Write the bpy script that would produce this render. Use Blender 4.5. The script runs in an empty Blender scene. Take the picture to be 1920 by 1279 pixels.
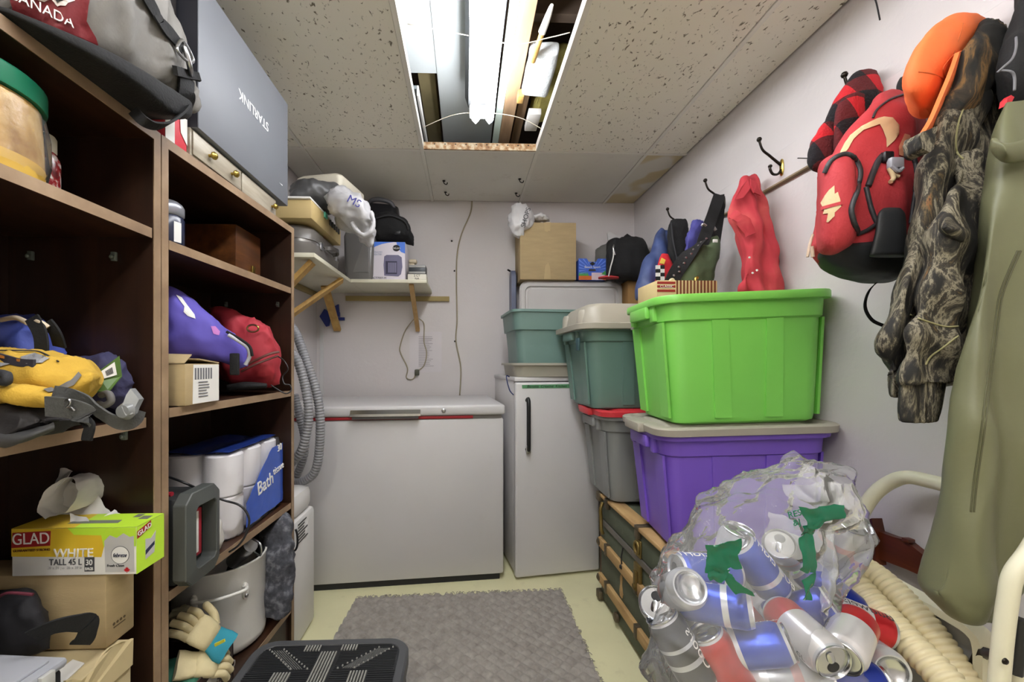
import bpy, bmesh, math, random
from mathutils import Vector, Matrix, noise
random.seed(7)
SC = bpy.context.scene
COL = SC.collection
PI = math.pi
V = Vector

# ---------------------------------------------------------------- camera, world, lamps, exposure
CAMZ, YAW, F0, PX0, PY0 = 1.12, math.radians(2.0), 760.0, 898.5, 680.0
cd = bpy.data.cameras.new('camera'); cam = bpy.data.objects.new('camera', cd); COL.objects.link(cam)
cam.location = (0, 0, CAMZ); cam.rotation_euler = (PI/2, 0, -YAW)
cd.sensor_width = 36; cd.lens = F0/1920*36; cd.clip_start = .01
cd.shift_x = (960-PX0)/1920; cd.shift_y = (PY0-639.5)/1920
SC.camera = cam
SC.view_settings.view_transform = 'Standard'; SC.view_settings.look = 'None'
SC.view_settings.gamma = 1; SC.view_settings.use_curve_mapping = False
SC.view_settings.exposure = 0.7
SC.cycles.max_bounces = 10; SC.cycles.diffuse_bounces = 5; SC.cycles.transparent_max_bounces = 24
SC.cycles.sample_clamp_indirect = 8
w = bpy.data.worlds.new('world'); SC.world = w; w.use_nodes = True
w.node_tree.nodes['Background'].inputs[0].default_value = (.5, .5, .5, 1)
w.node_tree.nodes['Background'].inputs[1].default_value = .02
TUBE_POWER = 27.0          # emission of the fluorescent tubes
def area(name, loc, sx, sy, watts, color=(1, .98, .94)):
    l = bpy.data.lights.new(name, 'AREA'); l.shape = 'RECTANGLE'; l.size = sx; l.size_y = sy
    l.energy = watts; l.color = color
    o = bpy.data.objects.new(name, l); COL.objects.link(o); o.location = loc
    return o
FILL_POWER = 30.0          # fill lamp added behind the camera to brighten front faces      

# ---------------------------------------------------------------- pixel -> point on a real plane
RT = V((math.cos(YAW), -math.sin(YAW), 0)); FW = V((math.sin(YAW), math.cos(YAW), 0)); UP = V((0, 0, 1))
CAM = V((0, 0, CAMZ))
def ray(px, py): return RT*((px-PX0)/F0) + FW - UP*((py-PY0)/F0)
def PD(px, py, d): return CAM + ray(px, py)*d
def PY(px, py, y): r = ray(px, py); return CAM + r*(y/r.y)
def PXp(px, py, x): r = ray(px, py); return CAM + r*(x/r.x)
def PZ(px, py, z): r = ray(px, py); return CAM + r*((z-CAMZ)/r.z)

# ---------------------------------------------------------------- mesh helpers (all add to a bmesh)
def BM(): return bmesh.new()
def join(bm, src, M=None):
    if M is not None: src.transform(M)
    me = bpy.data.meshes.new('tmp'); src.to_mesh(me); src.free(); bm.from_mesh(me); bpy.data.meshes.remove(me)
    return bm
def box(bm, x0, x1, y0, y1, z0, z1, bev=0, M=None, seg=2):
    t = BM(); bmesh.ops.create_cube(t, size=1)
    for v in t.verts:
        v.co = V(((x0+x1)/2+v.co.x*(x1-x0), (y0+y1)/2+v.co.y*(y1-y0), (z0+z1)/2+v.co.z*(z1-z0)))
    if bev: bmesh.ops.bevel(t, geom=t.edges[:], offset=min(bev, .45*min(abs(x1-x0), abs(y1-y0), abs(z1-z0))), segments=seg, affect='EDGES', profile=.5)
    return join(bm, t, M)
def loft(bm, rings, cap0=True, cap1=True, closed=False, M=None):
    t = BM(); vs = [[t.verts.new(p) for p in r] for r in rings]; n = len(rings[0])
    prs = list(zip(vs, vs[1:])) + ([(vs[-1], vs[0])] if closed else [])
    for a, b in prs:
        for i in range(n):
            t.faces.new((a[i], a[(i+1) % n], b[(i+1) % n], b[i]))
    if not closed:
        if cap0: t.faces.new(list(reversed(vs[0])))
        if cap1: t.faces.new(vs[-1])
    bmesh.ops.recalc_face_normals(t, faces=t.faces[:])
    return join(bm, t, M)
def lathe(bm, prof, c=(0, 0, 0), n=32, M=None, cap0=True, cap1=True):
    c = V(c)
    rings = [[c+V((max(r, 1e-4)*math.cos(2*PI*i/n), max(r, 1e-4)*math.sin(2*PI*i/n), z)) for i in range(n)] for r, z in prof]
    return loft(bm, rings, cap0, cap1, M=M)
def catmull(pts, m):
    pts = [V(p) if not isinstance(p, (tuple, list)) else list(p) for p in pts]
    if m <= 1: return pts
    out = []
    g = lambda i: pts[max(0, min(len(pts)-1, i))]
    for i in range(len(pts)-1):
        a, b, c, d = g(i-1), g(i), g(i+1), g(i+2)
        for k in range(m):
            t = k/m
            f = lambda p0, p1, p2, p3: .5*(2*p1+(p2-p0)*t+(2*p0-5*p1+4*p2-p3)*t*t+(3*p1-p0-3*p2+p3)*t**3)
            if isinstance(a, list): out.append([f(*q) for q in zip(a, b, c, d)])
            else: out.append(V(f(a[j], b[j], c[j], d[j]) for j in range(3)))
    out.append(pts[-1]); return out
def tube(bm, pts, r, n=10, m=6, cap=True, flat=None, closed=False):
    """round tube through pts; r a number or function of 0..1; flat=(w,t,dir) gives a strap"""
    P = catmull([V(p) for p in pts], m)
    if closed: P = P[:-1]
    T = []
    for i in range(len(P)):
        a = P[i-1] if (i > 0 or closed) else P[0]; b = P[(i+1) % len(P)] if (i < len(P)-1 or closed) else P[-1]
        T.append((b-a).normalized())
    u = T[0].orthogonal().normalized(); rings = []
    for i, (p, t) in enumerate(zip(P, T)):
        u = (u-t*u.dot(t)); u = u.normalized() if u.length > 1e-6 else t.orthogonal().normalized()
        rr = r(i/max(1, len(P)-1)) if callable(r) else r
        if flat:
            wd = V(flat[2]); wd = (wd-t*wd.dot(t)); wd = wd.normalized() if wd.length > 1e-5 else u
            nn = t.cross(wd)
            W, H = flat[0]/2, flat[1]/2
            rings.append([p+wd*W+nn*H, p+wd*W-nn*H, p-wd*W-nn*H, p-wd*W+nn*H])
        else:
            v = t.cross(u)
            rings.append([p+(u*math.cos(2*PI*k/n)+v*math.sin(2*PI*k/n))*rr for k in range(n)])
    return loft(bm, rings, cap, cap, closed=closed)
def strap(bm, pts, w, t, d, m=6): return tube(bm, pts, 0, m=m, flat=(w, t, d))
def prism(bm, poly, n, th, M=None):
    """poly: 3-D points of a flat outline, pushed th along n"""
    n = V(n).normalized(); t = BM()
    a = [t.verts.new(V(p)) for p in poly]; b = [t.verts.new(V(p)+n*th) for p in poly]
    t.faces.new(a); t.faces.new(list(reversed(b))); k = len(poly)
    for i in range(k): t.faces.new((a[i], b[i], b[(i+1) % k], a[(i+1) % k]))
    bmesh.ops.recalc_face_normals(t, faces=t.faces[:])
    return join(bm, t, M)
def sgn(x): return 1 if x >= 0 else -1
def sring(c, a, b, n=32, p=2.3):
    out = []
    for i in range(n):
        th = 2*PI*i/n; ct, st = math.cos(th), math.sin(th)
        out.append(c + a*(sgn(ct)*abs(ct)**(2/p)) + b*(sgn(st)*abs(st)**(2/p)))
    return out
def fbm(p, seed):
    q = p+V((seed*7.13, seed*3.7, seed*1.9)); return noise.noise(q)+.5*noise.noise(q*2.1)+.25*noise.noise(q*4.3)
def wrinkle(bm, amp, sc, seed=0, an=(1, 1, 1)):
    bm.normal_update()
    mv = []
    for v in bm.verts:
        p = V((v.co.x*an[0], v.co.y*an[1], v.co.z*an[2]))*sc
        mv.append(v.normal*(amp*fbm(p, seed)))
    for v, d in zip(bm.verts, mv): v.co += d
    return bm
def ridge(bm, amp, sc, seed=0, an=(1, 1, 1)):
    """sharp-creased cloth: ridged noise"""
    bm.normal_update(); mv = []
    for v in bm.verts:
        p = V((v.co.x*an[0], v.co.y*an[1], v.co.z*an[2]))*sc+V((seed*5.1, seed*2.3, seed))
        r = (1-abs(noise.noise(p))*2.2)+.5*(1-abs(noise.noise(p*2.2))*2.2)
        mv.append(v.normal*(amp*(r-.7)))
    for v, d in zip(bm.verts, mv): v.co += d
    return bm
def pleat(bm, amp, freq, seed=0, wob=1.6, z=0, power=1):
    """hanging folds: waves across the cloth (freq per metre, sideways) or along it (z)"""
    bm.normal_update(); mv = []
    for v in bm.verts:
        s_ = v.co.dot(RT)*freq+v.co.z*z+wob*2*fbm(V((v.co.x, v.co.y, v.co.z*.6))*3.2, seed)
        k = .5+.8*abs(fbm(v.co*4, seed+4)); w_ = math.sin(s_); mv.append(v.normal*(amp*k*sgn(w_)*abs(w_)**power))
    for v, d in zip(bm.verts, mv): v.co += d
    return bm
def clampv(bm, f):
    for v in bm.verts: v.co = V(f(v.co))
    return bm
WALLR = 1.150
def cwall(c, gap=.004): return (min(c.x, WALLR-gap), c.y, c.z)
def rows(bm, rs, n=40, m=5, p=2.3, dirn=None):
    """solid from horizontal sections: (py, pxl, pxr, depth, half thickness)"""
    R = catmull(rs, m); rings = []
    for (py, l, r, d, th) in R:
        a, b = PD(l, py, d), PD(r, py, d); c = (a+b)/2
        f = V((c.x, c.y, 0)).normalized()
        rings.append(sring(c, (b-a)/2, f*max(th, .002), n, p))
    for e, k in ((0, 1), (-1, -2)):
        c = sum(rings[e], V())/n; d = (c-sum(rings[k], V())/n)
        ins = [[c+(q-c)*.62+d*.12 for q in rings[e]], [c+(q-c)*.2+d*.18 for q in rings[e]]]
        rings = (ins[::-1]+rings) if e == 0 else (rings+ins)
    return loft(bm, rings)
def cols(bm, cs, n=40, m=5, p=2.3):
    """solid from upright sections: (px, pyt, pyb, depth, half thickness)"""
    R = catmull(cs, m); rings = []
    for (px, t, b_, d, th) in R:
        a, b = PD(px, t, d), PD(px, b_, d); c = (a+b)/2
        f = V((c.x, c.y, 0)).normalized()
        rings.append(sring(c, (b-a)/2, f*max(th, .002), n, p))
    for e, k in ((0, 1), (-1, -2)):
        c = sum(rings[e], V())/n; d = (c-sum(rings[k], V())/n)
        ins = [[c+(q-c)*.62+d*.12 for q in rings[e]], [c+(q-c)*.2+d*.18 for q in rings[e]]]
        rings = (ins[::-1]+rings) if e == 0 else (rings+ins)
    return loft(bm, rings)
def rrect(w, d, r, z, k=5, cx=0, cy=0):
    out = []
    for (sx, sy, a0) in ((1, 1, 0), (-1, 1, 90), (-1, -1, 180), (1, -1, 270)):
        for i in range(k+1):
            a = math.radians(a0+90*i/k)
            out.append(V((cx+sx*(w/2-r)+r*math.cos(a), cy+sy*(d/2-r)+r*math.sin(a), z)))
    return out
def rot(loc, rz=0, rx=0, ry=0):
    return Matrix.Translation(V(loc)) @ Matrix.Rotation(math.radians(rz), 4, 'Z') @ Matrix.Rotation(math.radians(ry), 4, 'Y') @ Matrix.Rotation(math.radians(rx), 4, 'X')

def shell(bm, f, nu, nv, th):
    t = BM(); g = [[t.verts.new(f(i/nu, j/nv)) for i in range(nu+1)] for j in range(nv+1)]
    for j in range(nv):
        for i in range(nu): t.faces.new((g[j][i], g[j][i+1], g[j+1][i+1], g[j+1][i]))
    bmesh.ops.recalc_face_normals(t, faces=t.faces[:])
    bmesh.ops.solidify(t, geom=t.faces[:], thickness=th)
    return join(bm, t)
# ---------------------------------------------------------------- objects
def finish(bm, name, m, smooth):
    me = bpy.data.meshes.new(name); bm.to_mesh(me); bm.free()
    if m: me.materials.append(m)
    if smooth:
        me.shade_smooth()
        if smooth < 179: me.set_sharp_from_angle(angle=math.radians(smooth))
    return me
def islands(bm):
    bm.verts.index_update(); seen = set(); out = []
    for v in bm.verts:
        if v in seen: continue
        st, grp = [v], []; seen.add(v)
        while st:
            a = st.pop(); grp.append(a)
            for e in a.link_edges:
                o = e.other_vert(a)
                if o not in seen: seen.add(o); st.append(o)
        out.append(grp)
    return out
def part(name, bm, m, parent, smooth=40, label=None, kind=None, local=False, split=False):
    if split:      # every loose piece becomes a part of its own
        res = []
        for g in islands(bm):
            t = BM(); mp = {v: t.verts.new(v.co) for v in g}
            for f in {f for v in g for f in v.link_faces}: t.faces.new([mp[v] for v in f.verts])
            res.append(part(name, t, m, parent, smooth, label, kind, local))
        bm.free(); return res
    o = bpy.data.objects.new(name, finish(bm, name, m, smooth)); COL.objects.link(o)
    o.parent = parent
    if not local and parent is not None and parent.type == 'EMPTY':
        o.matrix_parent_inverse = parent.matrix_basis.inverted()
    if not local and parent is not None and parent.type == 'MESH' and parent.parent is None:
        o.matrix_parent_inverse = parent.matrix_basis.inverted()
    if label: o['label'] = label
    if kind: o['kind'] = kind
    return o
def thing(name, label, cat, loc=(0, 0, 0), group=None, M=None):
    o = bpy.data.objects.new(name, None); COL.objects.link(o); o.empty_display_size = .05
    o.matrix_basis = M if M is not None else Matrix.Translation(V(loc))
    o['label'] = label; o['category'] = cat
    if group: o['group'] = group
    return o
def solo(name, bm, m, label, cat, group=None, smooth=40, kind=None):
    xs = [v.co for v in bm.verts]
    c = V(((min(v.x for v in xs)+max(v.x for v in xs))/2, (min(v.y for v in xs)+max(v.y for v in xs))/2, min(v.z for v in xs)))
    bmesh.ops.translate(bm, verts=bm.verts[:], vec=-c)
    o = bpy.data.objects.new(name, finish(bm, name, m, smooth)); COL.objects.link(o); o.location = c
    o['label'] = label; o['category'] = cat
    if group: o['group'] = group
    if kind: o['kind'] = kind
    return o
def struct(name, bm, m, parent=None, smooth=0, label=None):
    o = bpy.data.objects.new(name, finish(bm, name, m, smooth)); COL.objects.link(o)
    if parent is not None: o.parent = parent
    else: o['kind'] = 'structure'
    if label: o['label'] = label
    return o
def text(s, origin, right, up, size, m, parent, name='lettering', align='CENTER', ext=.0004, off=.0008, sx=1, shear=0):
    c = bpy.data.curves.new('txt', 'FONT'); c.body = s; c.size = size; c.extrude = ext; c.align_x = align; c.align_y = 'CENTER'; c.shear = shear
    t = bpy.data.objects.new('txt', c); me = bpy.data.meshes.new_from_object(t)
    bpy.data.objects.remove(t); bpy.data.curves.remove(c)
    r, u = V(right).normalized(), V(up).normalized(); nn = r.cross(u).normalized(); u = nn.cross(r)
    M = Matrix(((r.x*sx, u.x, nn.x, 0), (r.y*sx, u.y, nn.y, 0), (r.z*sx, u.z, nn.z, 0), (0, 0, 0, 1)))
    M = Matrix.Translation(V(origin)+nn*off) @ M
    bm = BM(); bm.from_mesh(me); bpy.data.meshes.remove(me); bm.transform(M)
    return part(name, bm, m, parent, smooth=0)
def lines(bm, origin, right, up, n, w, pitch, h, off=.0008):
    """rows of tiny print as thin bars"""
    r, u = V(right).normalized(), V(up).normalized(); nn = r.cross(u)
    for i in range(n):
        k = random.uniform(.6, 1); o = V(origin)+nn*off-u*(pitch*i)
        prism(bm, [o, o+r*w*k, o+r*w*k+u*h, o+u*h], nn, .0004)

# ---------------------------------------------------------------- materials
MATS = {}
def srgb(h):
    if isinstance(h, str):
        c = [int(h[i:i+2], 16)/255 for i in (0, 2, 4)]
    else: c = [x/255 for x in h]
    return [x/12.92 if x <= .04045 else ((x+.055)/1.055)**2.4 for x in c]
def mat(name, col, rough=.55, metal=0, var=.12, vs=6, bump=0, bs=60, spec=.5, aniso=(1, 1, 1), dirt=0, dcol=(.05, .04, .03), coat=0, sheen=0):
    if name in MATS: return MATS[name]
    m = bpy.data.materials.new(name); m.use_nodes = True; nt = m.node_tree; N = nt.nodes; L = nt.links
    b = N['Principled BSDF']; c = srgb(col)
    b.inputs['Roughness'].default_value = rough; b.inputs['Metallic'].default_value = metal
    b.inputs['Specular IOR Level'].default_value = spec
    if coat: b.inputs['Coat Weight'].default_value = coat
    if sheen: b.inputs['Sheen Weight'].default_value = sheen
    tc = N.new('ShaderNodeTexCoord'); mp = N.new('ShaderNodeMapping'); mp.inputs['Scale'].default_value = aniso
    L.new(tc.outputs['Object'], mp.inputs['Vector'])
    nz = N.new('ShaderNodeTexNoise'); nz.inputs['Scale'].default_value = vs; nz.inputs['Detail'].default_value = 5
    L.new(mp.outputs['Vector'], nz.inputs['Vector'])
    rp = N.new('ShaderNodeValToRGB'); e = rp.color_ramp.elements
    e[0].position = .3; e[1].position = .7
    e[0].color = [x*(1-var) for x in c]+[1]; e[1].color = [min(1, x*(1+var)) for x in c]+[1]
    L.new(nz.outputs['Fac'], rp.inputs['Fac']); out = rp.outputs['Color']
    if dirt:
        n2 = N.new('ShaderNodeTexNoise'); n2.inputs['Scale'].default_value = vs*3.3; n2.inputs['Detail'].default_value = 8; n2.inputs['Roughness'].default_value = .7
        L.new(mp.outputs['Vector'], n2.inputs['Vector'])
        r2 = N.new('ShaderNodeValToRGB'); r2.color_ramp.elements[0].position = .62-.12*dirt; r2.color_ramp.elements[1].position = .74
        r2.color_ramp.elements[0].color = (0, 0, 0, 1); r2.color_ramp.elements[1].color = (dirt,)*3+(1,)
        L.new(n2.outputs['Fac'], r2.inputs['Fac'])
        mx = N.new('ShaderNodeMixRGB'); L.new(r2.outputs['Color'], mx.inputs['Fac']); L.new(out, mx.inputs['Color1']); mx.inputs['Color2'].default_value = list(dcol)+[1]
        out = mx.outputs['Color']
    L.new(out, b.inputs['Base Color'])
    if bump:
        n3 = N.new('ShaderNodeTexNoise'); n3.inputs['Scale'].default_value = bs; n3.inputs['Detail'].default_value = 4
        L.new(mp.outputs['Vector'], n3.inputs['Vector'])
        bp = N.new('ShaderNodeBump'); bp.inputs['Strength'].default_value = bump; bp.inputs['Distance'].default_value = .004
        L.new(n3.outputs['Fac'], bp.inputs['Height']); L.new(bp.outputs['Normal'], b.inputs['Normal'])
    MATS[name] = m; return m
def ramp_mat(name, stops, scale, aniso=(1, 1, 1), rough=.8, detail=6, kind='noise', bump=0, interp='LINEAR', distort=0, nrough=.6):
    if name in MATS: return MATS[name]
    m = bpy.data.materials.new(name); m.use_nodes = True; nt = m.node_tree; N = nt.nodes; L = nt.links
    b = N['Principled BSDF']; b.inputs['Roughness'].default_value = rough
    tc = N.new('ShaderNodeTexCoord'); mp = N.new('ShaderNodeMapping'); mp.inputs['Scale'].default_value = aniso
    L.new(tc.outputs['Object'], mp.inputs['Vector'])
    nz = N.new('ShaderNodeTexNoise'); nz.inputs['Scale'].default_value = scale; nz.inputs['Detail'].default_value = detail
    nz.inputs['Distortion'].default_value = distort; nz.inputs['Roughness'].default_value = nrough
    L.new(mp.outputs['Vector'], nz.inputs['Vector'])
    rp = N.new('ShaderNodeValToRGB'); rp.color_ramp.interpolation = interp; e = rp.color_ramp.elements
    while len(e) < len(stops): e.new(.5)
    for el, (p, c) in zip(e, stops): el.position = p; el.color = srgb(c)+[1]
    L.new(nz.outputs['Fac'], rp.inputs['Fac']); L.new(rp.outputs['Color'], b.inputs['Base Color'])
    if bump:
        bp = N.new('ShaderNodeBump'); bp.inputs['Strength'].default_value = bump; bp.inputs['Distance'].default_value = .004
        L.new(nz.outputs['Fac'], bp.inputs['Height']); L.new(bp.outputs['Normal'], b.inputs['Normal'])
    MATS[name] = m; return m
def emis(name, col, s):
    m = bpy.data.materials.new(name); m.use_nodes = True; nt = m.node_tree; b = nt.nodes['Principled BSDF']
    b.inputs['Emission Color'].default_value = srgb(col)+[1]; b.inputs['Emission Strength'].default_value = s
    b.inputs['Base Color'].default_value = (.9, .9, .9, 1)
    return m
def add_fold(m, scale=11, strength=.5, dist=.012, aniso=(1, 1, .55)):
    """cloth creases as relief on an existing material"""
    nt = m.node_tree; N = nt.nodes; L = nt.links; b = N['Principled BSDF']
    tc = N.new('ShaderNodeTexCoord'); mp = N.new('ShaderNodeMapping'); mp.inputs['Scale'].default_value = aniso; L.new(tc.outputs['Object'], mp.inputs['Vector'])
    nz = N.new('ShaderNodeTexNoise'); nz.noise_type = 'RIDGED_MULTIFRACTAL'; nz.normalize = True
    nz.inputs['Scale'].default_value = scale; nz.inputs['Detail'].default_value = 1.5; nz.inputs['Distortion'].default_value = .5
    L.new(mp.outputs['Vector'], nz.inputs['Vector'])
    bp = N.new('ShaderNodeBump'); bp.inputs['Strength'].default_value = strength; bp.inputs['Distance'].default_value = dist
    L.new(nz.outputs['Fac'], bp.inputs['Height'])
    if b.inputs['Normal'].links: L.new(b.inputs['Normal'].links[0].from_socket, bp.inputs['Normal'])
    L.new(bp.outputs['Normal'], b.inputs['Normal'])
from mathutils.bvhtree import BVHTree
def surf(*objs):
    """search tree over finished parts (their meshes are in world coordinates)"""
    vs, fs = [], []
    for o in objs:
        k = len(vs); vs += [v.co.copy()+(o.location if o.parent is None else V()) for v in o.data.vertices]; fs += [[i+k for i in p.vertices] for p in o.data.polygons]
    return BVHTree.FromPolygons(vs, fs)
def on(tree, px, py, off=.002, d=1.0):
    r = ray(px, py); h = tree.ray_cast(CAM, r.normalized())
    if h[0] is None:
        h = tree.find_nearest(PD(px, py, d)); 
    nn = h[1] if h[1].dot(r) < 0 else -h[1]
    return h[0]+nn*off
def decal(bm, tree, poly, th=.0012, cell=6, d=1.0, off=.0006):
    """thin patch lying on a surface; outline in pixels"""
    t = BM(); t.faces.new([t.verts.new((x, y, 0)) for x, y in poly]); bmesh.ops.triangulate(t, faces=t.faces[:])
    for _ in range(5):
        L_ = [e for e in t.edges if e.calc_length() > cell]
        if not L_: break
        bmesh.ops.subdivide_edges(t, edges=L_, cuts=1); bmesh.ops.triangulate(t, faces=[f for f in t.faces if len(f.verts) > 3])
    hits = {}
    for v in t.verts:
        r = ray(v.co.x, v.co.y); h = tree.ray_cast(CAM, r.normalized())
        hits[v] = (h[0]-CAM).dot(FW) if h[0] is not None else None
    ds = sorted(x for x in hits.values() if x is not None); dm = ds[len(ds)//2] if ds else d
    for v in t.verts:
        px, py = v.co.x, v.co.y
        if hits[v] is None or abs(hits[v]-dm) > .055:
            h = tree.find_nearest(PD(px, py, dm)); nn = (CAM-h[0]).normalized(); v.co = PD(px, py, dm).lerp(h[0], .7)+nn*(off+th)
        else: v.co = on(tree, px, py, off+th, d)
    t.normal_update(); c = sum((v.co for v in t.verts), V())/len(t.verts)
    if sum((f.normal for f in t.faces), V()).dot(c-CAM) > 0: bmesh.ops.reverse_faces(t, faces=t.faces[:])
    be = [e for e in t.edges if e.is_boundary]; low = {}
    for e in be:
        for v in e.verts:
            if v not in low: low[v] = t.verts.new(v.co+(v.co-CAM).normalized()*th)
    for e in be: t.faces.new((e.verts[0], e.verts[1], low[e.verts[1]], low[e.verts[0]]))
    bmesh.ops.recalc_face_normals(t, faces=t.faces[:])
    return join(bm, t)
def film(name, tint=(.97, .97, 1), body=.10, gl=.35, rough=.12, bcol=(.9, .9, .93), fs=13):
    """thin clear plastic: transparent + glossy that grows to grazing angles + a little milky diffuse"""
    m = bpy.data.materials.new(name); m.use_nodes = True; nt = m.node_tree; N = nt.nodes; L = nt.links
    for n in list(N): N.remove(n)
    o = N.new('ShaderNodeOutputMaterial'); tr = N.new('ShaderNodeBsdfTransparent'); tr.inputs[0].default_value = list(tint)+[1]
    g = N.new('ShaderNodeBsdfGlossy'); g.inputs['Roughness'].default_value = rough
    df = N.new('ShaderNodeBsdfDiffuse'); df.inputs[0].default_value = list(bcol)+[1]
    lw = N.new('ShaderNodeLayerWeight'); lw.inputs['Blend'].default_value = gl
    tc = N.new('ShaderNodeTexCoord'); nz = N.new('ShaderNodeTexNoise'); nz.noise_type = 'RIDGED_MULTIFRACTAL'; nz.inputs['Scale'].default_value = fs; nz.inputs['Detail'].default_value = 2; nz.inputs['Distortion'].default_value = .6
    L.new(tc.outputs['Object'], nz.inputs['Vector'])
    bp = N.new('ShaderNodeBump'); bp.inputs['Strength'].default_value = .8; bp.inputs['Distance'].default_value = .016
    L.new(nz.outputs['Fac'], bp.inputs['Height'])
    L.new(bp.outputs['Normal'], df.inputs['Normal']); L.new(bp.outputs['Normal'], g.inputs['Normal']); L.new(bp.outputs['Normal'], lw.inputs['Normal'])
    m1 = N.new('ShaderNodeMixShader'); m1.inputs[0].default_value = body; L.new(tr.outputs[0], m1.inputs[1]); L.new(df.outputs[0], m1.inputs[2])
    m2 = N.new('ShaderNodeMixShader'); L.new(lw.outputs['Fresnel'], m2.inputs[0]); L.new(m1.outputs[0], m2.inputs[1]); L.new(g.outputs[0], m2.inputs[2])
    L.new(m2.outputs[0], o.inputs[0]); return m
# ================================================================ materials shared
wall_m = mat('wall_paint', 'cdc8c8', .6, var=.03, vs=1.5, bump=.25, bs=45)
ceil_plain = mat('tile_plain', 'dedbd4', .9, var=.05, vs=2.5, bump=.2, bs=90, dirt=.25, dcol=(.3, .2, .12))
def tile_material():
    m = bpy.data.materials.new('fissured_tile'); m.use_nodes = True; nt = m.node_tree; N = nt.nodes; L = nt.links
    b = N['Principled BSDF']; b.inputs['Roughness'].default_value = .95
    tc = N.new('ShaderNodeTexCoord'); mp = N.new('ShaderNodeMapping'); mp.inputs['Scale'].default_value = (1, .6, 1)
    L.new(tc.outputs['Object'], mp.inputs['Vector'])
    nz = N.new('ShaderNodeTexNoise'); nz.inputs['Scale'].default_value = 85; nz.inputs['Detail'].default_value = 2.5; nz.inputs['Distortion'].default_value = .6
    L.new(mp.outputs['Vector'], nz.inputs['Vector'])
    rp = N.new('ShaderNodeValToRGB'); e = rp.color_ramp.elements; e[0].position = .30; e[1].position = .37
    e[0].color = srgb('7d7567')+[1]; e[1].color = srgb('e9e5da')+[1]
    L.new(nz.outputs['Fac'], rp.inputs['Fac']); L.new(rp.outputs['Color'], b.inputs['Base Color'])
    bp = N.new('ShaderNodeBump'); bp.inputs['Strength'].default_value = .6; bp.inputs['Distance'].default_value = .003
    L.new(rp.outputs['Color'], bp.inputs['Height']); L.new(bp.outputs['Normal'], b.inputs['Normal'])
    return m
tile_m = tile_material()
tbar_m = mat('tbar', 'e0ddd6', .5, var=.04)
white_en = mat('white_enamel', 'c8c6c7', .35, var=.025, vs=2, dirt=.10, dcol=(.35, .3, .24))
black_pl = mat('black_plastic', '17171a', .4, var=.2)
black_cl = mat('black_cloth', '121214', .85, var=.25, vs=20, bump=.3, bs=200)
dark_cl = mat('charcoal_cloth', '2c2c30', .85, var=.25, vs=20, bump=.3, bs=200)
steel = mat('steel', 'b9babd', .28, metal=1, var=.08)
brass = mat('brass', 'b39a4f', .3, metal=1, var=.1)
darkmetal = mat('dark_bronze', '2b2621', .35, metal=.8, var=.2)
card = mat('cardboard', 'ab9670', .85, var=.06, vs=14, aniso=(1, 1, 4), bump=.1, bs=120)
card2 = mat('cardboard_pale', 'bcab84', .85, var=.07, vs=10, bump=.15, bs=60)
white_pp = mat('white_paper', 'e4e2de', .7, var=.03)
white_pl = mat('white_plastic', 'dcdad8', .45, var=.03)
ink = mat('ink', '1b1b1e', .6, var=0)
walnut = ramp_mat('walnut_laminate', [(.25, '1c100a'), (.5, '28170e'), (.75, '351f13')], 9, aniso=(3, 3, .25), rough=.38, distort=.4)
walnut_h = ramp_mat('walnut_shelf', [(.25, '24150d'), (.5, '331e12'), (.75, '452a1a')], 9, aniso=(3, .25, 3), rough=.38, distort=.4)
edge_m = ramp_mat('edge_band', [(.3, '78624d'), (.55, '91785e'), (.75, 'a58c71')], 14, aniso=(2, .6, .6), rough=.5)
pine = ramp_mat('pine', [(.25, 'a17a3e'), (.5, 'bb9452'), (.75, 'cda864')], 7, aniso=(4, 4, .5), rough=.6)
oldwood = ramp_mat('old_slat', [(.2, '8a6a44'), (.5, 'b2905f'), (.8, 'c9a874')], 9, aniso=(2, .5, 2), rough=.75)

# ================================================================ room shell
XL, XR, YB, YF, H, HT = -.985, 1.155, 2.73, -1.6, 2.203, 2.56
b = BM(); box(b, XL-.05, XR+.05, YF-.05, YB+.05, -.06, 0)
struct('floor', b, mat('floor_paint', 'd9d5ad', .5, var=.07, vs=3, dirt=.35, dcol=(.45, .4, .25), bump=.15, bs=30))
for nm, x0, x1, y0, y1 in (('wall_back', XL-.06, XR+.06, YB, YB+.06), ('wall_front', XL-.06, XR+.06, YF-.06, YF), ('wall_left', XL-.06, XL, YF, YB), ('wall_right', XR, XR+.06, YF, YB)):
    b = BM(); box(b, x0, x1, y0, y1, 0, HT); struct(nm, b, wall_m)
# fluorescent opening: cell (GX[1],GX[2]) x (GY[1],GY[2])
GX = [XL, -.82, -.218, .371, .942, XR]; GY = [YB, 2.076, .856, -.364, YF]
b = BM()
for x in GX[1:-1]: box(b, x-.008, x+.008, YF, YB, H-.002, H+.03) if x not in (GX[2], GX[3]) else (box(b, x-.009, x+.009, YF, YB, H-.003, H+.035))
for y in GY[1:-1]:
    for x0, x1 in (((XL, GX[2]), (GX[3], XR)) if y == GY[2] else ((XL, XR),)): box(b, x0, x1, y-.007, y+.007, H-.0015, H+.03)
ceiling = struct('ceiling', b, tbar_m)
stained = ramp_mat('stained_tile', [(.42, 'd9d5cc'), (.47, 'cdbf9c'), (.7, 'bfae88')], 3, rough=.9, detail=2)
for j in range(4):
    for i in range(5):
        if (i, j) in ((2, 1), (2, 2)): continue
        x0, x1, y1, y0 = GX[i], GX[i+1], GY[j], GY[j+1]
        g = .0105
        b = BM(); box(b, x0+g, x1-g, y0+g, y1-g, H+.001+random.uniform(0, .0015), H+.017)
        struct('tile', b, stained if (i, j) == (4, 0) else ceil_plain if j == 0 else tile_m, ceiling)
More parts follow.
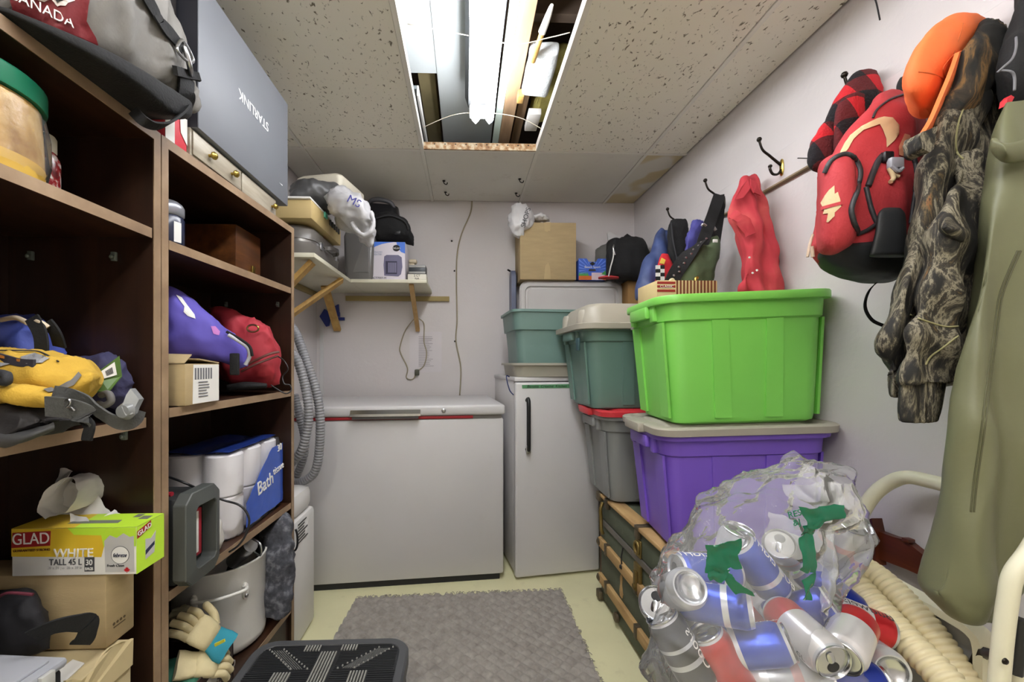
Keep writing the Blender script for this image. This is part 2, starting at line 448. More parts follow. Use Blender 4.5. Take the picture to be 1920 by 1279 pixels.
# strip of rusty tee at the far end of the opening, bright edge of the right runner
rust = ramp_mat('rusty_tee', [(.3, '6e4a30'), (.45, 'a9825a'), (.6, 'cdbfa4'), (.8, 'd8d2c4')], 38, rough=.6)
b = BM(); box(b, GX[2]+.009, GX[3]-.009, 2.058, 2.069, H-.001, H+.034, .001)
tee = struct('cross_tee', b, rust, ceiling)
b = BM()
for k in range(10):
    x = GX[2]+.06+k*.053; box(b, x, x+.008, 2.0565, 2.059, H+.022, H+.026)
o = struct('slot_row', b, ink, tee); o['kind'] = 'stuff'
deck = mat('old_deck', '3c2c20', .9, var=.3, vs=7, dirt=.5)
b = BM(); box(b, XL-.05, XR+.05, YF, YB+.05, HT-.02, HT+.02); struct('roof_deck', b, deck, ceiling)
drywall = mat('drywall', 'b6bcbe', .8, var=.03)
b = BM(); box(b, -.125, .15, -.45, 2.55, 2.415, 2.43); struct('drywall_board', b, drywall, ceiling)
b = BM(); box(b, -.62, -.127, -.45, 1.82, 2.415, 2.43); struct('drywall_board', b, drywall, ceiling)
b = BM(); box(b, .151, .182, -.45, 2.55, 2.33, 2.349); struct('foam_strip', b, mat('pale_foam', 'cfe0da', .8, var=.03), ceiling)
oldpine = ramp_mat('joist_wood', [(.25, '7d6650'), (.5, '96795c'), (.75, 'ad9274')], 6, aniso=(4, .4, 4), rough=.8)
b = BM(); box(b, .184, .243, -.45, 2.6, 2.33, 2.53, .002); struct('joist', b, oldpine, ceiling)
b = BM(); box(b, -.22, -.14, 1.83, 2.5, 2.46, 2.53, .002); struct('joist', b, mat('plank_dark', '8c7f5c', .85, var=.2), ceiling)
b = BM(); box(b, -.30, -.215, 1.80, 2.5, 2.33, 2.345); struct('metal_stud', b, mat('stud', '8f9698', .4, metal=.6), ceiling)
b = BM(); box(b, -.213, -.205, 1.80, 2.5, 2.30, 2.345); struct('stud_flange', b, white_pl, ceiling)
b = BM(); box(b, .256, .30, 1.6, 2.5, 2.36, 2.53, .002); struct('joist', b, oldpine, ceiling)
b = BM(); box(b, .20, .60, 1.02, 1.09, 2.36, 2.53, .002); struct('joist', b, pine, ceiling)
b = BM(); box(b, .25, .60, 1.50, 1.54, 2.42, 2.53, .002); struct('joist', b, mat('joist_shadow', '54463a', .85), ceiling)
foam = mat('polystyrene', 'dfe4e8', .8, var=.03, bump=.5, bs=140)
b = BM()
for i, (x0, x1, y0, y1) in enumerate(((.252, .366, 1.55, 1.80),)):
    box(b, x0, x1, y0, y1, 2.305, 2.36, .012, seg=3)
bmesh.ops.subdivide_edges(b, edges=b.edges[:], cuts=3, use_grid_fill=True); wrinkle(b, .006, 22, 3)
solo('foam_block', b, foam, 'broken white polystyrene block lodged beside the joist in the ceiling opening', 'foam')
b = BM(); tube(b, [(.262, 1.57, 2.295), (.272, 1.52, 2.308), (.285, 1.45, 2.33)], lambda t: .013-.004*t, n=12)
st = solo('wooden_stick', b, pine, 'short round wooden stick poking out beside the joist above the lamp', 'stick')
b = BM(); tube(b, [(.280, 1.47, 2.324), (.292, 1.42, 2.34), (.298, 1.38, 2.347)], lambda t: .0135-.008*t*t, n=12)
part('overexposed_tip', b, mat('overexposed_tip', 'fbfbf6', .4, var=0), st, label='tip coloured white for lamp overexposure')  # wood overexposed by the lamp, put into the colour as white
b = BM(); box(b, .235, .262, 1.79, 1.84, 2.30, 2.335, .002, M=None)
solo('wood_offcut', b, pine, 'small pale wood offcut stuck to the joist beyond the foam block', 'wood')
b = BM(); box(b, .33, .50, 1.72, 2.1, 2.36, 2.5, .03, seg=3); bmesh.ops.subdivide_edges(b, edges=b.edges[:], cuts=4, use_grid_fill=True); wrinkle(b, .02, 14, 5)
solo('insulation_batt', b, mat('insulation', 'a49a55', .95, var=.25, vs=14, bump=.6, bs=60), 'yellow insulation batt tucked beyond the foam block above the ceiling', 'insulation')
b = BM(); box(b, .30, .36, 1.9, 2.04, 2.29, 2.32, .003); solo('white_bracket', b, white_pl, 'small white bracket at far right corner of the ceiling opening', 'bracket')
wire_m = mat('thin_wire', 'c8bfae', .5)
for k, (pts, lab) in enumerate((([(-.20, 1.93, 2.235), (-.05, 1.87, 2.262), (.1, 1.86, 2.268), (.25, 1.88, 2.262), (.36, 1.91, 2.23)], 'thin pale wire strung across the far end of the ceiling opening'),
                 ([(-.20, 1.42, 2.30), (0, 1.46, 2.30), (.18, 1.47, 2.28), (.30, 1.45, 2.29), (.365, 1.40, 2.27)], 'thin pale wire strung across the middle of the ceiling opening'))):
    b = BM(); tube(b, pts, .0017, n=6); solo('wire', b, wire_m, lab, 'wire', smooth=180)
# fluorescent fixture
fx = thing('fluorescent_lamp', 'bare twin tube fluorescent lamp glowing in the ceiling opening overhead', 'lamp', (.07, 1.3, 2.30))
b = BM(); prism(b, [(.0, -.55, 2.335), (.128, -.55, 2.335), (.112, -.55, 2.29), (.015, -.55, 2.29)], (0, 1, 0), 2.41); part('housing', b, mat('galvanised', '46494b', .5, metal=.3), fx, 0)
b = BM()
for y in (-.54, 1.835): box(b, .02, .125, y, y+.02, 2.235, 2.29, .004)
part('socket', b, white_pl, fx, split=True)
tube_e = emis('tube_glow', 'fbfcff', TUBE_POWER)
for x0, x1 in ((.016, .049), (.102, .112)):
    b = BM(); tube(b, [(x0-(x1-x0), -.52, 2.232), (x0, .68, 2.232), (x1, 1.885, 2.232)], lambda t: .0185*min(1, max(.05, (1-abs(2*t-1)**60))), n=16, m=16)
    part('tube', b, tube_e, fx, 180)
fill_lamp = thing('fluorescent_lamp', 'added twin tube fill lamp under the ceiling behind the camera', 'lamp', (-.25, -.75, 2.2))  # unseen lamp, added as fill for faces turned to the camera
b = BM(); box(b, -.33, -.17, -1.36, -.14, 2.165, 2.2, .004); part('housing', b, white_pl, fill_lamp)
b = BM()
for y in (-1.35, -.17): box(b, -.31, -.19, y, y+.02, 2.09, 2.165, .004)
part('socket', b, white_pl, fill_lamp, split=True)
tube_fill = emis('tube_glow_fill', 'fffdf4', FILL_POWER)
for x in (-.285, -.215):
    b = BM(); tube(b, [(x, -1.33, 2.10), (x, -.75, 2.10), (x, -.17, 2.10)], .0185, n=14, m=8); part('tube', b, tube_fill, fill_lamp, 180)
# ceiling hooks
for k, (x, y, lab) in enumerate(((-.126, 2.42, 'small dark screw hook in the ceiling, left pair, nearer one'), (-.124, 2.58, 'small dark screw hook in the ceiling, left pair, nearer the wall'),
                   (.322, 2.38, 'small dark screw hook in the ceiling, right pair, nearer one'), (.326, 2.58, 'small dark screw hook in the ceiling, right pair, nearer the wall'))):
    b = BM(); tube(b, [(x, y, H+.004), (x, y, H-.012), (x+.008, y-.004, H-.022), (x+.018, y-.008, H-.024), (x+.022, y-.01, H-.014)], .0028, n=8)
    lathe(b, [(.009, 0), (.009, .003)], (x, y, H-.003), 12)
    solo('ceiling_hook', b, darkmetal, lab, 'hook', 'ceiling hooks')
b = BM(); tube(b, [PD(1636, -12, .92), PD(1643, 5, .92), PD(1650, 38, .93)], .0017, n=6)
solo('dangling_wire', b, black_pl, 'short black wire dangling below the ceiling at the top of the right wall', 'wire')
# hook rail board
b = BM(); box(b, XR-.018, XR, .25, 2.62, 1.775, 1.885, .002)
rail = struct('trim_1', b, wall_m)
b = BM(); box(b, XR-.0182, XR-.001, .25, 2.62, 1.770, 1.7755); struct('raw_edge', b, mat('raw_edge', '8d7d63', .8), rail)
# wall marks: nail holes & strip in left corner
b = BM(); box(b, XL+.02, XL+.045, YB-.006, YB, .90, 1.42, .002)
struct('trim_2', b, mat('strip', 'c9c9c9', .5, var=.04))
# floor mat
mat_m = ramp_mat('grey_mat', [(.3, '837d78'), (.5, '938d87'), (.7, 'a19b94')], 30, rough=.95, bump=.3)
fm = thing('floor_mat', 'grey quilted floor mat with a frayed edge on pale yellow floor', 'mat', (0, 1.4, 0))
c4 = [PZ(668, 1121, .008), PZ(1052, 1106, .008), V((.475, .75, .008)), V((-.585, .75, .008))]
nu, nv = 230, 270; b = BM(); g = []
for j in range(nv+1):
    r = []
    for i in range(nu+1):
        u, v = i/nu, j/nv
        p = (c4[0]*(1-u)+c4[1]*u)*(1-v)+(c4[3]*(1-u)+c4[2]*u)*v
        X, Y = p.x, p.y
        a = math.sin((X*.95+Y*1.0)*PI/.05); d = math.sin((X*.95-Y*1.0)*PI/.05)
        h = .0085*min(1, 1.5*abs(a))*min(1, 1.5*abs(d))
        p.z = .004+h+.002*noise.noise(p*6)
        if j == 0: p.y += .007*noise.noise(p*90)
        r.append(b.verts.new(p))
    g.append(r)
for j in range(nv):
    for i in range(nu): b.faces.new((g[j][i], g[j+1][i], g[j+1][i+1], g[j][i+1]))
part('quilted_top', b, mat_m, fm, 180)
b = BM()
prism(b, [V((p.x, p.y, .0005)) for p in c4], (0, 0, 1), .0035)
part('backing', b, mat_m, fm, 0)
b = BM()
for i in range(150):
    u = random.random(); p = c4[0]*(1-u)+c4[1]*u; L_ = random.uniform(.008, .026)
    q = p+V((random.uniform(-.02, .02), L_, -.004)); 
    tube(b, [p+V((0, -.01, 0)), (p+q)/2+V((0, 0, .004)), q], .0012, n=4, m=2)
for i in range(120):
    u = random.random(); p = c4[1]*(1-u)+c4[2]*u
    q = p+V((random.uniform(.004, .014), random.uniform(-.012, .012), -.004))
    tube(b, [p+V((-.01, 0, 0)), (p+q)/2+V((0, 0, .003)), q], .0011, n=4, m=2)
part('frayed_fringe', b, mat_m, fm, 180, kind='stuff')
# ================================================================ chest freezer
Mf = rot((.20, 2.085, 0), 5)     # local: x from -1.1 (left) to 0, y from 0 (front) back
fz = thing('chest_freezer', 'long white chest freezer with chrome lid handle against back wall', 'freezer', M=Mf)
b = BM(); box(b, -1.11, 0, 0, .60, .03, .835, .012, M=Mf); part('body', b, white_en, fz)
b = BM(); box(b, -1.10, -.02, .012, .58, 0, .034, M=Mf); part('plinth', b, ink, fz)
b = BM(); box(b, -1.115, .006, -.012, .605, .852, .905, .014, M=Mf, seg=3); part('lid', b, white_en, fz)
b = BM(); box(b, -1.11, -.012, .004, .59, .834, .853, M=Mf); part('seal', b, mat('seal_shadow', '6f6a66', .7), fz)
b = BM(); box(b, -1.07, -.16, -.002, .01, .836, .850, .002, M=Mf); part('red_gasket', b, mat('red_gasket', '9c2028', .5), fz, label='red gasket strip')
b = BM()
prism(b, [Mf@V(p) for p in ((-.765, -.012, .886), (-.765, -.034, .868), (-.765, -.034, .856), (-.765, -.008, .850))], Mf.to_3x3()@V((1, 0, 0)), .34)
hd = part('handle', b, mat('chrome', 'c9cacc', .2, metal=1, var=.05), fz, 20, label='chrome pull handle')
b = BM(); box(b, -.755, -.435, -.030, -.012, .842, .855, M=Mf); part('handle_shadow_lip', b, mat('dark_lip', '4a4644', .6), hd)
b = BM(); lathe(b, [(.011, 0), (.011, .004), (.007, .007), (.002, .007)], n=20, M=Mf@rot((-.31, -.011, .878), 0, 90)); part('lock', b, steel, fz)
b = BM(); lathe(b, [(.005, 0), (.004, .003), (.001, .004)], n=12, M=Mf@rot((-1.03, -.011, .862), 0, 90)); part('screw', b, darkmetal, fz)

# ================================================================ upright freezer
Mu = rot((.262, 2.07, 0), 8.5)
uf = thing('upright_freezer', 'small white upright freezer with green tape beside the chest freezer', 'freezer', M=Mu)
W_ = .46
b = BM(); box(b, .0, W_, .055, .50, .02, 1.03, .008, M=Mu); box(b, .02, W_-.02, .08, .48, 0, .03, M=Mu); part('cabinet', b, white_en, uf)
b = BM(); box(b, -.004, W_+.004, .02, .505, 1.022, 1.045, .006, M=Mu); part('top_panel', b, white_en, uf)
b = BM(); box(b, -.003, W_+.003, 0, .046, .012, 1.017, .012, M=Mu, seg=3); dr = part('door', b, white_en, uf)
b = BM(); box(b, .012, W_-.012, .044, .058, .03, 1.01, M=Mu); part('door_seal', b, mat('grey_seal', '7d7a76', .7), uf)
b = BM(); tube(b, [Mu@V(p) for p in ((.058, 0, .925), (.058, -.026, .925), (.058, -.028, .80), (.058, -.026, .675), (.058, 0, .675))], .0105, n=8, m=3)
part('handle', b, black_pl, dr, 50, label='black bar handle')
b = BM(); box(b, .046, .07, -.030, -.018, .66, .70, .003, M=Mu); part('handle_end', b, steel, dr)
def ul(x, z, y=-.001): return Mu@V((x, y, z))
b = BM(); prism(b, [ul(.032, .987), ul(.030, 1.005), ul(.29, 1.007), ul(.292, .987)], Mu.to_3x3()@V((0, -1, 0)), .0006)
tp = part('tape_label', b, mat('green_tape', '5e9a6c', .6), dr, 0, label='green tape label with handwriting')
text('Benetta  Creative  Kitchen', ul(.165, .997, -.002), Mu.to_3x3()@V((1, 0, 0)), UP, .019, mat('marker', '1f3a28', .6), dr, 'handwriting', sx=1.05, shear=.2)
b = BM(); prism(b, [ul(.34, .945), ul(.34, .962), ul(.38, .962), ul(.38, .947)], Mu.to_3x3()@V((0, -1, 0)), .0008); part('brown_sticker', b, mat('brown_sticker', '7c5a34', .6), dr, 0)
b = BM(); tube(b, [ul(.0, .95, .05), ul(-.02, .975, .055), ul(-.032, 1.03, .07), ul(-.027, 1.05, .09), ul(-.01, 1.044, .10)], .0032, n=6)
solo('bungee_cord', b, mat('blue_cord', '2a3562', .6), 'short dark blue cord hooked at top left corner of the upright freezer', 'cord')

# ================================================================ trays and tubs above it
grey_lid = mat('grey_lid', 'a39f92', .45, var=.03, vs=3)
tealp = mat('teal_plastic', '6c8882', .42, var=.05, vs=3)
def tray(bm, w, d, h, flare, lipw, M, t=.005, r=.05):
    R = [rrect(w-2*flare, d-2*flare, r, 0), rrect(w, d, r+.01, h-.012), rrect(w+2*lipw, d+2*lipw, r+.02, h-.012), rrect(w+2*lipw, d+2*lipw, r+.02, h),
         rrect(w-2*t, d-2*t, r, h), rrect(w-2*flare-2*t, d-2*flare-2*t, r-.005, t)]
    return loft(bm, R, M=M)
b = BM(); tray(b, .40, .37, .072, .01, .014, rot((.44, 2.285, 1.046), 5)); 
solo('plastic_tray', b, grey_lid, 'shallow taupe plastic tray on top of the upright freezer', 'tray')
b = BM()
Mt = rot((.44, 2.285, 1.053), 5)
w0, d0 = .37, .33
R = [rrect(w0-.03, d0-.03, .04, 0), rrect(w0-.005, d0-.005, .045, .235), rrect(w0+.025, d0+.02, .05, .24), rrect(w0+.04, d0+.035, .05, .33), rrect(w0+.062, d0+.05, .05, .332), rrect(w0+.062, d0+.05, .05, .345), rrect(w0+.025, d0+.02, .05, .345), rrect(w0-.04, d0-.04, .04, .01)]
loft(b, R, M=Mt)
solo('plastic_tub', b, tealp, 'open teal plastic tub nested in the taupe tray on the freezer', 'tub')
# tote standing on its side, lid to the room
lt = thing('lidded_tote', 'pale grey tote stood on its side with panelled lid facing out', 'tote', (.655, 2.6, 1.046))
Ml = rot((.665, 2.535, 1.336), 0, 90)      # lid plane: local x right, local y up, local -z... towards back
b = BM(); loft(b, [rrect(.625, .572, .05, 0), rrect(.60, .55, .05, -.12)], M=Ml); part('body', b, mat('tote_grey', '9b989a', .5), lt)
b = BM(); R = [rrect(.645, .58, .05, -.012), rrect(.652, .587, .052, 0), rrect(.652, .587, .052, .02), rrect(.630, .565, .05, .032), rrect(.585, .52, .035, .032), rrect(.575, .51, .03, .020), rrect(.555, .49, .03, .020), rrect(.545, .48, .025, .026)]
loft(b, R, M=Ml); part('lid', b, mat('lid_pale', 'c4c1bf', .5, var=.03), lt, 30)
Mq = Matrix.Translation((.296, 2.64, 1.382)) @ Matrix.Rotation(PI/2, 4, 'Y')
b = BM(); loft(b, [rrect(.67, .13, .05, 0), rrect(.67, .13, .05, .028)], M=Mq); loft(b, [rrect(.63, .10, .04, .026), rrect(.62, .09, .035, .034)], M=Mq)
solo('tote_lid', b, mat('lid_slate', '5d647c', .45), 'slate blue tote lid stood upright beside the pale grey tote', 'lid')
b = BM(); box(b, .337, .685, 2.475, 2.715, 1.630, 1.982, .004)
cb = solo('cardboard_box', b, card, 'tall plain cardboard box sealed with tape on top of the pale grey tote', 'box')
tape = mat('clear_tape', 'b8a27a', .18, var=.06)
b = BM(); prism(b, [(.485, 2.4745, 1.982), (.527, 2.4745, 1.982), (.524, 2.4745, 1.925), (.515, 2.4745, 1.93), (.505, 2.4745, 1.922), (.488, 2.4745, 1.928)], (0, -1, 0), .0008)
prism(b, [(.485, 2.4745, 1.632), (.527, 2.4745, 1.632), (.524, 2.4745, 1.70), (.512, 2.4745, 1.735), (.492, 2.4745, 1.715)], (0, -1, 0), .0008)
part('packing_tape', b, tape, cb, 0, split=True)
# white bag hanging left of the box
b = BM(); rows(b, [(384, 962, 985, 2.52, .02), (400, 955, 998, 2.52, .05), (420, 953, 1000, 2.5, .06), (436, 960, 985, 2.5, .04), (443, 966, 980, 2.5, .02)], p=2.2, m=4); ridge(b, .012, 22, 2)
wbg = solo('white_bag', b, mat('white_film', 'd9d8da', .4, var=.04), 'white plastic bag slumped over left edge of the tall cardboard box', 'bag', smooth=70)
text('SHOPS', PD(986, 408, 2.43), (.3, -.1, 1), (-1, 0, .3), .04, ink, wbg)
b = BM(); cols(b, [(992, 408, 412, 2.56, .02), (1008, 402, 414, 2.55, .05), (1022, 404, 414, 2.55, .04), (1030, 409, 413, 2.55, .02)]); ridge(b, .01, 30, 4)
solo('crumpled_film', b, mat('white_film2', 'd9d8da', .35), 'crumpled white film lying on the tall cardboard box', 'film', smooth=70)
# colourful tissue box with cut-out top
bx = thing('shoe_box', 'small blue box with ray pattern and notched top beside the tall cardboard box', 'box', (.76, 2.5, 1.63))
bluep = mat('box_blue', '3e62c4', .5)
x0, x1, y0 = .70, .87, 2.475
b = BM(); pl = [(x0, y0, 1.630), (x1, y0, 1.630), (x1, y0, 1.762), (x1-.05, y0, 1.762), (x1-.062, y0, 1.742), (x0+.062, y0, 1.742), (x0+.05, y0, 1.762), (x0, y0, 1.762)]
prism(b, pl, (0, 1, 0), .006); prism(b, [(p[0], p[1]+.15, p[2]) for p in pl], (0, 1, 0), .006)
box(b, x0, x0+.005, y0+.006, y0+.15, 1.63, 1.755); box(b, x1-.005, x1, y0+.006, y0+.15, 1.63, 1.755); box(b, x0, x1, y0+.006, y0+.15, 1.63, 1.636)
part('carton', b, bluep, bx, 0)
b = BM(); o = V(((x0+x1)/2, y0-.0004, 1.69))
for k in range(16):
    a = math.radians(-8+k*13.5); a2 = a+math.radians(5)
    def ed(t):
        dx, dz = math.cos(t), math.sin(t); s = min(.082/max(1e-3, abs(dx)), (.05 if abs(dx) < .6 else .07)/max(1e-3, abs(dz)))
        return o+V((dx*s, 0, dz*s))
    i1 = o+V((math.cos(a)*.035, 0, math.sin(a)*.03))
    prism(b, [i1, ed(a), ed(a2)], (0, -1, 0), .0003)
part('ray_print', b, mat('ray_light', '6f90e6', .5), bx, 0)
b = BM(); prism(b, [(x0, y0-.0008, 1.630), (x0+.08, y0-.0008, 1.630), (x0+.08, y0-.0008, 1.655), (x0, y0-.0008, 1.655)], (0, -1, 0), .0004); prism(b, [(x1-.025, y0-.0008, 1.630), (x1, y0-.0008, 1.630), (x1, y0-.0008, 1.65)], (0, -1, 0), .0004); part('orange_panel', b, mat('orange', 'cf6a2c', .5), bx, 0, split=True)
b = BM(); prism(b, [(x0+.08, y0-.0008, 1.630), (x1-.025, y0-.0008, 1.630), (x1, y0-.0008, 1.65), (x1-.02, y0-.0008, 1.675), (x0+.08, y0-.0008, 1.675)], (0, -1, 0), .0004); part('pale_panel', b, mat('pale_pink', 'cfbcc4', .5), bx, 0)
b = BM()
for k in range(6): prism(b, [(x0+.01*k, y0-.001, 1.655), (x0+.01*k+.014, y0-.001, 1.655), (x0+.01*k+.002, y0-.001, 1.68)], (0, -1, 0), .0004)
prism(b, [(x1-.03, y0-.001, 1.665), (x1, y0-.001, 1.66), (x1-.004, y0-.001, 1.69)], (0, -1, 0), .0004); part('grass_print', b, mat('grass_print', '4fa24a', .6), bx, 0)
b = BM(); prism(b, [o+V((-.018, -.0012, .04)), o+V((0, -.0012, .028)), o+V((.018, -.0012, .04)), o+V((0, -.0012, .052))], (0, -1, 0), .0005); part('emblem', b, ink, bx, 0)
b = BM(); prism(b, [o+V((-.025, -.0012, -.006)), o+V((.022, -.0012, -.006)), o+V((.018, -.0012, .007)), o+V((-.02, -.0012, .007))], (0, -1, 0), .0005); part('shoe_print', b, mat('print_dark', '35353a', .6), bx, 0)
text('Beach Sport', o+V((0, -.001, .019)), (1, 0, 0), UP, .02, white_pp, bx)
# black cooler bag and grey pouch behind
b = BM(); cols(b, [(1117, 470, 515, 2.62, .05), (1130, 462, 521, 2.62, .09), (1150, 455, 522, 2.6, .1), (1160, 460, 522, 2.6, .09)], p=2.8); ridge(b, .006, 18, 8)
solo('grey_pouch', b, mat('grey_cloth', '5d5b58', .8, var=.15), 'grey pouch leaning behind the black cooler bag', 'pouch')
cbg = thing('cooler_bag', 'slouched black fabric bag with chrome clip on the tote near the corner', 'bag', PD(1178, 525, 2.5))
b = BM(); cols(b, [(1139, 458, 520, 2.44, .05), (1146, 453, 523, 2.45, .10), (1175, 449, 526, 2.46, .12), (1203, 452, 527, 2.46, .11), (1214, 466, 524, 2.46, .07), (1219, 485, 515, 2.46, .03)], p=3.4, m=7); ridge(b, .012, 9, 5, (1, 1, .7)); clampv(b, lambda c: cwall(c, .01))
part('body', b, black_cl, cbg, 70)
b = BM(); prism(b, [PD(1166, 452, 2.5), PD(1176, 438, 2.5), PD(1198, 452, 2.5)], (0, 1, 0), .05); part('flap', b, black_cl, cbg, 0)
b = BM(); tube(b, [PD(1152, 456, 2.36), PD(1150, 466, 2.35), PD(1153, 478, 2.35)], .006, n=8); part('clip', b, steel, cbg, 50)
b = BM(); strap(b, [PD(1150, 455, 2.36), PD(1150, 480, 2.34), PD(1145, 500, 2.34), PD(1141, 518, 2.36)], .006, .003, (1, 0, 0)); part('white_zip', b, white_pp, cbg, 0)
b = BM(); prism(b, [PD(1139, 436, 2.5), PD(1143, 434, 2.5), PD(1166, 447, 2.5), PD(1160, 456, 2.5), PD(1141, 452, 2.5)], (0, 1, 0), .015); solo('clear_pouch', b, mat('clear_pouch', 'b9b7b6', .25), 'clear zip pouch with lavender tag sticking up behind the black fabric bag', 'pouch', smooth=0)
b = BM(); box(b, .985, 1.148, 2.42, 2.71, 0, 1.618, .004); solo('corner_carton', b, mat('brown_carton', '8d6a3c', .8, var=.08), 'brown carton in the right back corner under the black fabric bag', 'box')
b = BM(); cols(b, [(1122, 520, 523, 2.40, .02), (1140, 517, 523.4, 2.39, .03), (1160, 519, 523, 2.39, .02)]); solo('red_cloth', b, mat('red_cloth', 'b8363a', .8), 'strip of red cloth on the pale tote under the black fabric bag', 'cloth', smooth=180)

# ================================================================ L-shaped wall shelf
sh = thing('wall_shelf', 'white L-shaped corner shelf held by wooden braces on back wall', 'shelf', (-.6, 2.5, 1.58))
wsh = mat('shelf_white', 'd6d2bd', .5, var=.04)
b = BM(); box(b, XL+.002, -.66, 1.80, YB-.002, 1.582, 1.602, .002); part('shelf_board', b, wsh, sh)
b = BM(); box(b, -.659, -.222, 2.36, YB-.002, 1.582, 1.602, .002); part('shelf_board', b, wsh, sh)
b = BM(); box(b, -.79, -.105, YB-.022, YB-.001, 1.530, 1.562, .002); cl = part('wall_cleat', b, mat('cleat', '9c8a58', .7, var=.1), sh)
b = BM(); box(b, XL+.001, XL+.02, 1.75, 2.7, 1.548, 1.581, .002); part('wall_cleat', b, mat('cleat', '9c8a58', .7), sh)
def bar(bm, a, c, w, t, d): strap(bm, [a, (V(a)+V(c))/2, c], w, t, d, m=1)
b = BM(); bar(b, (-.675, 2.25, 1.575), (XL+.012, 2.02, 1.27), .045, .02, (0, 1, 0)); part('brace', b, pine, sh, 0)
b = BM(); bar(b, (-.69, 1.86, 1.575), (XL+.012, 1.84, 1.27), .045, .02, (0, 1, 0)); part('brace', b, pine, sh, 0)
b = BM(); bar(b, (-.84, 2.46, 1.578), (-.845, YB-.012, 1.335), .045, .02, (1, 0, 0)); part('brace', b, pine, sh, 0)
b = BM(); bar(b, (-.315, 2.39, 1.578), (-.315, YB-.012, 1.335), .026, .02, (1, 0, 0)); br = part('brace', b, oldwood, sh, 0)
b = BM(); lathe(b, [(.004, 0), (.003, .002), (.0005, .003)], n=10, M=rot((-.315, YB-.046, 1.355), 0, 90)); part('screw', b, steel, br)
# blue plastic holder on wall
b = BM()
prism(b, [PY(601, 594, YB-.002), PY(610, 580, YB-.002), PY(622, 588, YB-.002), PY(618, 611, YB-.002), PY(613, 613, YB-.002)], (0, -1, 0), .02)
prism(b, [PY(624, 578, YB-.002), PY(636, 571, YB-.002), PY(637, 586, YB-.002), PY(630, 593, YB-.002)], (0, -1, 0), .02)
box(b, -.94, -.80, YB-.012, YB-.001, 1.40, 1.42)
prism(b, [PY(630, 588, YB-.002), PY(638, 586, YB-.002), PY(638, 594, YB-.002), PY(630, 595, YB-.002)], (0, -1, 0), .025)
solo('blue_bracket', b, mat('blue_plastic', '27357f', .45), 'dark blue plastic bracket screwed to the wall behind the shelf brace', 'bracket', smooth=0)
# ---- things on the shelf
sc = thing('suitcase', 'grey hard shell suitcase lying on the left arm of the corner shelf', 'suitcase', (-.82, 2.05, 1.603))
gsh = mat('grey_shell', '6e6a66', .35, var=.06)
b = BM(); loft(b, [rrect(.26, .42, .07, 0), rrect(.285, .45, .08, .02), rrect(.29, .455, .08, .062)], M=rot((-.83, 2.06, 1.603))); loft(b, [rrect(.29, .455, .08, .076), rrect(.285, .45, .08, .12), rrect(.25, .40, .07, .142)], M=rot((-.83, 2.06, 1.603))); part('shell', b, gsh, sc, 50)
b = BM(); loft(b, [rrect(.283, .448, .078, .060), rrect(.283, .448, .078, .078)], M=rot((-.83, 2.06, 1.603))); part('rim', b, mat('shell_rim', '8b8884', .3, metal=.6), sc)
b = BM(); strap(b, [(-.682, 2.0, 1.675), (-.655, 2.01, 1.678), (-.640, 2.06, 1.68), (-.655, 2.11, 1.678), (-.682, 2.12, 1.675)], .018, .008, (0, 0, 1)); part('handle', b, mat('handle_grey', '55514e', .4), sc, 60)
b = BM()
for y in (1.95, 2.17): box(b, -.688, -.678, y-.014, y+.014, 1.655, 1.69, .003)
part('latch', b, steel, sc, split=True)
be = thing('electric_console', 'beige keyboard-like console resting across the grey suitcase', 'console', (-.8, 2, 1.75))
beige = mat('beige_plastic', 'bfa874', .55, var=.05); 
b = BM(); box(b, -.955, -.672, 1.80, 2.22, 1.752, 1.835, .006); part('case', b, beige, be)
b = BM(); box(b, -.957, -.674, 1.79, 2.10, 1.8355, 1.845, .003); part('white_top', b, white_pp, be)
b = BM()
for k in range(5): box(b, -.6715, -.664, 2.03+k*.033, 2.045+k*.033, 1.80, 1.828, .002)
part('knob', b, mat('knob_mix', '3a3a38', .5), be, split=True)
b = BM(); box(b, -.6715, -.663, 1.95, 1.985, 1.812, 1.838, .002); part('green_knob', b, mat('mint', '58b295', .5), be, label='mint green knob')
b = BM(); cols(b, [(545, 362, 388, 1.92, .05), (552, 347, 392, 1.93, .1), (575, 344, 392, 1.96, .12), (605, 347, 394, 2.0, .12), (630, 352, 398, 2.02, .1), (640, 362, 392, 2.03, .06)], p=2.3, m=7); ridge(b, .012, 14, 3, (1, .6, 1)); 
gb = solo('garment_bag', b, mat('dark_nylon', '4b4b4c', .4, var=.15), 'rolled dark grey nylon bag on top of the beige console', 'bag', smooth=80)
b = BM(); loft(b, [rrect(.24, .26, .02, 0), rrect(.25, .27, .025, .012), rrect(.25, .27, .03, .055), rrect(.22, .24, .03, .07)], M=rot((-.70, 2.16, 1.985), -12))
solo('white_case', b, mat('ivory_plastic', 'dcd6c4', .5), 'flat ivory plastic case on top of the pile close under the ceiling', 'case')
b = BM(); rows(b, [(356, 622, 645, 1.95, .03), (372, 612, 670, 1.94, .09), (392, 616, 690, 1.93, .1), (415, 628, 700, 1.95, .1), (432, 655, 704, 1.97, .06), (446, 675, 698, 1.98, .03), (458, 690, 697, 1.99, .01)], m=6); ridge(b, .022, 11, 6)
wb = solo('carrier_bag', b, mat('white_carrier', 'c2c1c4', .3, var=.05), 'crumpled white carrier bag with blue print hanging off the shelf pile', 'bag', smooth=70)
text('MS', PD(664, 378, 1.83), (1, .2, -.5), (.3, 0, 1), .05, mat('blue_ink', '3a3a8c', .6), wb)
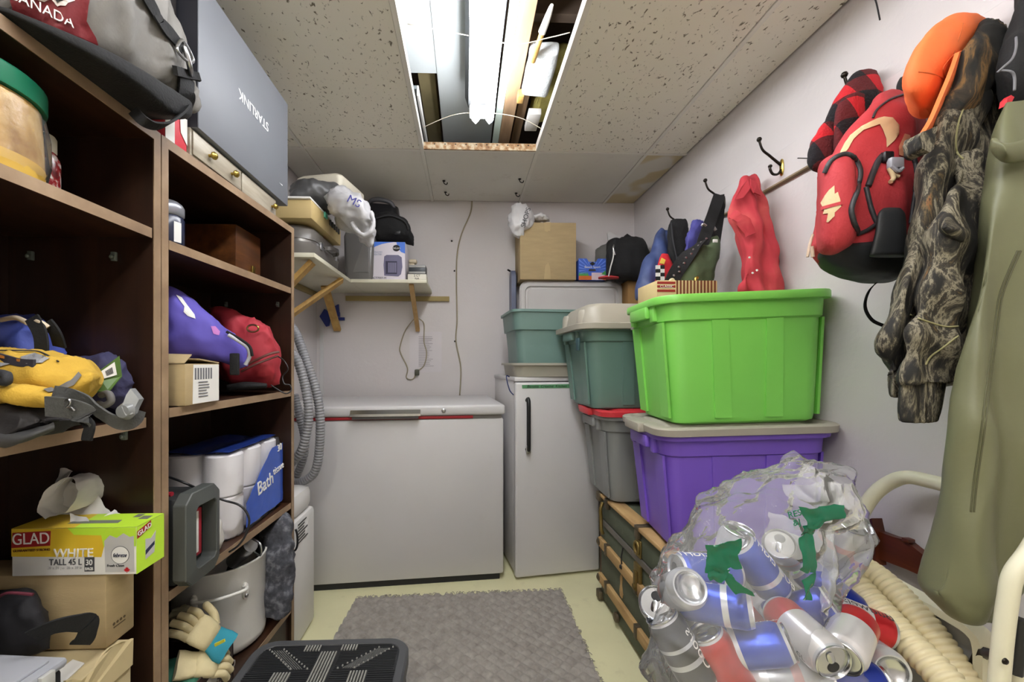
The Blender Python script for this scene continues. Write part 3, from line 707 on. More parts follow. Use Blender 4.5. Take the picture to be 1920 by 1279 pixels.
b = BM(); tube(b, [PD(660, 418, 1.9), PD(672, 436, 1.9), PD(684, 441, 1.9), PD(697, 432, 1.9), PD(701, 410, 1.9), PD(694, 398, 1.9)], .011, n=8, m=5); ridge(b, .004, 30); part('handle', b, mat('white_carrier', 'c2c1c4', .3), wb, 80)
b = BM(); loft(b, [rrect(.155, .16, .02, 0), rrect(.165, .17, .025, .03), rrect(.175, .18, .025, .25), rrect(.16, .165, .03, .28)], M=rot((-.622, 2.46, 1.604), 4))
gc = solo('grey_bin_case', b, mat('grey_tub', '62605e', .32, var=.06), 'upright dark grey plastic wastebasket in the inner corner of the shelf', 'basket')
b = BM(); loft(b, [rrect(.13, .15, .02, .04), rrect(.13, .15, .02, .22)], M=rot((-.627, 2.386, 1.604), 4)); bmesh.ops.scale(b, vec=(1, .05, 1), verts=b.verts[:], space=Matrix.Translation((.627, -2.376, 0))); part('front_panel', b, mat('grey_tub2', '6d6b69', .3), gc, 30)
b = BM(); loft(b, [rrect(.2, .12, .04, 0), rrect(.22, .14, .05, .03), rrect(.22, .14, .05, .47), rrect(.2, .12, .05, .52)], M=rot((-.565, 2.635, 1.603), 0, 0, 4))
sk = solo('black_suitcase', b, mat('black_gloss', '1c1c20', .3), 'upright black suitcase behind the wastebasket on the corner shelf', 'suitcase')
b = BM(); tube(b, [(-.60, 2.62, 2.11), (-.60, 2.58, 2.135), (-.545, 2.565, 2.145), (-.47, 2.58, 2.13), (-.45, 2.60, 2.09)], .014, n=8); part('handle', b, mat('grey_handle', '55555a', .35), sk, 60)
hb = thing('heater_box', 'white and blue carton with picture of a ceramic heater on the shelf', 'box', (-.45, 2.5, 1.603))
hy, hx0, hx1, hz0, hz1 = 2.395, -.548, -.352, 1.603, 1.828
b = BM(); box(b, hx0, hx1, hy, hy+.15, hz0, hz1, .002); part('carton', b, mat('carton_white', 'd8d2dc', .5, var=.02), hb)
def hq(*p): return [V((hx0+(hx1-hx0)*u, hy-.0006, hz0+(hz1-hz0)*v)) for u, v in p]
blu = mat('carton_blue', '4c7bdc', .45)
b = BM(); prism(b, hq((0, 1), (0, .80), (.12, .88), (.3, .94), (.5, .98), (.7, 1)), (0, -1, 0), .0003); prism(b, hq((.74, 1), (.78, .85), (.88, .74), (1, .70), (1, 1)), (0, -1, 0), .0003); part('blue_print', b, blu, hb, 0)
b = BM(); prism(b, hq(*[(.74+.11*math.cos(a*PI/12), .84+.085*math.sin(a*PI/12)) for a in range(24)]), (0, -1, 0), .0006); part('round_badge', b, ink, hb, 0)
text('DeLorn', hq((.74, .84))[0]+V((0, -.0006, 0)), (1, 0, 0), UP, .016, white_pp, hb)
b = BM(); prism(b, hq((.38, .12), (.36, .4), (.38, .62), (.45, .66), (.8, .66), (.9, .6), (.92, .35), (.88, .16), (.8, .1)), (0, -1, 0), .0006); part('heater_print', b, mat('print_slate', '6d6a86', .5), hb, 0)
b = BM(); prism(b, hq((.42, .16), (.42, .5), (.76, .5), (.76, .16)), (0, -1, 0), .0009); part('heater_grille_print', b, mat('print_navy', '34324a', .5), hb, 0)
b = BM()
for k in range(6): prism(b, hq((.50+k*.042, .2), (.50+k*.042, .46), (.525+k*.042, .46), (.525+k*.042, .2)), (0, -1, 0), .0012)
part('grille_lines_print', b, mat('print_grey', '8583a0', .5), hb, 0)
text('CERAMIC\nHEATER', hq((.18, .70))[0], (1, 0, 0), UP, .014, mat('print_pale', '9aa4b8', .5), hb)
text('HCT7007-M', hq((.22, .055))[0], (1, 0, 0), UP, .017, ink, hb)
bb = thing('camera_bag', 'black padded bag with buckle sitting on the heater box', 'bag', (-.45, 2.5, 1.83))
b = BM(); cols(b, [(702, 408, 452, 2.46, .06), (712, 404, 453, 2.47, .09), (735, 403, 453, 2.47, .1), (757, 412, 453, 2.47, .09), (768, 428, 456, 2.47, .07), (775, 445, 460, 2.47, .03)], p=3.2, m=6); ridge(b, .006, 16, 9); part('body', b, black_cl, bb, 70)
b = BM(); tube(b, [PD(705, 410, 2.38), PD(730, 404, 2.36), PD(758, 414, 2.37), PD(766, 430, 2.38)], .004, n=6); part('piping', b, dark_cl, bb, 60)
b = BM(); box(b, -.41, -.375, 2.36, 2.375, 1.865, 1.885, .004); part('buckle', b, black_pl, bb)
b = BM(); box(b, -.338, -.228, 2.40, 2.50, 1.603, 1.642, .002); r1 = solo('small_carton', b, mat('pale_carton', 'd6d2c6', .6), 'small pale carton with dark print at right end of the shelf', 'box')
text('2 CT\nNA', V((-.283, 2.3995, 1.623)), (1, 0, 0), UP, .018, ink, r1)
b = BM(); box(b, -.332, -.232, 2.405, 2.49, 1.643, 1.697, .004); r2 = solo('radio', b, mat('radio_dark', '33383e', .4), 'small dark radio stacked on the small pale carton', 'radio')
b = BM(); box(b, -.33, -.234, 2.4035, 2.4055, 1.682, 1.695, .001); box(b, -.33, -.234, 2.4035, 2.4055, 1.645, 1.658, .001); part('silver_trim', b, mat('trim_grey', '9a9a98', .5), r2, split=True)
b = BM(); box(b, -.348, -.312, 2.52, 2.57, 1.603, 1.735, .004); box(b, -.35, -.30, 2.52, 2.57, 1.736, 1.762, .01); solo('light_gadget', b, mat('gadget', 'b7aa90', .4), 'small cream and black gadget standing behind the small radio', 'gadget')
# cords on back wall and notice
cordm = mat('cord_beige', '9a9078', .5)
yw = YB-.006
b = BM(); tube(b, [PY(885, 377, yw), PY(882, 400, yw), PY(865, 440, yw), PY(857, 480, yw), PY(856, 540, yw), PY(857, 600, yw), PY(855, 640, yw), PY(864, 690, yw), PY(862, 742, yw)], .0045, n=8); solo('power_cord', b, cordm, 'long beige power cord running down the back wall to the freezer', 'cord', smooth=180)
b = BM(); tube(b, [PY(786, 598, 2.66), PY(795, 608, yw), PY(795, 640, yw), PY(800, 662, yw), PY(795, 685, yw), PY(783, 697, yw), PY(774, 711, yw), PY(762, 708, yw), PY(764, 690, yw), PY(752, 664, yw), PY(750, 650, yw), PY(760, 620, yw), PY(776, 599, 2.66)], .0038, n=8)
ec = solo('extension_cord', b, cordm, 'looped beige extension cord hanging from the wooden shelf brace', 'cord', smooth=180)
b = BM(); box(b, -.335, -.305, yw-.02, yw+.002, 1.035, 1.075, .006); part('plug', b, mat('plug_dark', '4a4a3c', .5), ec)
b = BM(); prism(b, [PY(768, 622, YB-.0012), PY(828, 622, YB-.0012), PY(828, 698, YB-.0012), PY(768, 698, YB-.0012)], (0, -1, 0), .001)
nt_ = solo('paper_notice', b, mat('notice_paper', 'cfcacd', .7, var=.02), 'faded typed paper notice taped to back wall beside the looped cord', 'paper', smooth=0)
b = BM(); lines(b, PY(785, 632, YB-.003), (1, 0, 0), UP, 18, .1, .0115, .003); part('typed_lines', b, mat('faded_ink', '9b969c', .7), nt_, 0, kind='stuff')
# nails
b = BM()
for i, (px, py) in enumerate(((847, 452), (852, 508), (853, 640), (972, 478))):
    r = .008 if i == 3 else .006
    bb_ = BM(); lathe(bb_, [(r, 0), (r*.8, .006), (.0005, .008)], n=12, M=rot(PY(px, py, YB-.001), 0, 90))
    solo('wall_nail', bb_, darkmetal, ('dark nail head in back wall, topmost beside the power cord', 'dark nail head in back wall, second down beside the power cord', 'dark nail head in back wall, lowest beside the power cord', 'round dark knob on back wall left of the tall cardboard box')[i], 'nail')
b.free()
b = BM(); tube(b, [PY(968, 512, YB), PY(960, 510, YB-.03), PY(952, 506, YB-.05)], .006, n=8); solo('wall_peg', b, darkmetal, 'short dark peg sticking out of back wall above the slate lid', 'peg')
# ================================================================ bookcases
def bookcase(label, M, L_, shelves, loc, top=1.62, D=.305, pins=()):
    """local: y along the front, x from 0 (front) to -D (back)"""
    t = thing('bookcase', label, 'bookcase', M=M)
    th = .019
    for y in (0, L_-th):
        b = BM(); box(b, -D, -.002, y, y+th, 0, top, M=M); s = part('side_panel', b, walnut, t, 0)
        b = BM(); box(b, -.002, 0, y, y+th, 0, top, M=M); part('edge_band', b, edge_m, s, 0)
    b = BM(); box(b, -D, -.002, th, L_-th, top-.021, top-.001, M=M); s = part('top_panel', b, walnut_h, t, 0)
    b = BM(); box(b, -.002, 0, th, L_-th, top-.022, top, M=M); part('edge_band', b, edge_m, s, 0)
    b = BM(); box(b, -D, -D+.005, th, L_-th, .05, top-.02, M=M); part('back_panel', b, walnut, t, 0)
    b = BM(); box(b, -.03, -.012, th, L_-th, 0, .2, M=M); part('kick_board', b, walnut, t, 0)
    for z, set_ in shelves:
        b = BM(); box(b, -D+.006, -set_-.002, th+.002, L_-th-.002-.004, z-.02, z, M=M); s = part('shelf', b, walnut_h, t, 0)
        b = BM(); box(b, -set_-.002, -set_, th+.002, L_-th-.006, z-.0205, z+.0005, M=M); part('edge_band', b, edge_m, s, 0)
    for (x, y, z) in pins:
        b = BM(); box(b, x-.005, x+.005, y-.008, y, z-.02, z, .002, M=M); lathe(b, [(.0045, 0), (.0045, .004), (.002, .006)], n=10, M=M@rot((x, y-.008, z-.012), 0, 90)); part('shelf_pin', b, mat('clear_pin', '5d635d', .15), t)
    return t
M1 = rot((-.664, -.005, 0)); M2 = rot((-.664, .912, 0), -2.4)
z1, z2, z3, z4 = 1.405, 1.003, .60, .22
bookcase('dark walnut bookcase nearest the camera at left frame edge', M1, .914, ((z1, 0), (z2, .012), (z4, 0)), None, pins=((-.08, .895, z1-.05), (-.25, .895, z1-.05), (-.03, .86, z2-.021)))
y1_, y2_, y3_, y4_ = 1.394, 1.017, .605, .222
bookcase('dark walnut bookcase farther from camera, next to the chest freezer', M2, .625, ((y1_, 0), (y2_, 0), (y3_, 0), (y4_, 0)), None, pins=((-.05, .606, y1_-.05), (-.24, .606, y1_-.05)))
XF = -.664
# ---------------------------------------------------------------- top of the bookcases
sbx = thing('satellite_box', 'large dark grey carton with upside down white brand name on the right bookcase', 'box', (-.8, 1.25, 1.69))
slate = mat('slate_card', '6d7077', .5, var=.03)
b = BM(); box(b, -.93, -.645, 1.005, 1.50, 1.689, 2.06, .002); part('carton', b, slate, sbx)
b = BM(); box(b, -.9305, -.647, 1.0038, 1.0048, 1.69, 2.058); part('navy_end', b, mat('navy_card', '23242c', .5), sbx)
text('STARLINK', V((-.645, 1.265, 1.89)), (0, -1, -.0), (0, 0, -1), .041, mat('print_white', 'e9e9ea', .5), sbx, sx=.95)
b = BM(); prism(b, [(-.6445, 1.43, 1.745), (-.6445, 1.455, 1.748), (-.6445, 1.455, 1.7435)], (1, 0, 0), .0004); part('logo_print', b, mat('print_white', 'e9e9ea', .5), sbx, 0)
cbn = thing('small_drawer_case', 'flat metallic drawer case with brass knobs under the dark grey carton', 'case', (-.8, 1.2, 1.62))
champ = ramp_mat('champagne_panel', [(.3, '8d8474'), (.5, 'a29988'), (.7, 'b3ab9b')], 10, aniso=(2, .5, 4), rough=.4)
b = BM(); box(b, -.95, -.662, 1.0, 1.44, 1.621, 1.688, .002); part('body', b, champ, cbn)
for y0, y1 in ((1.006, 1.215), (1.221, 1.434)):
    b = BM(); box(b, -.6615, -.6575, y0, y1, 1.625, 1.684, .002); d = part('drawer', b, champ, cbn)
    for yk in ((y0+.06, y0+.16) if y0 < 1.1 else (y1-.03,)):
        b = BM(); lathe(b, [(.004, 0), (.004, .006), (.009, .010), (.010, .015), (.006, .020), (.001, .021)], n=16, M=Matrix.Translation((-.658, yk, 1.652))@Matrix.Rotation(PI/2, 4, 'Y')); part('knob', b, brass, d)
b = BM(); box(b, -.96, -.692, .962, .998, 1.705, 2.12, .002); bk = solo('black_carton', b, mat('black_card', '231f20', .5), 'tall slim black carton stood beside the dark grey carton', 'box')
b = BM(); box(b, -.692, -.690, .9615, .963, 1.706, 2.119); part('white_edge', b, white_pp, bk)
b = BM(); box(b, -.96, -.668, .925, .998, 1.621, 1.704, .002)
rb = solo('red_white_box', b, mat('red_card', 'd23c4a', .5), 'red and white carton lying below the slim black carton', 'box')
b = BM(); prism(b, [(-.667, .926, 1.622), (-.667, .955, 1.622), (-.667, .955, 1.703), (-.667, .926, 1.703)], (1, 0, 0), .0006); prism(b, [(-.667, .975, 1.66), (-.667, .997, 1.64), (-.667, .997, 1.703), (-.667, .972, 1.703)], (1, 0, 0), .0006); part('white_panel', b, white_pp, rb, 0)
# duffel bag
df = thing('duffel_bag', 'grey and dark red duffel bag with white lettering on top of nearest bookcase', 'bag', (-.78, .75, 1.62))
greyc = mat('grey_nylon', '6f6c67', .6, var=.12, vs=9, bump=.15, bs=150)
redc = mat('dark_red_nylon', '6f151c', .6, var=.1, vs=9, bump=.15, bs=150)
def dring(y, x0, x1, z0, z1, n=44, p=3.0):
    c = V(((x0+x1)/2, y, (z0+z1)/2)); return sring(c, V(((x1-x0)/2, 0, 0)), V((0, 0, (z1-z0)/2)), n, p)
def loftm(secs, m, p=3.0): return [dring(*q[:5], p=p) for q in catmull([list(s_) for s_ in secs], m)]
b = BM(); R = loftm([(.590, -.93, -.72, 1.64, 1.92), (.594, -.955, -.690, 1.623, 1.97), (.61, -.957, -.655, 1.622, 1.99), (.645, -.957, -.622, 1.622, 2.0), (.69, -.957, -.592, 1.622, 2.0), (.75, -.957, -.580, 1.622, 1.98), (.82, -.957, -.582, 1.622, 1.93), (.87, -.957, -.592, 1.635, 1.87), (.915, -.95, -.602, 1.652, 1.80), (.945, -.93, -.615, 1.668, 1.76), (.953, -.88, -.70, 1.68, 1.73)], 8)
loft(b, R); ridge(b, .014, 9, 4, (1, 1.5, .8)); ridge(b, .005, 20, 6); clampv(b, lambda c: (c.x, max(.585, c.y), max(c.z, 1.6215))); dbody = part('body', b, greyc, df, 80); add_fold(greyc, 9, .8, .02)
b = BM(); R = loftm([(.596, -.955, -.684, 1.6215, 1.630), (.61, -.957, -.652, 1.6215, 1.634), (.645, -.957, -.617, 1.6215, 1.642), (.69, -.957, -.586, 1.6212, 1.650), (.75, -.957, -.573, 1.6212, 1.660), (.81, -.957, -.575, 1.6215, 1.672), (.86, -.955, -.583, 1.632, 1.685), (.91, -.945, -.597, 1.652, 1.70), (.94, -.90, -.640, 1.668, 1.69)], 6, p=4.5); loft(b, R); clampv(b, lambda c: (c.x, c.y, c.z-max(0, c.x+.66)*.25*max(0, 1-(c.z-1.62)/.05))); part('base', b, black_cl, df, 60, label='black nylon base')
tr_ = surf(dbody)
b = BM(); decal(b, tr_, [(18, -40), (22, 20), (30, 42), (75, 62), (130, 82), (190, 103), (178, 70), (160, 38), (163, 10), (176, -40)], .003, 8, .65); part('red_panel', b, redc, df, 60, label='dark red end panel')
lett = mat('lettering_white', 'ddd4cf', .6)
text('CANADA', on(tr_, 80, 22, .012, .62), (.62, .78, .0), (0, 0, 1), .0225, lett, df, sx=.74, ext=.001)
b = BM(); decal(b, tr_, [(55, -30), (60, -4), (80, 2), (95, -2), (112, 16), (122, 12), (125, 6), (138, 2), (120, -30)], .0015, 8, .62, .0038); part('emblem_outline', b, lett, df, 0)
b = BM(); decal(b, tr_, [(62, -30), (66, -6), (82, -3), (98, -8), (112, 10), (118, 6), (119, 0), (130, -2), (116, -30)], .0015, 8, .62, .0056); part('emblem', b, ink, df, 0)
def dp(px, py, o_=.006): return on(tr_, px, py, o_, .85)
b = BM(); strap(b, [dp(262, -20), dp(285, 22), dp(300, 45), dp(318, 68), dp(330, 90, .012)], .026, .004, (0, 1, .6)); part('strap_upper', b, black_cl, df, 60)
b = BM(); tube(b, [dp(330, 88, .016), dp(334, 104, .018), dp(338, 122, .018), dp(342, 136, .016)], .0055, n=10); tube(b, [dp(318, 84, .014), dp(334, 82, .016), dp(344, 104, .018), dp(336, 112, .018), dp(322, 98, .016), dp(318, 84, .014)], .003, n=8); part('snap_hook', b, steel, df, 60)
b = BM(); strap(b, [dp(320, 132, .012), dp(342, 138, .013), dp(364, 147, .012)], .016, .008, (0, 0, 1)); strap(b, [dp(342, 138, .008), dp(342, 165, .008), dp(338, 190, .010), dp(330, 208, .012)], .042, .005, (0, 1, .2)); part('strap_tab', b, black_cl, df, 60)
b = BM(); strap(b, [PD(250, 208, .76), PD(268, 226, .76), PD(290, 236, .78), PD(315, 232, .80), PD(338, 215, .83), PD(350, 200, .85)], .020, .004, (1, 0, .6)); part('strap_loop', b, black_cl, df, 60)
b = BM(); box(b, -.93, -.672, .30, .580, 1.621, 1.90, .003); solo('white_carton', b, white_pp, 'white carton beside the duffel bag at top left corner of the photo', 'box')
b = BM(); 
# ---------------------------------------------------------------- shelf 1 left: jars
def jar(name, label, c, prof, bodym, lidprof, lidm, cat='jar'):
    t = thing(name, label, cat, c)
    b_ = BM(); lathe(b_, prof, c, 40); part('body', b_, bodym, t, 50)
    b_ = BM(); lathe(b_, lidprof, c, 40); part('lid', b_, lidm, t, 40)
    return t
b.free()
tanw = ramp_mat('wrapped_tan', [(.3, '8a6330'), (.5, 'b08c50'), (.7, 'cdb07a')], 20, rough=.25, bump=.5)
jt = jar('storage_jar', 'large plastic wrapped tan jar with green lid on upper left shelf', (-.775, .63, z1+.001), [(.095, 0), (.103, .01), (.104, .03), (.1, .12), (.088, .125)], tanw, [(.106, .122), (.107, .126), (.107, .152), (.103, .156), (.01, .156)], mat('green_lid', '0f6a4c', .4))
b = BM(); lathe(b, [(.1065, .012), (.1085, .04), (.1075, .08), (.105, .11)], (-.775, .63, z1+.001), 60, cap0=False, cap1=False); ridge(b, .006, 30, 2); part('plastic_wrap', b, film('wrap_film', body=.06, gl=.10, rough=.15), jt, 180)
b = BM(); lathe(b, [(.104, .001), (.1045, .028), (.1, .03)], (-.775, .63, z1+.001), 40); part('yellow_label', b, mat('yellow_label', 'c9a13c', .5), jt, 50)
jar('spice_jar', 'small jar of red contents with white lid beside the large wrapped jar', (-.78, .765, z1+.001), [(.028, 0), (.032, .006), (.032, .085), (.026, .10)], ramp_mat('red_contents', [(.4, '5d1014'), (.52, '8f2024'), (.6, 'cfc6be')], 40, rough=.25), [(.026, .098), (.027, .102), (.027, .126), (.025, .13), (.002, .13)], mat('ivory_lid', 'cfc9b4', .4))
# shelf 2 left: bags
bl = thing('blue_backpack', 'blue and black backpack pushed to the back of the left middle shelf', 'bag', (-.85, .72, z2))
b = BM(); cols(b, [(-70, 600, 705, .79, .06), (-20, 596, 715, .80, .09), (50, 596, 720, .81, .09), (95, 612, 720, .82, .08), (115, 640, 715, .83, .05), (121, 665, 705, .83, .02)], m=14, n=70, p=2.6); ridge(b, .014, 13, 6); pleat(b, .006, 60, 2, 2.5, 40); part('body', b, mat('royal_cloth', '3d4c9a', .7, var=.2, vs=12, bump=.2, bs=160), bl, 70)
b = BM(); strap(b, [PD(60, 596, .72), PD(75, 625, .715), PD(78, 660, .715), PD(70, 690, .72)], .022, .004, (1, 0, 0)); strap(b, [PD(88, 604, .73), PD(104, 625, .735), PD(112, 650, .75)], .02, .004, (1, 0, 0)); part('strap', b, black_cl, bl, 60)
b = BM(); tube(b, [PD(2, 600, .74), PD(30, 596, .73), PD(52, 606, .725)], .0045, n=8); tube(b, [PD(60, 600, .725), PD(75, 604, .72), PD(90, 614, .725)], .0045, n=8); part('reflective_piping', b, mat('piping', 'c9b9a0', .5), bl, 60)
yb = thing('yellow_sling_bag', 'mustard yellow fleece bag with grey trim on left middle shelf', 'bag', (-.75, .68, z2))
yel = mat('mustard_fleece', 'bd9836', .9, var=.1, vs=9, bump=.3, bs=240)
b = BM(); cols(b, [(-60, 665, 745, .70, .06), (-5, 656, 752, .70, .10), (60, 656, 755, .70, .11), (120, 668, 752, .71, .10), (165, 680, 742, .72, .08), (184, 698, 728, .73, .05), (190, 710, 720, .73, .02)], m=14, n=80, p=2.4); ridge(b, .011, 11, 8); pleat(b, .004, 50, 2, 2.5, 60); part('body', b, yel, yb, 80)
b = BM(); cols(b, [(-60, 725, 760, .62, .04), (0, 716, 758, .62, .05), (60, 725, 758, .63, .05), (105, 735, 760, .635, .04), (120, 742, 758, .64, .02)], m=12, n=60); ridge(b, .006, 16, 3); pleat(b, .003, 60, 5, 2, 50); part('lower_pocket', b, yel, yb, 80)
gtr = mat('grey_trim', '6e6c6a', .7)
yt = surf(*[o for o in yb.children if o.name.startswith(('body', 'lower_pocket'))])
def yo(px, py, o_=.003): return on(yt, px, py, o_, .62)
b = BM(); decal(b, yt, [(82, 733), (108, 726), (132, 714), (148, 700), (154, 706), (138, 722), (112, 734), (90, 738)], .0025, 8, .64); part('trim_band', b, gtr, yb, 60)
b = BM(); decal(b, yt, [(38, 672), (64, 664), (91, 673), (78, 682), (52, 684)], .002, 8, .6); decal(b, yt, [(-8, 680), (22, 684), (-8, 691)], .002, 8, .6); part('reflective_patch', b, mat('silver_patch', '8f8f92', .4), yb, 0, split=True)
b = BM(); strap(b, [yo(-10, 668), yo(15, 676), yo(40, 682), yo(66, 684)], .012, .004, (0, 0, 1)); part('embroidered_patch', b, mat('navy_patch', '34323c', .7), yb, 60)
b = BM(); strap(b, [yo(0, 671, .006), yo(20, 677, .006), yo(45, 681, .006)], .004, .002, (0, 0, 1)); part('embroidery', b, mat('orange_thread', 'b8742a', .7), yb, 60)
b = BM(); strap(b, [yo(-8, 660), yo(30, 660), yo(66, 661), yo(85, 668), yo(108, 680)], .002, .002, (0, 0, 1)); part('seam', b, dark_cl, yb, 60)
b = BM(); tube(b, [PD(-5, 700, .60), PD(12, 703, .585), PD(12, 716, .583), PD(-5, 715, .59)], .006, n=8); part('eyelet', b, dark_cl, yb, 60)
b = BM(); cols(b, [(118, 690, 772, .80, .04), (150, 672, 776, .81, .07), (200, 668, 775, .83, .08), (235, 690, 776, .84, .06), (248, 715, 772, .845, .04), (251, 735, 765, .85, .015)], m=14, n=70); ridge(b, .014, 14, 2); pleat(b, .006, 55, 6, 2.5, 50); clampv(b, lambda c: (c.x, min(c.y, .88), c.z))
nb = solo('navy_bag', b, mat('navy_cloth', '2c2a4c', .8, var=.25, bump=.2, bs=160), 'navy cloth bag half hidden behind the yellow bag', 'bag', smooth=80)
b = BM(); tube(b, [PD(190, 741, .74), PD(203, 738, .735), PD(208, 752, .735), PD(196, 760, .735), PD(184, 757, .74)], .006, n=8); part('grey_loop', b, gtr, nb, 60)
gt = thing('hang_tag', 'green cardboard price tag with barcode standing between yellow and navy bags', 'tag', PD(200, 710, .74))
gtm = mat('green_tag', '4c6a2a', .5)
b = BM(); A, B_, C_, D_ = PD(180, 700, .74), PD(224, 667, .77), PD(229, 706, .775), PD(190, 714, .745); nn = (B_-A).cross(D_-A).normalized()
prism(b, [A, B_, C_, D_], nn, .002); prism(b, [D_, C_, PD(205, 735, .745), PD(166, 737, .73)], (0, -.5, 1), .002); part('folded_card', b, gtm, gt, 0)
def lerp4(u, v): return (A*(1-u)+B_*u)*(1-v)+(D_*(1-u)+C_*u)*v
sg = -1 if nn.y > 0 else 1
b = BM(); prism(b, [lerp4(.15, .12)+nn*sg*.0026, lerp4(.75, .12)+nn*sg*.0026, lerp4(.75, .85)+nn*sg*.0026, lerp4(.15, .85)+nn*sg*.0026], nn, .0004); part('price_label', b, white_pp, gt, 0)
b = BM()
for k in range(8): prism(b, [lerp4(.3+.04*k, .3)+nn*sg*.0034, lerp4(.3+.04*k+.022, .3)+nn*sg*.0034, lerp4(.3+.04*k+.022, .7)+nn*sg*.0034, lerp4(.3+.04*k, .7)+nn*sg*.0034], nn, .0003)
part('barcode', b, ink, gt, 0, kind='stuff')
bb2 = thing('black_shoulder_bag', 'flattened black bag with grey webbing straps hanging over the left shelf edge', 'bag', (-.72, .62, z2))
b = BM(); cols(b, [(-60, 762, 835, .64, .05), (0, 757, 828, .64, .08), (50, 755, 812, .65, .085), (100, 760, 800, .67, .08), (135, 764, 792, .69, .06), (160, 770, 788, .71, .03)], m=14, n=70, p=2.3); ridge(b, .012, 13, 11); pleat(b, .004, 40, 5, 2, 60); clampv(b, lambda c: (c.x, c.y, max(c.z, z2+.002) if c.x < XF-.014 else c.z)); part('body', b, mat('black_nylon', '232022', .7, var=.3, bump=.25, bs=160), bb2, 80)
b = BM(); cols(b, [(-40, 800, 842, .60, .02), (10, 806, 836, .605, .03), (60, 800, 822, .61, .03), (100, 790, 806, .62, .02)], m=6); ridge(b, .004, 22, 5); part('front_flap', b, mat('grey_black', '3c3c3e', .6, var=.25), bb2, 80)
web = mat('grey_webbing', '4b4b4a', .8, var=.15, vs=60, bump=.4, bs=300)
b = BM(); strap(b, [PD(100, 737, .60), PD(130, 742, .62), PD(160, 752, .63), PD(185, 772, .635), PD(215, 790, .64), PD(240, 794, .65), PD(256, 784, .66), PD(262, 770, .665)], .022, .003, (0, -.4, 1)); part('webbing_strap', b, web, bb2, 60)
b = BM(); strap(b, [PD(85, 762, .59), PD(115, 764, .595), PD(145, 770, .60), PD(158, 780, .605), PD(160, 796, .61)], .03, .003, (0, -.2, 1)); part('webbing_strap', b, web, bb2, 60)
b = BM(); prism(b, [PD(238, 762, .64), PD(246, 740, .65), PD(254, 728, .655), PD(270, 748, .655), PD(262, 764, .65), PD(258, 775, .645), PD(245, 778, .64)], (0, -1, 0), .01); lathe(b, [(.012, 0), (.014, .006), (.010, .014), (.002, .015)], n=16, M=rot(PD(243, 770, .645), 0, 90)); part('buckle', b, mat('buckle_grey', '77797a', .25), bb2, 40)
b = BM(); strap(b, [PD(160, 788, .61), PD(168, 800, .605), PD(164, 818, .605), PD(163, 826, .605)], .014, .004, (1, 0, 0)); part('strap_end', b, black_cl, bb2, 60)
b = BM(); tube(b, [PD(120, 752, .595), PD(128, 748, .59), PD(132, 756, .59), PD(125, 764, .592), PD(133, 764, .593), PD(140, 770, .595)], .0013, n=6); part('wire_ring', b, steel, bb2, 60)

# bottom left: stacked cartons
tc_ = thing('torn_carton', 'tall pale carton with torn folded top edge at bottom of nearest bookcase', 'box', (-.8, .6, z4))
b = BM(); zt = .572
box(b, -.955, -.662, .40, .828, z4+.002, zt, .003); part('carton', b, card2, tc_)
def torn(y0, y1, n, h, seed):
    random.seed(seed); up = []
    for k in range(n+1): up.append((y0+(y1-y0)*k/n, zt+h*(.55+.45*math.sin(k*.9+seed))*random.uniform(.6, 1.2)))
    return up
b = BM(); up = torn(.69, .826, 10, .022, 2); prism(b, [(-.6615, y, z) for y, z in [(.69, zt-.05), (.826, zt-.05)]]+[(-.660-.003*(i % 2), y, z) for i, (y, z) in enumerate(up[::-1])], (1, 0, 0), .004); part('torn_flap', b, card2, tc_, 0)
b = BM(); up = torn(.41, .675, 12, .004, 5); prism(b, [(-.6615, y, z) for y, z in [(.41, zt-.06), (.672, zt-.05)]]+[(-.660, y, z) for y, z in up[::-1]], (1, 0, 0), .004); part('torn_flap', b, card2, tc_, 0)
b = BM(); prism(b, [(-.72, .45, zt+.001), (-.665, .45, zt+.001), (-.667, .60, zt+.001), (-.69, .76, zt+.001), (-.72, .77, zt+.001)], (0, 0, 1), .002); part('white_liner', b, white_pp, tc_, 0)
bc = thing('plain_carton', 'plain brown carton under the trash bag box with small printed symbols', 'box', (-.8, .83, .575))
b = BM(); box(b, -.955, -.682, .795, .861, zt+.003, .718, .003); part('carton', b, card, bc)
b = BM()
for k, y in enumerate((.812, .820, .828, .836)): lathe(b, [(.0028, 0), (.0028, .0006)], n=6 if k % 2 else 12, M=Matrix.Translation((-.682, y, .612))@Matrix.Rotation(PI/2, 4, 'Y'))
prism(b, [(-.6818, .811, .604), (-.6818, .838, .604), (-.6818, .838, .606), (-.6818, .811, .606)], (1, 0, 0), .0006); part('printed_symbols', b, mat('faded_print', '5a4a32', .8), bc, 0)
# trash bag carton
gb_ = thing('trash_bag_box', 'yellow and white carton of kitchen bags with a white bag pulled out', 'box', (-.75, .82, .706))
gx0, gx1, gy0, gy1, gz0, gz1 = -.847, -.621, .788, .858, .720, .809
b = BM(); box(b, gx0, gx1, gy0, gy1, gz0, gz1, .0015); part('carton', b, white_pp, gb_)
def gq(pts, e=.0004): return [V((gx0+(gx1-gx0)*u, gy0-e, gz0+(gz1-gz0)*v)) for u, v in pts]
def gt2(pts, e=.0004): return [V((gx0+(gx1-gx0)*u, gy0+(gy1-gy0)*v, gz1+e)) for u, v in pts]
def ge(pts, e=.0004): return [V((gx1+e, gy0+(gy1-gy0)*u, gz0+(gz1-gz0)*v)) for u, v in pts]
ylw = ramp_mat('print_yellow', [(.35, 'd8b22a'), (.65, 'd9bb33')], 5, rough=.5); lime = mat('print_lime', 'b9e03a', .5, var=.05)
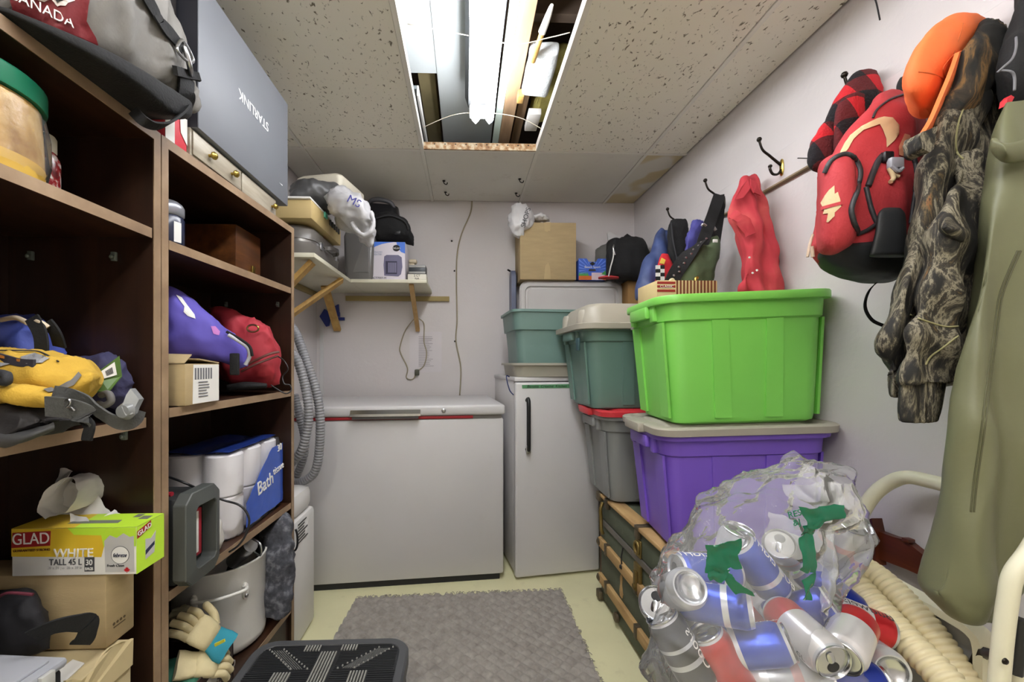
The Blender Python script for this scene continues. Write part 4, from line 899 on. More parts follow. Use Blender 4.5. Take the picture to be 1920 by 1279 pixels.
b = BM(); prism(b, gq([(.0, .42), (.36, .40), (.72, .38), (.75, .7), (.74, 1), (0, 1)]), (0, -1, 0), .0003); prism(b, gt2([(0, 0), (.5, 0), (.42, 1), (0, 1)]), (0, 0, 1), .0003); part('yellow_print', b, ylw, gb_, 0)
b = BM(); prism(b, gq([(.45, 1), (.5, .86), (.72, .84), (.74, .6), (1, .6), (1, 1)]), (0, -1, 0), .0006); prism(b, gt2([(.5, 0), (1, 0), (1, 1), (.42, 1)]), (0, 0, 1), .0003); prism(b, ge([(0, 0), (1, 0), (1, 1), (0, 1)]), (1, 0, 0), .0003); part('lime_print', b, lime, gb_, 0)
b = BM(); prism(b, gq([(.755, .06), (.745, .72), (.79, .84), (.845, .78), (.90, .88), (.95, .80), (.985, .82), (.99, .06)], .0010), (0, -1, 0), .0002); prism(b, ge([(.3, .2), (.62, .25), (.68, .72), (.5, .6), (.3, .65)], .0008), (1, 0, 0), .0003); part('bag_print', b, mat('print_palegrey', 'b9b7b6', .5), gb_, 0)
b = BM(); prism(b, gq([(.0, .60), (.31, .64), (.315, .95), (.01, .92)], .0008), (0, -1, 0), .0003); prism(b, ge([(.02, .74), (.5, .86), (.5, 1.0), (.02, .90)], .0008), (1, 0, 0), .0003); part('red_badge', b, mat('print_red', '9c1c22', .5), gb_, 0, split=True)
text('GLAD', gq([(.16, .785)], .0012)[0], (1, 0, .03), UP, .030, white_pp, gb_, sx=.86)
text('GLAD', ge([(.26, .87)], .0012)[0], (0, 1, .22), UP, .013, white_pp, gb_)
text('GUARANTEED STRONG', gq([(.165, .55)], .0008)[0], (1, 0, .03), UP, .0062, mat('print_brown', '6b3f1c', .5), gb_)
text('WHITE', gq([(.50, .47)], .0008)[0], (1, 0, 0), UP, .0235, white_pp, gb_, sx=.98, ext=.0008)
text('TALL 45 L', gq([(.435, .285)], .0008)[0], (1, 0, 0), UP, .0165, mat('print_grey2', '4a4a4c', .5), gb_, sx=.84)
text('20 x 21 po  26 x 20 in', gq([(.43, .17)], .0008)[0], (1, 0, 0), UP, .007, mat('print_palegrey', 'b9b7b6', .5), gb_)
b = BM(); prism(b, gq([(.585, .08), (.665, .08), (.665, .38), (.585, .38)], .0006), (0, -1, 0), .0003); part('count_badge', b, mat('print_grey2', '4a4a4c', .5), gb_, 0)
text('30', gq([(.625, .27)], .0010)[0], (1, 0, 0), UP, .015, white_pp, gb_, sx=.85); text('BAGS', gq([(.625, .14)], .0010)[0], (1, 0, 0), UP, .0075, white_pp, gb_, sx=.8)
b = BM(); prism(b, gq([(.875+.075*math.cos(a*PI/12), .42+.19*math.sin(a*PI/12)) for a in range(24)], .0011), (0, -1, 0), .0002); part('badge_ring', b, mat('print_grey2', '4a4a4c', .5), gb_, 0)
b = BM(); prism(b, gq([(.875+.070*math.cos(a*PI/12), .42+.178*math.sin(a*PI/12)) for a in range(24)], .0014), (0, -1, 0), .0002); part('badge_disc', b, white_pp, gb_, 0)
text('febreze', gq([(.875, .42)], .0018)[0], (1, 0, 0), UP, .0105, mat('print_navy2', '2b2f4a', .5), gb_, sx=.8, shear=.25)
text('Fresh Clean', gq([(.84, .20)], .0012)[0], (1, 0, 0), UP, .0065, mat('print_grey2', '4a4a4c', .5), gb_)
def leaf(c, r, u, s):
    pts = [(0, 1), (.18, .6), (.42, .72), (.36, .3), (.7, .42), (.62, .2), (.95, .05), (.5, -.28), (.55, -.45), (.1, -.38), (.08, -.8), (-.08, -.8), (-.1, -.38), (-.55, -.45), (-.5, -.28), (-.95, .05), (-.62, .2), (-.7, .42), (-.36, .3), (-.42, .72), (-.18, .6)]
    return [V(c)+V(r)*x*s+V(u)*y*s for x, y in pts]
b = BM(); prism(b, leaf(gq([(.93, .10)], .0012)[0], (1, 0, 0), UP, .0065), (0, -1, 0), .0003); part('leaf_print', b, mat('print_leafred', 'b3181f', .5), gb_, 0)
b = BM(); prism(b, ge([(.3, .30), (.62, .42), (.62, .50), (.3, .40)], .0012), (1, 0, 0), .0003); part('dark_stripe', b, mat('print_navy2', '2b2f4a', .5), gb_, 0)
b = BM(); prism(b, gt2([(.88, .55), (.96, .55), (.95, .8), (.87, .8)], .0008), (0, 0, 1), .0002); prism(b, gt2([(.80, .7), (.86, .7), (.85, .95), (.79, .95)], .0008), (0, 0, 1), .0002); prism(b, gt2([(.36, .28), (.78, .28), (.76, .5), (.36, .5)], .0008), (0, 0, 1), .0002); part('slot_opening', b, mat('slot_grey', '6f7365', .6), gb_, 0)
liner = mat('liner_white', 'd8d6d2', .45, var=.04)
b = BM()
def fl(u, v):      # twisted ribbon of bag film rising from the slot
    path = catmull([list(PD(*p)) for p in ((206, 985, .83), (175, 972, .83), (150, 955, .835), (118, 938, .84), (100, 915, .84), (112, 895, .84), (132, 886, .84))], 6)
    k = u*(len(path)-1); i = min(int(k), len(path)-2); p = V(path[i])*(1-(k-i))+V(path[i+1])*(k-i)
    a = .4+u*2.6; d = V((math.cos(a)*.35, .5, math.sin(a)*.9))
    wd = .030+.022*math.sin(u*PI)
    q = p+d*(v-.5)*wd*1.6; q += V((fbm(q*22, 3), fbm(q*22, 5), fbm(q*22, 7)))*.006
    return q
shell(b, fl, 40, 14, .0008); ex = part('pulled_liner', b, liner, gb_, 80, label='white bag film pulled from the slot')
def loopf(u, v):
    a = math.radians(-40+u*300); c = PD(140, 925, .835)
    p = c+V((math.cos(a)*.034, (v-.5)*.065+.02*math.sin(a), math.sin(a)*.036)); p += V((fbm(p*26, 13), fbm(p*26, 15), fbm(p*26, 17)))*.007; return p
b = BM(); shell(b, loopf, 36, 12, .0008); part('pulled_liner', b, liner, gb_, 80)
b = BM()
for s, (P0, P1, P2, P3) in enumerate(((PD(133, 960, .80), PD(166, 968, .80), PD(180, 1004, .782), PD(135, 1010, .782)), (PD(175, 985, .80), PD(215, 953, .84), PD(240, 965, .84), PD(205, 990, .80)))):
    def pf(u, v):
        q = (P0*(1-u)+P1*u)*(1-v)+(P3*(1-u)+P2*u)*v; q += V((fbm(q*24, 3+s), fbm(q*24, 5+s)-.3, fbm(q*24, 7+s)))*.007; return q
    shell(b, pf, 12, 12, .001)
part('pulled_liner', b, liner, gb_, 80)
# tackle case and dark bag
tk = thing('organizer_case', 'black plastic case with translucent grey hinged lid on the torn carton', 'case', (-.8, .55, .575))
Mk = rot((-.765, .585, .577), -5)
b = BM(); box(b, -.13, .11, -.19, .10, 0, .052, .006, M=Mk); part('tray', b, black_pl, tk)
b = BM(); box(b, -.135, .115, -.195, .105, .053, .068, .006, M=Mk); box(b, -.12, .10, -.18, .09, .067, .073, .004, M=Mk); ld = part('lid', b, mat('grey_lid2', 'a2a4ac', .3, var=.05), tk)
b = BM()
for y in (-.14, -.06, .035, .07): box(b, .114, .122, y-.01, y+.01, .038, .066, .002, M=Mk)
part('latch', b, mat('latch_clear', 'b9b9b6', .3), ld, split=True)
db = thing('dark_tool_bag', 'black soft bag with maroon edge slumped behind the organizer case', 'bag', (-.85, .74, .577))
b = BM(); cols(b, [(-50, 1118, 1215, .735, .04), (-5, 1112, 1222, .735, .05), (40, 1110, 1222, .735, .05), (64, 1118, 1220, .735, .045), (82, 1150, 1215, .735, .035), (95, 1185, 1212, .735, .02)], m=6, p=3); ridge(b, .006, 14, 4); clampv(b, lambda c: (c.x, min(c.y, .789), max(c.z, .576))); part('body', b, mat('black_canvas', '18171c', .8, var=.3), db, 70)
b = BM(); tube(b, [PD(-5, 1122, .69), PD(15, 1112, .685), PD(62, 1115, .69)], .0025, n=6); part('maroon_piping', b, mat('maroon', '571a2a', .7), db, 60)
b = BM(); strap(b, [PD(60, 1194, .66), PD(100, 1176, .67), PD(140, 1168, .69), PD(166, 1170, .71), PD(160, 1195, .71), PD(150, 1208, .71)], .03, .003, (0, -.6, 1)); part('strap', b, black_cl, db, 60)

# ================================================================ right bookcase contents
jar('supplement_tub', 'navy tub with grey ribbed lid on top shelf of the far bookcase', (-.715, 1.0, y1_+.001), [(.030, 0), (.034, .004), (.034, .07), (.028, .078)], mat('navy_gloss', '20263f', .25), [(.031, .076), (.034, .08), (.034, .098), (.030, .106), (.022, .112), (.002, .113)], mat('grey_metal_lid', '9698a0', .3, metal=.5))
b = BM(); prism(b, [V((-.715+.0347*math.cos(a), 1.0+.0347*math.sin(a), y1_+z)) for a, z in ((-.6, .012), (-.1, .012), (-.1, .06), (-.6, .06))], (1, -.3, 0), .0005)
solo('tub_label', b, white_pp, 'pale label on the front of the navy tub', 'label', smooth=0)
wbx = thing('wooden_box', 'dark varnished wooden box deep on top shelf of the far bookcase', 'box', (-.82, 1.38, y1_))
b = BM(); box(b, -.93, -.725, 1.31, 1.465, y1_+.001, y1_+.165, .003); part('case', b, ramp_mat('dark_varnish', [(.3, '3a2010'), (.55, '543016'), (.75, '6e421f')], 11, aniso=(3, .4, 3), rough=.3), wbx)
b = BM(); box(b, -.724, -.718, 1.37, 1.40, y1_+.02, y1_+.032, .002); box(b, -.724, -.72, 1.40, 1.42, y1_+.03, y1_+.055, .002); part('latch', b, brass, wbx)
lb = thing('parcel_box', 'small opened parcel carton with white shipping label on the middle shelf', 'box', (-.72, 1.02, y2_))
px0, px1, py0, py1, pz = -.80, -.650, .965, 1.095, y2_+.002
b = BM(); box(b, px0, px1, py0, py1, pz, pz+.098, .002); part('carton', b, card, lb)
b = BM(); prism(b, [(px0, py0-.001, pz+.099), (px1, py0-.002, pz+.099), (px1-.005, py0+.03, pz+.118), (px0, py0+.035, pz+.122)], (0, .3, 1), .003); prism(b, [(px0, py1, pz+.099), (px1, py1, pz+.099), (px1, py0+.05, pz+.108), (px0, py0+.06, pz+.112)], (0, 0, 1), .003); part('flap', b, card, lb, 0)
b = BM(); prism(b, [(px1+.0004, py0+.025, pz+.002), (px1+.0004, py1-.002, pz+.002), (px1+.0004, py1-.002, pz+.096), (px1+.0004, py0+.028, pz+.096)], (1, 0, 0), .0005); part('shipping_label', b, white_pp, lb, 0)
b = BM()
for k in range(7): prism(b, [(px1+.001, py0+.032+.010*k, pz+.06), (px1+.001, py0+.038+.010*k, pz+.06), (px1+.001, py0+.038+.010*k, pz+.088), (px1+.001, py0+.032+.010*k, pz+.088)][:4], (1, 0, 0), .0004)
lines(b, (px1+.001, py0+.045, pz+.052), (0, 1, 0), UP, 6, .05, .007, .0025); part('label_print', b, mat('print_grey3', '6d6d72', .6), lb, 0, kind='stuff')
pb = thing('purple_bag', 'purple zip bag with white and pink print leaning on the parcel carton', 'bag', (-.72, 1.15, y2_))
b = BM(); cols(b, [(300, 545, 668, 1.06, .05), (318, 540, 672, 1.07, .07), (345, 552, 674, 1.09, .075), (380, 580, 676, 1.12, .075), (420, 614, 684, 1.16, .07), (450, 640, 690, 1.19, .055), (465, 655, 688, 1.21, .03)], m=12, n=70, p=2.7); ridge(b, .007, 9, 3); pleat(b, .003, 30, 5, 2, 40); clampv(b, lambda c: (c.x, max(c.y, .945), c.z)); part('body', b, mat('purple_cloth', '5a4fae', .75, var=.1, vs=10), pb, 80)
b = BM(); tube(b, [PD(428, 628, 1.10), PD(448, 640, 1.11), PD(464, 652, 1.12), PD(468, 668, 1.13), PD(460, 684, 1.13)], .005, n=8); part('zipper', b, mat('zip_grey', 'b9bac2', .4), pb, 60)
b = BM(); tube(b, [PD(425, 622, 1.105), PD(450, 636, 1.11), PD(468, 650, 1.12), PD(473, 668, 1.125)], .004, n=8); box(b, *[q for p_ in zip(PD(440, 683, 1.11)-V((.012, .005, .03)), PD(440, 683, 1.11)+V((.012, .005, .03))) for q in p_], .003); part('black_edge', b, black_cl, pb, 60)
pt_ = surf(*[o for o in pb.children if o.name.startswith('body')])
b = BM(); decal(b, pt_, [(329, 553), (340, 558), (350, 572), (364, 590), (366, 598), (352, 593), (344, 585), (345, 575), (338, 566)], .001, 6, 1.05); part('white_print', b, white_pp, pb, 0)
b = BM(); decal(b, pt_, [(395, 612), (403, 612), (412, 622), (410, 629), (400, 626)], .001, 6, 1.08); part('pink_print', b, mat('pink_print', 'b06ab0', .6), pb, 0)
rg = thing('red_handbag', 'red bag with gold ring and brown zip at far end of middle shelf', 'bag', (-.72, 1.33, y2_))
rd = mat('red_fabric', 'a62c38', .7, var=.08, vs=8); 
b = BM(); cols(b, [(395, 580, 690, 1.36, .06), (420, 578, 716, 1.36, .09), (455, 590, 722, 1.37, .095), (490, 604, 722, 1.37, .09), (510, 618, 722, 1.375, .07), (521, 650, 718, 1.375, .03)], m=12, n=70, p=3); ridge(b, .011, 10, 5); pleat(b, .004, 50, 5, 2, 45); clampv(b, lambda c: (c.x, c.y, max(c.z, y2_+.002))); part('body', b, rd, rg, 80)
b = BM(); tube(b, [PD(450, 690, 1.255), PD(480, 675, 1.265), PD(505, 664, 1.275), PD(523, 660, 1.30)], .004, n=6); tube(b, [PD(452, 697, 1.255), PD(482, 682, 1.265), PD(522, 667, 1.30)], .0035, n=6); part('zip', b, mat('zip_brown', '5a2f28', .6), rg, 60)
b = BM(); tube(b, [PD(474, 616, 1.272)+V((.016*math.cos(a*PI/8)*1.1, 0, .011*math.sin(a*PI/8))) for a in range(16)]+[PD(474, 616, 1.272)+V((.0176, 0, 0))], .003, n=6, m=2); part('gold_ring', b, brass, rg, 60)
b = BM(); cols(b, [(425, 722, 735, 1.27, .03), (460, 716, 731, 1.28, .04), (500, 719, 727, 1.30, .03)], m=5); clampv(b, lambda c: (c.x, c.y, max(c.z, y2_+.0015))); solo('black_pouch', b, black_cl, 'flat black pouch under the red bag at shelf edge', 'pouch', smooth=80)
b = BM(); tube(b, [PD(520, 668, 1.31), PD(532, 676, 1.33), PD(540, 692, 1.33), PD(530, 706, 1.33), PD(533, 720, 1.32), PD(543, 722, 1.33), PD(546, 732, 1.32), PD(536, 738, 1.30), PD(520, 730, 1.29), PD(508, 722, 1.29)], .0022, n=6); solo('thin_cord', b, black_pl, 'thin black cord looping off the right end of the middle shelf', 'cord', smooth=180)
# toilet paper pack
tpk = thing('toilet_paper_pack', 'plastic pack of white toilet rolls with blue print on lower shelf', 'paper pack', (-.8, 1.35, y3_))
paper = mat('tissue_white', 'e6e3e1', .9, var=.02, bump=.1, bs=150)
rr_ = .0515; first = None
for lz in range(2):
    for iy in range(3):
        for ix in range(2):
            c = V((-.720-ix*.105, 1.236+iy*.105, y3_+.002+lz*.123))
            Mx = Matrix.Translation(c)
            if first is None:
                b = BM(); lathe(b, [(.02, .002), (rr_-.004, 0), (rr_, .004), (rr_, .116), (rr_-.004, .120), (.021, .120), (.02, .112), (.02, .004)], (0, 0, 0), 32)
                o = part('roll', b, paper, tpk, 40, local=True); first = o
            else:
                o = first.copy(); COL.objects.link(o)
            o.matrix_parent_inverse = tpk.matrix_basis.inverted(); o.matrix_basis = Mx
b = BM(); R = []
for z, e in ((y3_+.001, -.004), (y3_+.06, .006), (y3_+.12, .003), (y3_+.18, .006), (y3_+.246, .0), (y3_+.252, -.03)):
    R.append(rrect(.216+2*e, .320+2*e, .04, z, 8, -.7725, 1.341))
loft(b, R); bmesh.ops.subdivide_edges(b, edges=b.edges[:], cuts=2, use_grid_fill=True); ridge(b, .004, 26, 3); clampv(b, lambda c: (max(c.x, -.93), c.y, max(c.z, y3_+.001))); part('clear_wrap', b, film('pack_film', body=.06, gl=.08), tpk, 180)
pk = mat('pack_blue', '2f55b8', .3, var=.12, vs=10)
def fp(u, v):
    y = 1.239+.255*u; zz = y3_+.02+.205*v*(.35+.65*min(1, u*1.6)); 
    x = -.656-.012*max(0, u-.9)*10*.5; return V((x, y, zz))
b = BM(); shell(b, fp, 14, 8, .001); ridge(b, .0015, 30); part('blue_print', b, pk, tpk, 60)
b = BM()
def fp2(u, v): return V((-.87+.19*u, 1.194+.29*v, y3_+.2545+.003*math.sin(u*9)))
shell(b, fp2, 10, 10, .001); ridge(b, .002, 24); part('blue_top_print', b, mat('pack_navy', '20357a', .3, var=.2), tpk, 60)
text('Bath', V((-.6545, 1.354, y3_+.118)), (0, 1, .12), (0, -.12, 1), .062, white_pp, tpk, sx=.95, ext=.001)
text('tissue', V((-.6545, 1.446, y3_+.145)), (0, 1, .12), (0, -.12, 1), .036, white_pp, tpk, sx=.95, ext=.001)
text('30', V((-.6545, 1.454, y3_+.215)), (0, 1, .12), (0, -.12, 1), .035, white_pp, tpk, ext=.001)
b = BM(); lines(b, (-.85, 1.1795, y3_+.115), (1, 0, 0), UP, 5, .09, .008, .003); part('small_print', b, mat('print_grey3', '6d6d72', .6), tpk, 0, kind='stuff')
# white sack in front
b = BM(); loft(b, [rrect(.20, .10, .03, y3_+.002, 8, -.775, 1.115), rrect(.215, .105, .04, y3_+.03, 8, -.772, 1.115), rrect(.21, .105, .04, y3_+.075, 8, -.772, 1.115), rrect(.18, .085, .035, y3_+.105, 8, -.775, 1.115), rrect(.10, .04, .015, y3_+.118, 8, -.775, 1.115)])
bmesh.ops.subdivide_edges(b, edges=b.edges[:], cuts=3, use_grid_fill=True); ridge(b, .007, 14, 3); clampv(b, lambda c: (c.x, c.y, max(c.z, y3_+.002)))
ws = solo('white_sack', b, mat('sack_white', 'd3cfc8', .5, var=.04), 'white plastic sack with faint print between the jobsite radio and toilet paper', 'bag', smooth=80)
b = BM(); tube(b, [PD(318, 895, .99), PD(352, 908, .98), PD(410, 935, 1.06), PD(450, 948, 1.07), PD(467, 972, 1.07), PD(462, 1000, 1.06), PD(448, 1022, 1.05), PD(430, 1035, 1.05)], .0028, n=8); solo('black_cable', b, black_pl, 'black cable looping from the work light across the white sack', 'cable', smooth=180)
wl = thing('work_light', 'dark grey rugged work light with square handle frame on lower shelf', 'light', (-.75, .98, y3_))
wlm = mat('tool_grey', '4a4d4b', .45, var=.08); wld = mat('tool_black', '242526', .5)
Yn, Yf = .936, 1.05; za, zb = y3_+.002, y3_+.215
b = BM(); box(b, -.85, -.655, Yn+.008, Yf, za, zb-.01, .012); part('body', b, wld, wl)
# frame: four bars with chamfered corners
def fr(bm, y0, y1, z0, z1, x0, x1, ch):
    out = [(y0+ch, z0), (y1-ch, z0), (y1, z0+ch), (y1, z1-ch), (y1-ch, z1), (y0+ch, z1), (y0, z1-ch), (y0, z0+ch)]
    return out
o1 = fr(None, Yn-.006, Yf+.006, za-.0, zb, 0, 0, .022); i1 = fr(None, Yn+.022, Yf-.018, za+.035, zb-.035, 0, 0, .008)
t = BM()
vo = [[t.verts.new((x, y, z)) for y, z in o1] for x in (-.655, -.625)]; vi = [[t.verts.new((x, y, z)) for y, z in i1] for x in (-.655, -.618)]
for k in range(8):
    j = (k+1) % 8
    t.faces.new((vo[0][k], vo[0][j], vo[1][j], vo[1][k])); t.faces.new((vi[0][k], vi[1][k], vi[1][j], vi[0][j])); t.faces.new((vo[1][k], vo[1][j], vi[1][j], vi[1][k])); t.faces.new((vo[0][k], vi[0][k], vi[0][j], vo[0][j]))
bmesh.ops.recalc_face_normals(t, faces=t.faces[:]); bmesh.ops.bevel(t, geom=t.edges[:], offset=.002, segments=1, affect='EDGES'); b = join(BM(), t); part('frame', b, wlm, wl, 20, label='grey chamfered handle frame')
b = BM(); box(b, -.654, -.640, Yn+.04, Yf-.04, za+.05, zb-.05, .003); part('red_panel', b, mat('tool_red', '9e2230', .5), wl)
b = BM(); box(b, -.6405, -.638, Yn+.045, Yf-.055, za+.06, zb-.055, .001); part('white_label', b, white_pp, wl)
b = BM(); lathe(b, [(.007, 0), (.007, .002)], n=16, M=Matrix.Translation((-.6245, Yn+.012, zb-.032))@Matrix.Rotation(PI/2, 4, 'Y')); part('bolt_hole', b, ink, wl)
b = BM(); tube(b, [(-.84, Yn+.03, zb-.008), (-.68, Yn+.03, zb-.006)], .006, n=8); part('red_rod', b, mat('tool_red', '9e2230', .5), wl)
# bottom shelf
pt = thing('stock_pot', 'large dull aluminium stock pot with side handle on bottom shelf', 'pot', (-.80, 1.37, y4_))
alu = mat('aluminium', 'e4e2dc', .5, metal=.15, var=.08, vs=5, dirt=.15, dcol=(.35, .3, .25))
pc = V((-.792, 1.345, y4_+.002))
b = BM(); lathe(b, [(.01, 0), (.115, 0), (.128, .012), (.130, .03), (.130, .262), (.133, .266), (.133, .27), (.127, .27), (.126, .03), (.115, .008), (.01, .006)], pc, 56); part('body', b, alu, pt, 50)
def pa(a, z, r=.131): return pc+V((math.cos(math.radians(a))*r, math.sin(math.radians(a))*r, z))
b = BM(); tube(b, [pa(-88, .205), pa(-88, .208, .15), pa(-82, .21, .163), pa(-62, .21, .165), pa(-40, .21, .163), pa(-33, .208, .15), pa(-33, .205)], .005, n=10); h = part('handle', b, alu, pt, 60)
for a in (-90, -31):
    b = BM(); R = [sring(pa(a, .19, .130+e), V((-math.sin(math.radians(a)), math.cos(math.radians(a)), 0))*s_*.010, UP*s_*.026, 20, 2.2) for e, s_ in ((0, 1), (.006, 1), (.009, .7))]; loft(b, R); part('handle_mount', b, alu, h, 50)
    for z in (.178, .203):
        b = BM(); R = [sring(pa(a, z, .138+e), V((-math.sin(math.radians(a)), math.cos(math.radians(a)), 0))*s_, UP*s_, 12, 2) for e, s_ in ((0, .006), (.003, .005), (.005, .002))]; loft(b, R); part('rivet', b, steel, h, 60)
b = BM(); a0 = pc+V((.03, -.02, .24)); a1 = PD(470, 1022, 1.26); dv = (a1-a0).normalized()
tube(b, [a1-dv*.10, a1-dv*.05, a1], .022, n=20, m=2); cn = solo('steel_canister', b, steel, 'brushed steel cylinder with ring handle sticking out of the stock pot', 'canister')
b = BM(); tube(b, [a1+V((.005, 0, .018)), a1+V((.035, -.01, .006)), a1+V((.035, -.01, -.028)), a1+V((.008, 0, -.02))], .003, n=8); part('ring_handle', b, steel, cn, 60)
b = BM(); tube(b, [pc+V((.02, -.05, .10)), pc+V((.05, -.03, .255)), pc+V((.075, .0, .30))], .009, n=10); solo('dark_utensil', b, darkmetal, 'dark metal utensil handle resting inside the stock pot', 'utensil')
b = BM(); rows(b, [(962, 515, 535, 1.44, .02), (975, 502, 544, 1.44, .05), (1010, 488, 548, 1.43, .07), (1060, 483, 549, 1.42, .08), (1105, 482, 548, 1.415, .085), (1135, 484, 540, 1.415, .08), (1141, 490, 530, 1.415, .06)], m=8, p=2.6); ridge(b, .014, 13, 6, (1, 1, .7)); clampv(b, lambda c: (c.x, min(c.y, 1.495), max(c.z, y4_+.002)))
fl_m = ramp_mat('fleece_grey', [(.3, '34353b'), (.5, '4b4c53'), (.68, '7f8087')], 34, rough=1, bump=.8)
solo('fleece_blanket', b, fl_m, 'rolled dark grey fleece blanket stood upright beside the stock pot', 'blanket', smooth=180)
gx = thing('dark_carton', 'open dark brown carton with white label at front of bottom shelf', 'box', (-.77, 1.0, y4_))
cx0, cx1, cy0, cy1, cz0, cz1 = -.89, -.655, .955, 1.17, y4_+.002, y4_+.115
dkc = mat('choc_card', '3b2a2a', .5)
b = BM()
for q in ((cx0, cx1, cy0, cy0+.004), (cx0, cx1, cy1-.004, cy1), (cx0, cx0+.004, cy0, cy1), (cx1-.004, cx1, cy0, cy1)): box(b, *q, cz0, cz1)
box(b, cx0, cx1, cy0, cy1, cz0, cz0+.004); part('carton', b, dkc, gx, 0)
b = BM(); prism(b, [(cx1-.001, cy1-.002, cz1), (cx1-.001, cy1-.05, cz1-.004), (cx1-.006, cy1-.05, cz1+.004), (cx1-.06, cy1-.004, cz1+.004)], (0, 0, 1), .003); part('inner_flap', b, card, gx, 0)
b = BM(); prism(b, [(cx1+.0005, cy0+.06, cz0), (cx1+.0005, cy0+.135, cz0), (cx1+.0005, cy0+.14, cz1-.02), (cx1+.0005, cy0+.07, cz1-.03)], (1, 0, 0), .0006); part('white_label', b, white_pp, gx, 0)
text('& Co', V((cx1+.0005, cy1-.04, cz0+.045)), (0, 1, .1), (0, 0, 1), .045, mat('print_tan', 'b9b0a8', .6), gx)
b = BM(); cols(b, [(300, 1250, 1300, 1.02, .05), (340, 1245, 1290, 1.03, .06), (380, 1255, 1280, 1.04, .05)], m=4); clampv(b, lambda c: (max(cx0+.006, min(cx1-.006, c.x)), max(cy0+.006, c.y), max(c.z, cz0+.006))); solo('green_cloth', b, mat('green_cloth', '2f6a54', .8), 'folded green cloth under the work gloves in the dark carton', 'cloth', smooth=80)
# work gloves: palm, five fingers, cuff
cream = mat('glove_leather', 'cbbd94', .75, var=.1, vs=14, bump=.2, bs=90); tealc = mat('glove_teal', '2c8ba0', .75, var=.12)
def glove(label, base, tip, wdir, L_, s, cuffm, palmm):
    t = thing('work_glove', label, 'glove', base)
    f = (V(tip)-V(base)).normalized(); w_ = (V(wdir)-f*V(wdir).dot(f)).normalized(); n_ = f.cross(w_)
    if n_.z < 0: n_ = -n_
    B0 = V(base)
    b_ = BM(); R = [sring(B0+f*k*L_+n_*z_, w_*hw*s, n_*ht*s, 20, 2.4) for k, hw, ht, z_ in ((0, .05, .016, 0), (.10, .05, .018, 0), (.2, .046, .018, .0), (.3, .042, .018, .002))]; loft(b_, R); wrinkle(b_, .003, 30); part('cuff', b_, cuffm, t, 80)
    b_ = BM(); R = [sring(B0+f*k*L_+n_*z_, w_*hw*s, n_*ht*s, 20, 2.6) for k, hw, ht, z_ in ((.28, .041, .018, .002), (.4, .046, .020, .004), (.55, .049, .020, .006), (.66, .046, .015, .004))]; loft(b_, R); wrinkle(b_, .003, 26); part('palm', b_, palmm, t, 80)
    for q, (o_, ln) in enumerate(((-.034, .26), (-.012, .31), (.011, .29), (.033, .22))):
        p0 = B0+f*L_*.62+w_*o_*s; p1 = p0+f*L_*ln*.55+n_*.010+w_*o_*.12; p2 = p0+f*L_*ln-n_*.006+w_*o_*.16
        b_ = BM(); tube(b_, [p0, p1, p2, p2+f*.006-n_*.004], lambda u: .0125*s*(1 if u < .8 else max(.3, 1-(u-.8)*3.2)), n=12, m=5); part('finger', b_, palmm, t, 80)
    p0 = B0+f*L_*.38+w_*.040*s; b_ = BM(); tube(b_, [p0, p0+f*.022+w_*.018, p0+f*.050+w_*.026-n_*.004, p0+f*.06+w_*.026-n_*.006], lambda u: .0135*s*(1 if u < .75 else max(.3, 1-(u-.75)*2.8)), n=12, m=5); part('thumb', b_, palmm, t, 80)
    return t
g1 = glove('cream and teal work glove lying on top of the glove pile', PD(428, 1216, 1.075), PD(325, 1155, 1.03), V((.2, .8, .45)), .165, .72, tealc, cream)
b = BM(); c = PD(414, 1208, 1.02); prism(b, [c+V((-.012, 0, -.004)), c+V((.012, 0, .008)), c+V((.010, 0, .014)), c+V((-.014, 0, .003))], (0, -1, 0), .004); part('yellow_tab', b, mat('tab_yellow', 'c9c23a', .6), g1, 0)
g2 = glove('cream work glove lying flat at front of the glove pile', PD(330, 1248, 1.0), PD(412, 1246, 1.06), V((.2, 1, .1)), .14, .7, cream, cream)
g3 = glove('grey and teal work glove propped up behind in the glove pile', PD(400, 1195, 1.12), PD(330, 1150, 1.08), V((.2, .6, -.5)), .14, .7, tealc, mat('glove_grey', '7d7660', .8, var=.15))
# ================================================================ vacuum and hose between bookcase and freezer
hz = thing('hose_coil', 'grey ribbed vacuum hose coiled and hanging beside the chest freezer', 'hose', (-.68, 1.7, 1.0))
hm = mat('hose_grey', '86868a', .4, var=.06)
def ribbed(bm, pts, r, pitch, amp, n=14, m=24):
    P = catmull([V(p) for p in pts], m); L_ = [0]
    for a, c in zip(P, P[1:]): L_.append(L_[-1]+(c-a).length)
    tot = L_[-1]; N_ = max(8, int(tot/pitch*8)); out = []; j = 0
    for k in range(N_+1):
        s = tot*k/N_
        while j < len(L_)-2 and L_[j+1] < s: j += 1
        q = (s-L_[j])/max(1e-6, L_[j+1]-L_[j]); out.append(P[j].lerp(P[j+1], q))
    return tube(bm, out, lambda u: r-amp+2*amp*abs(math.sin(PI*u*tot/pitch))**.6, n=n, m=1)
b = BM(); ribbed(b, [PD(545, 905, 1.76), PD(565, 904, 1.74), PD(590, 885, 1.72), PD(599, 840, 1.71), PD(600, 780, 1.70), PD(592, 730, 1.70), PD(575, 680, 1.71), PD(557, 630, 1.73), PD(545, 610, 1.75)], .0175, .012, .0018); part('hose_loop', b, hm, hz, 180)
b = BM(); ribbed(b, [PD(545, 870, 1.62), PD(565, 845, 1.61), PD(577, 800, 1.61), PD(578, 760, 1.61), PD(570, 715, 1.62), PD(557, 675, 1.62), PD(545, 660, 1.63)], .0165, .012, .0018); part('hose_loop', b, hm, hz, 180)
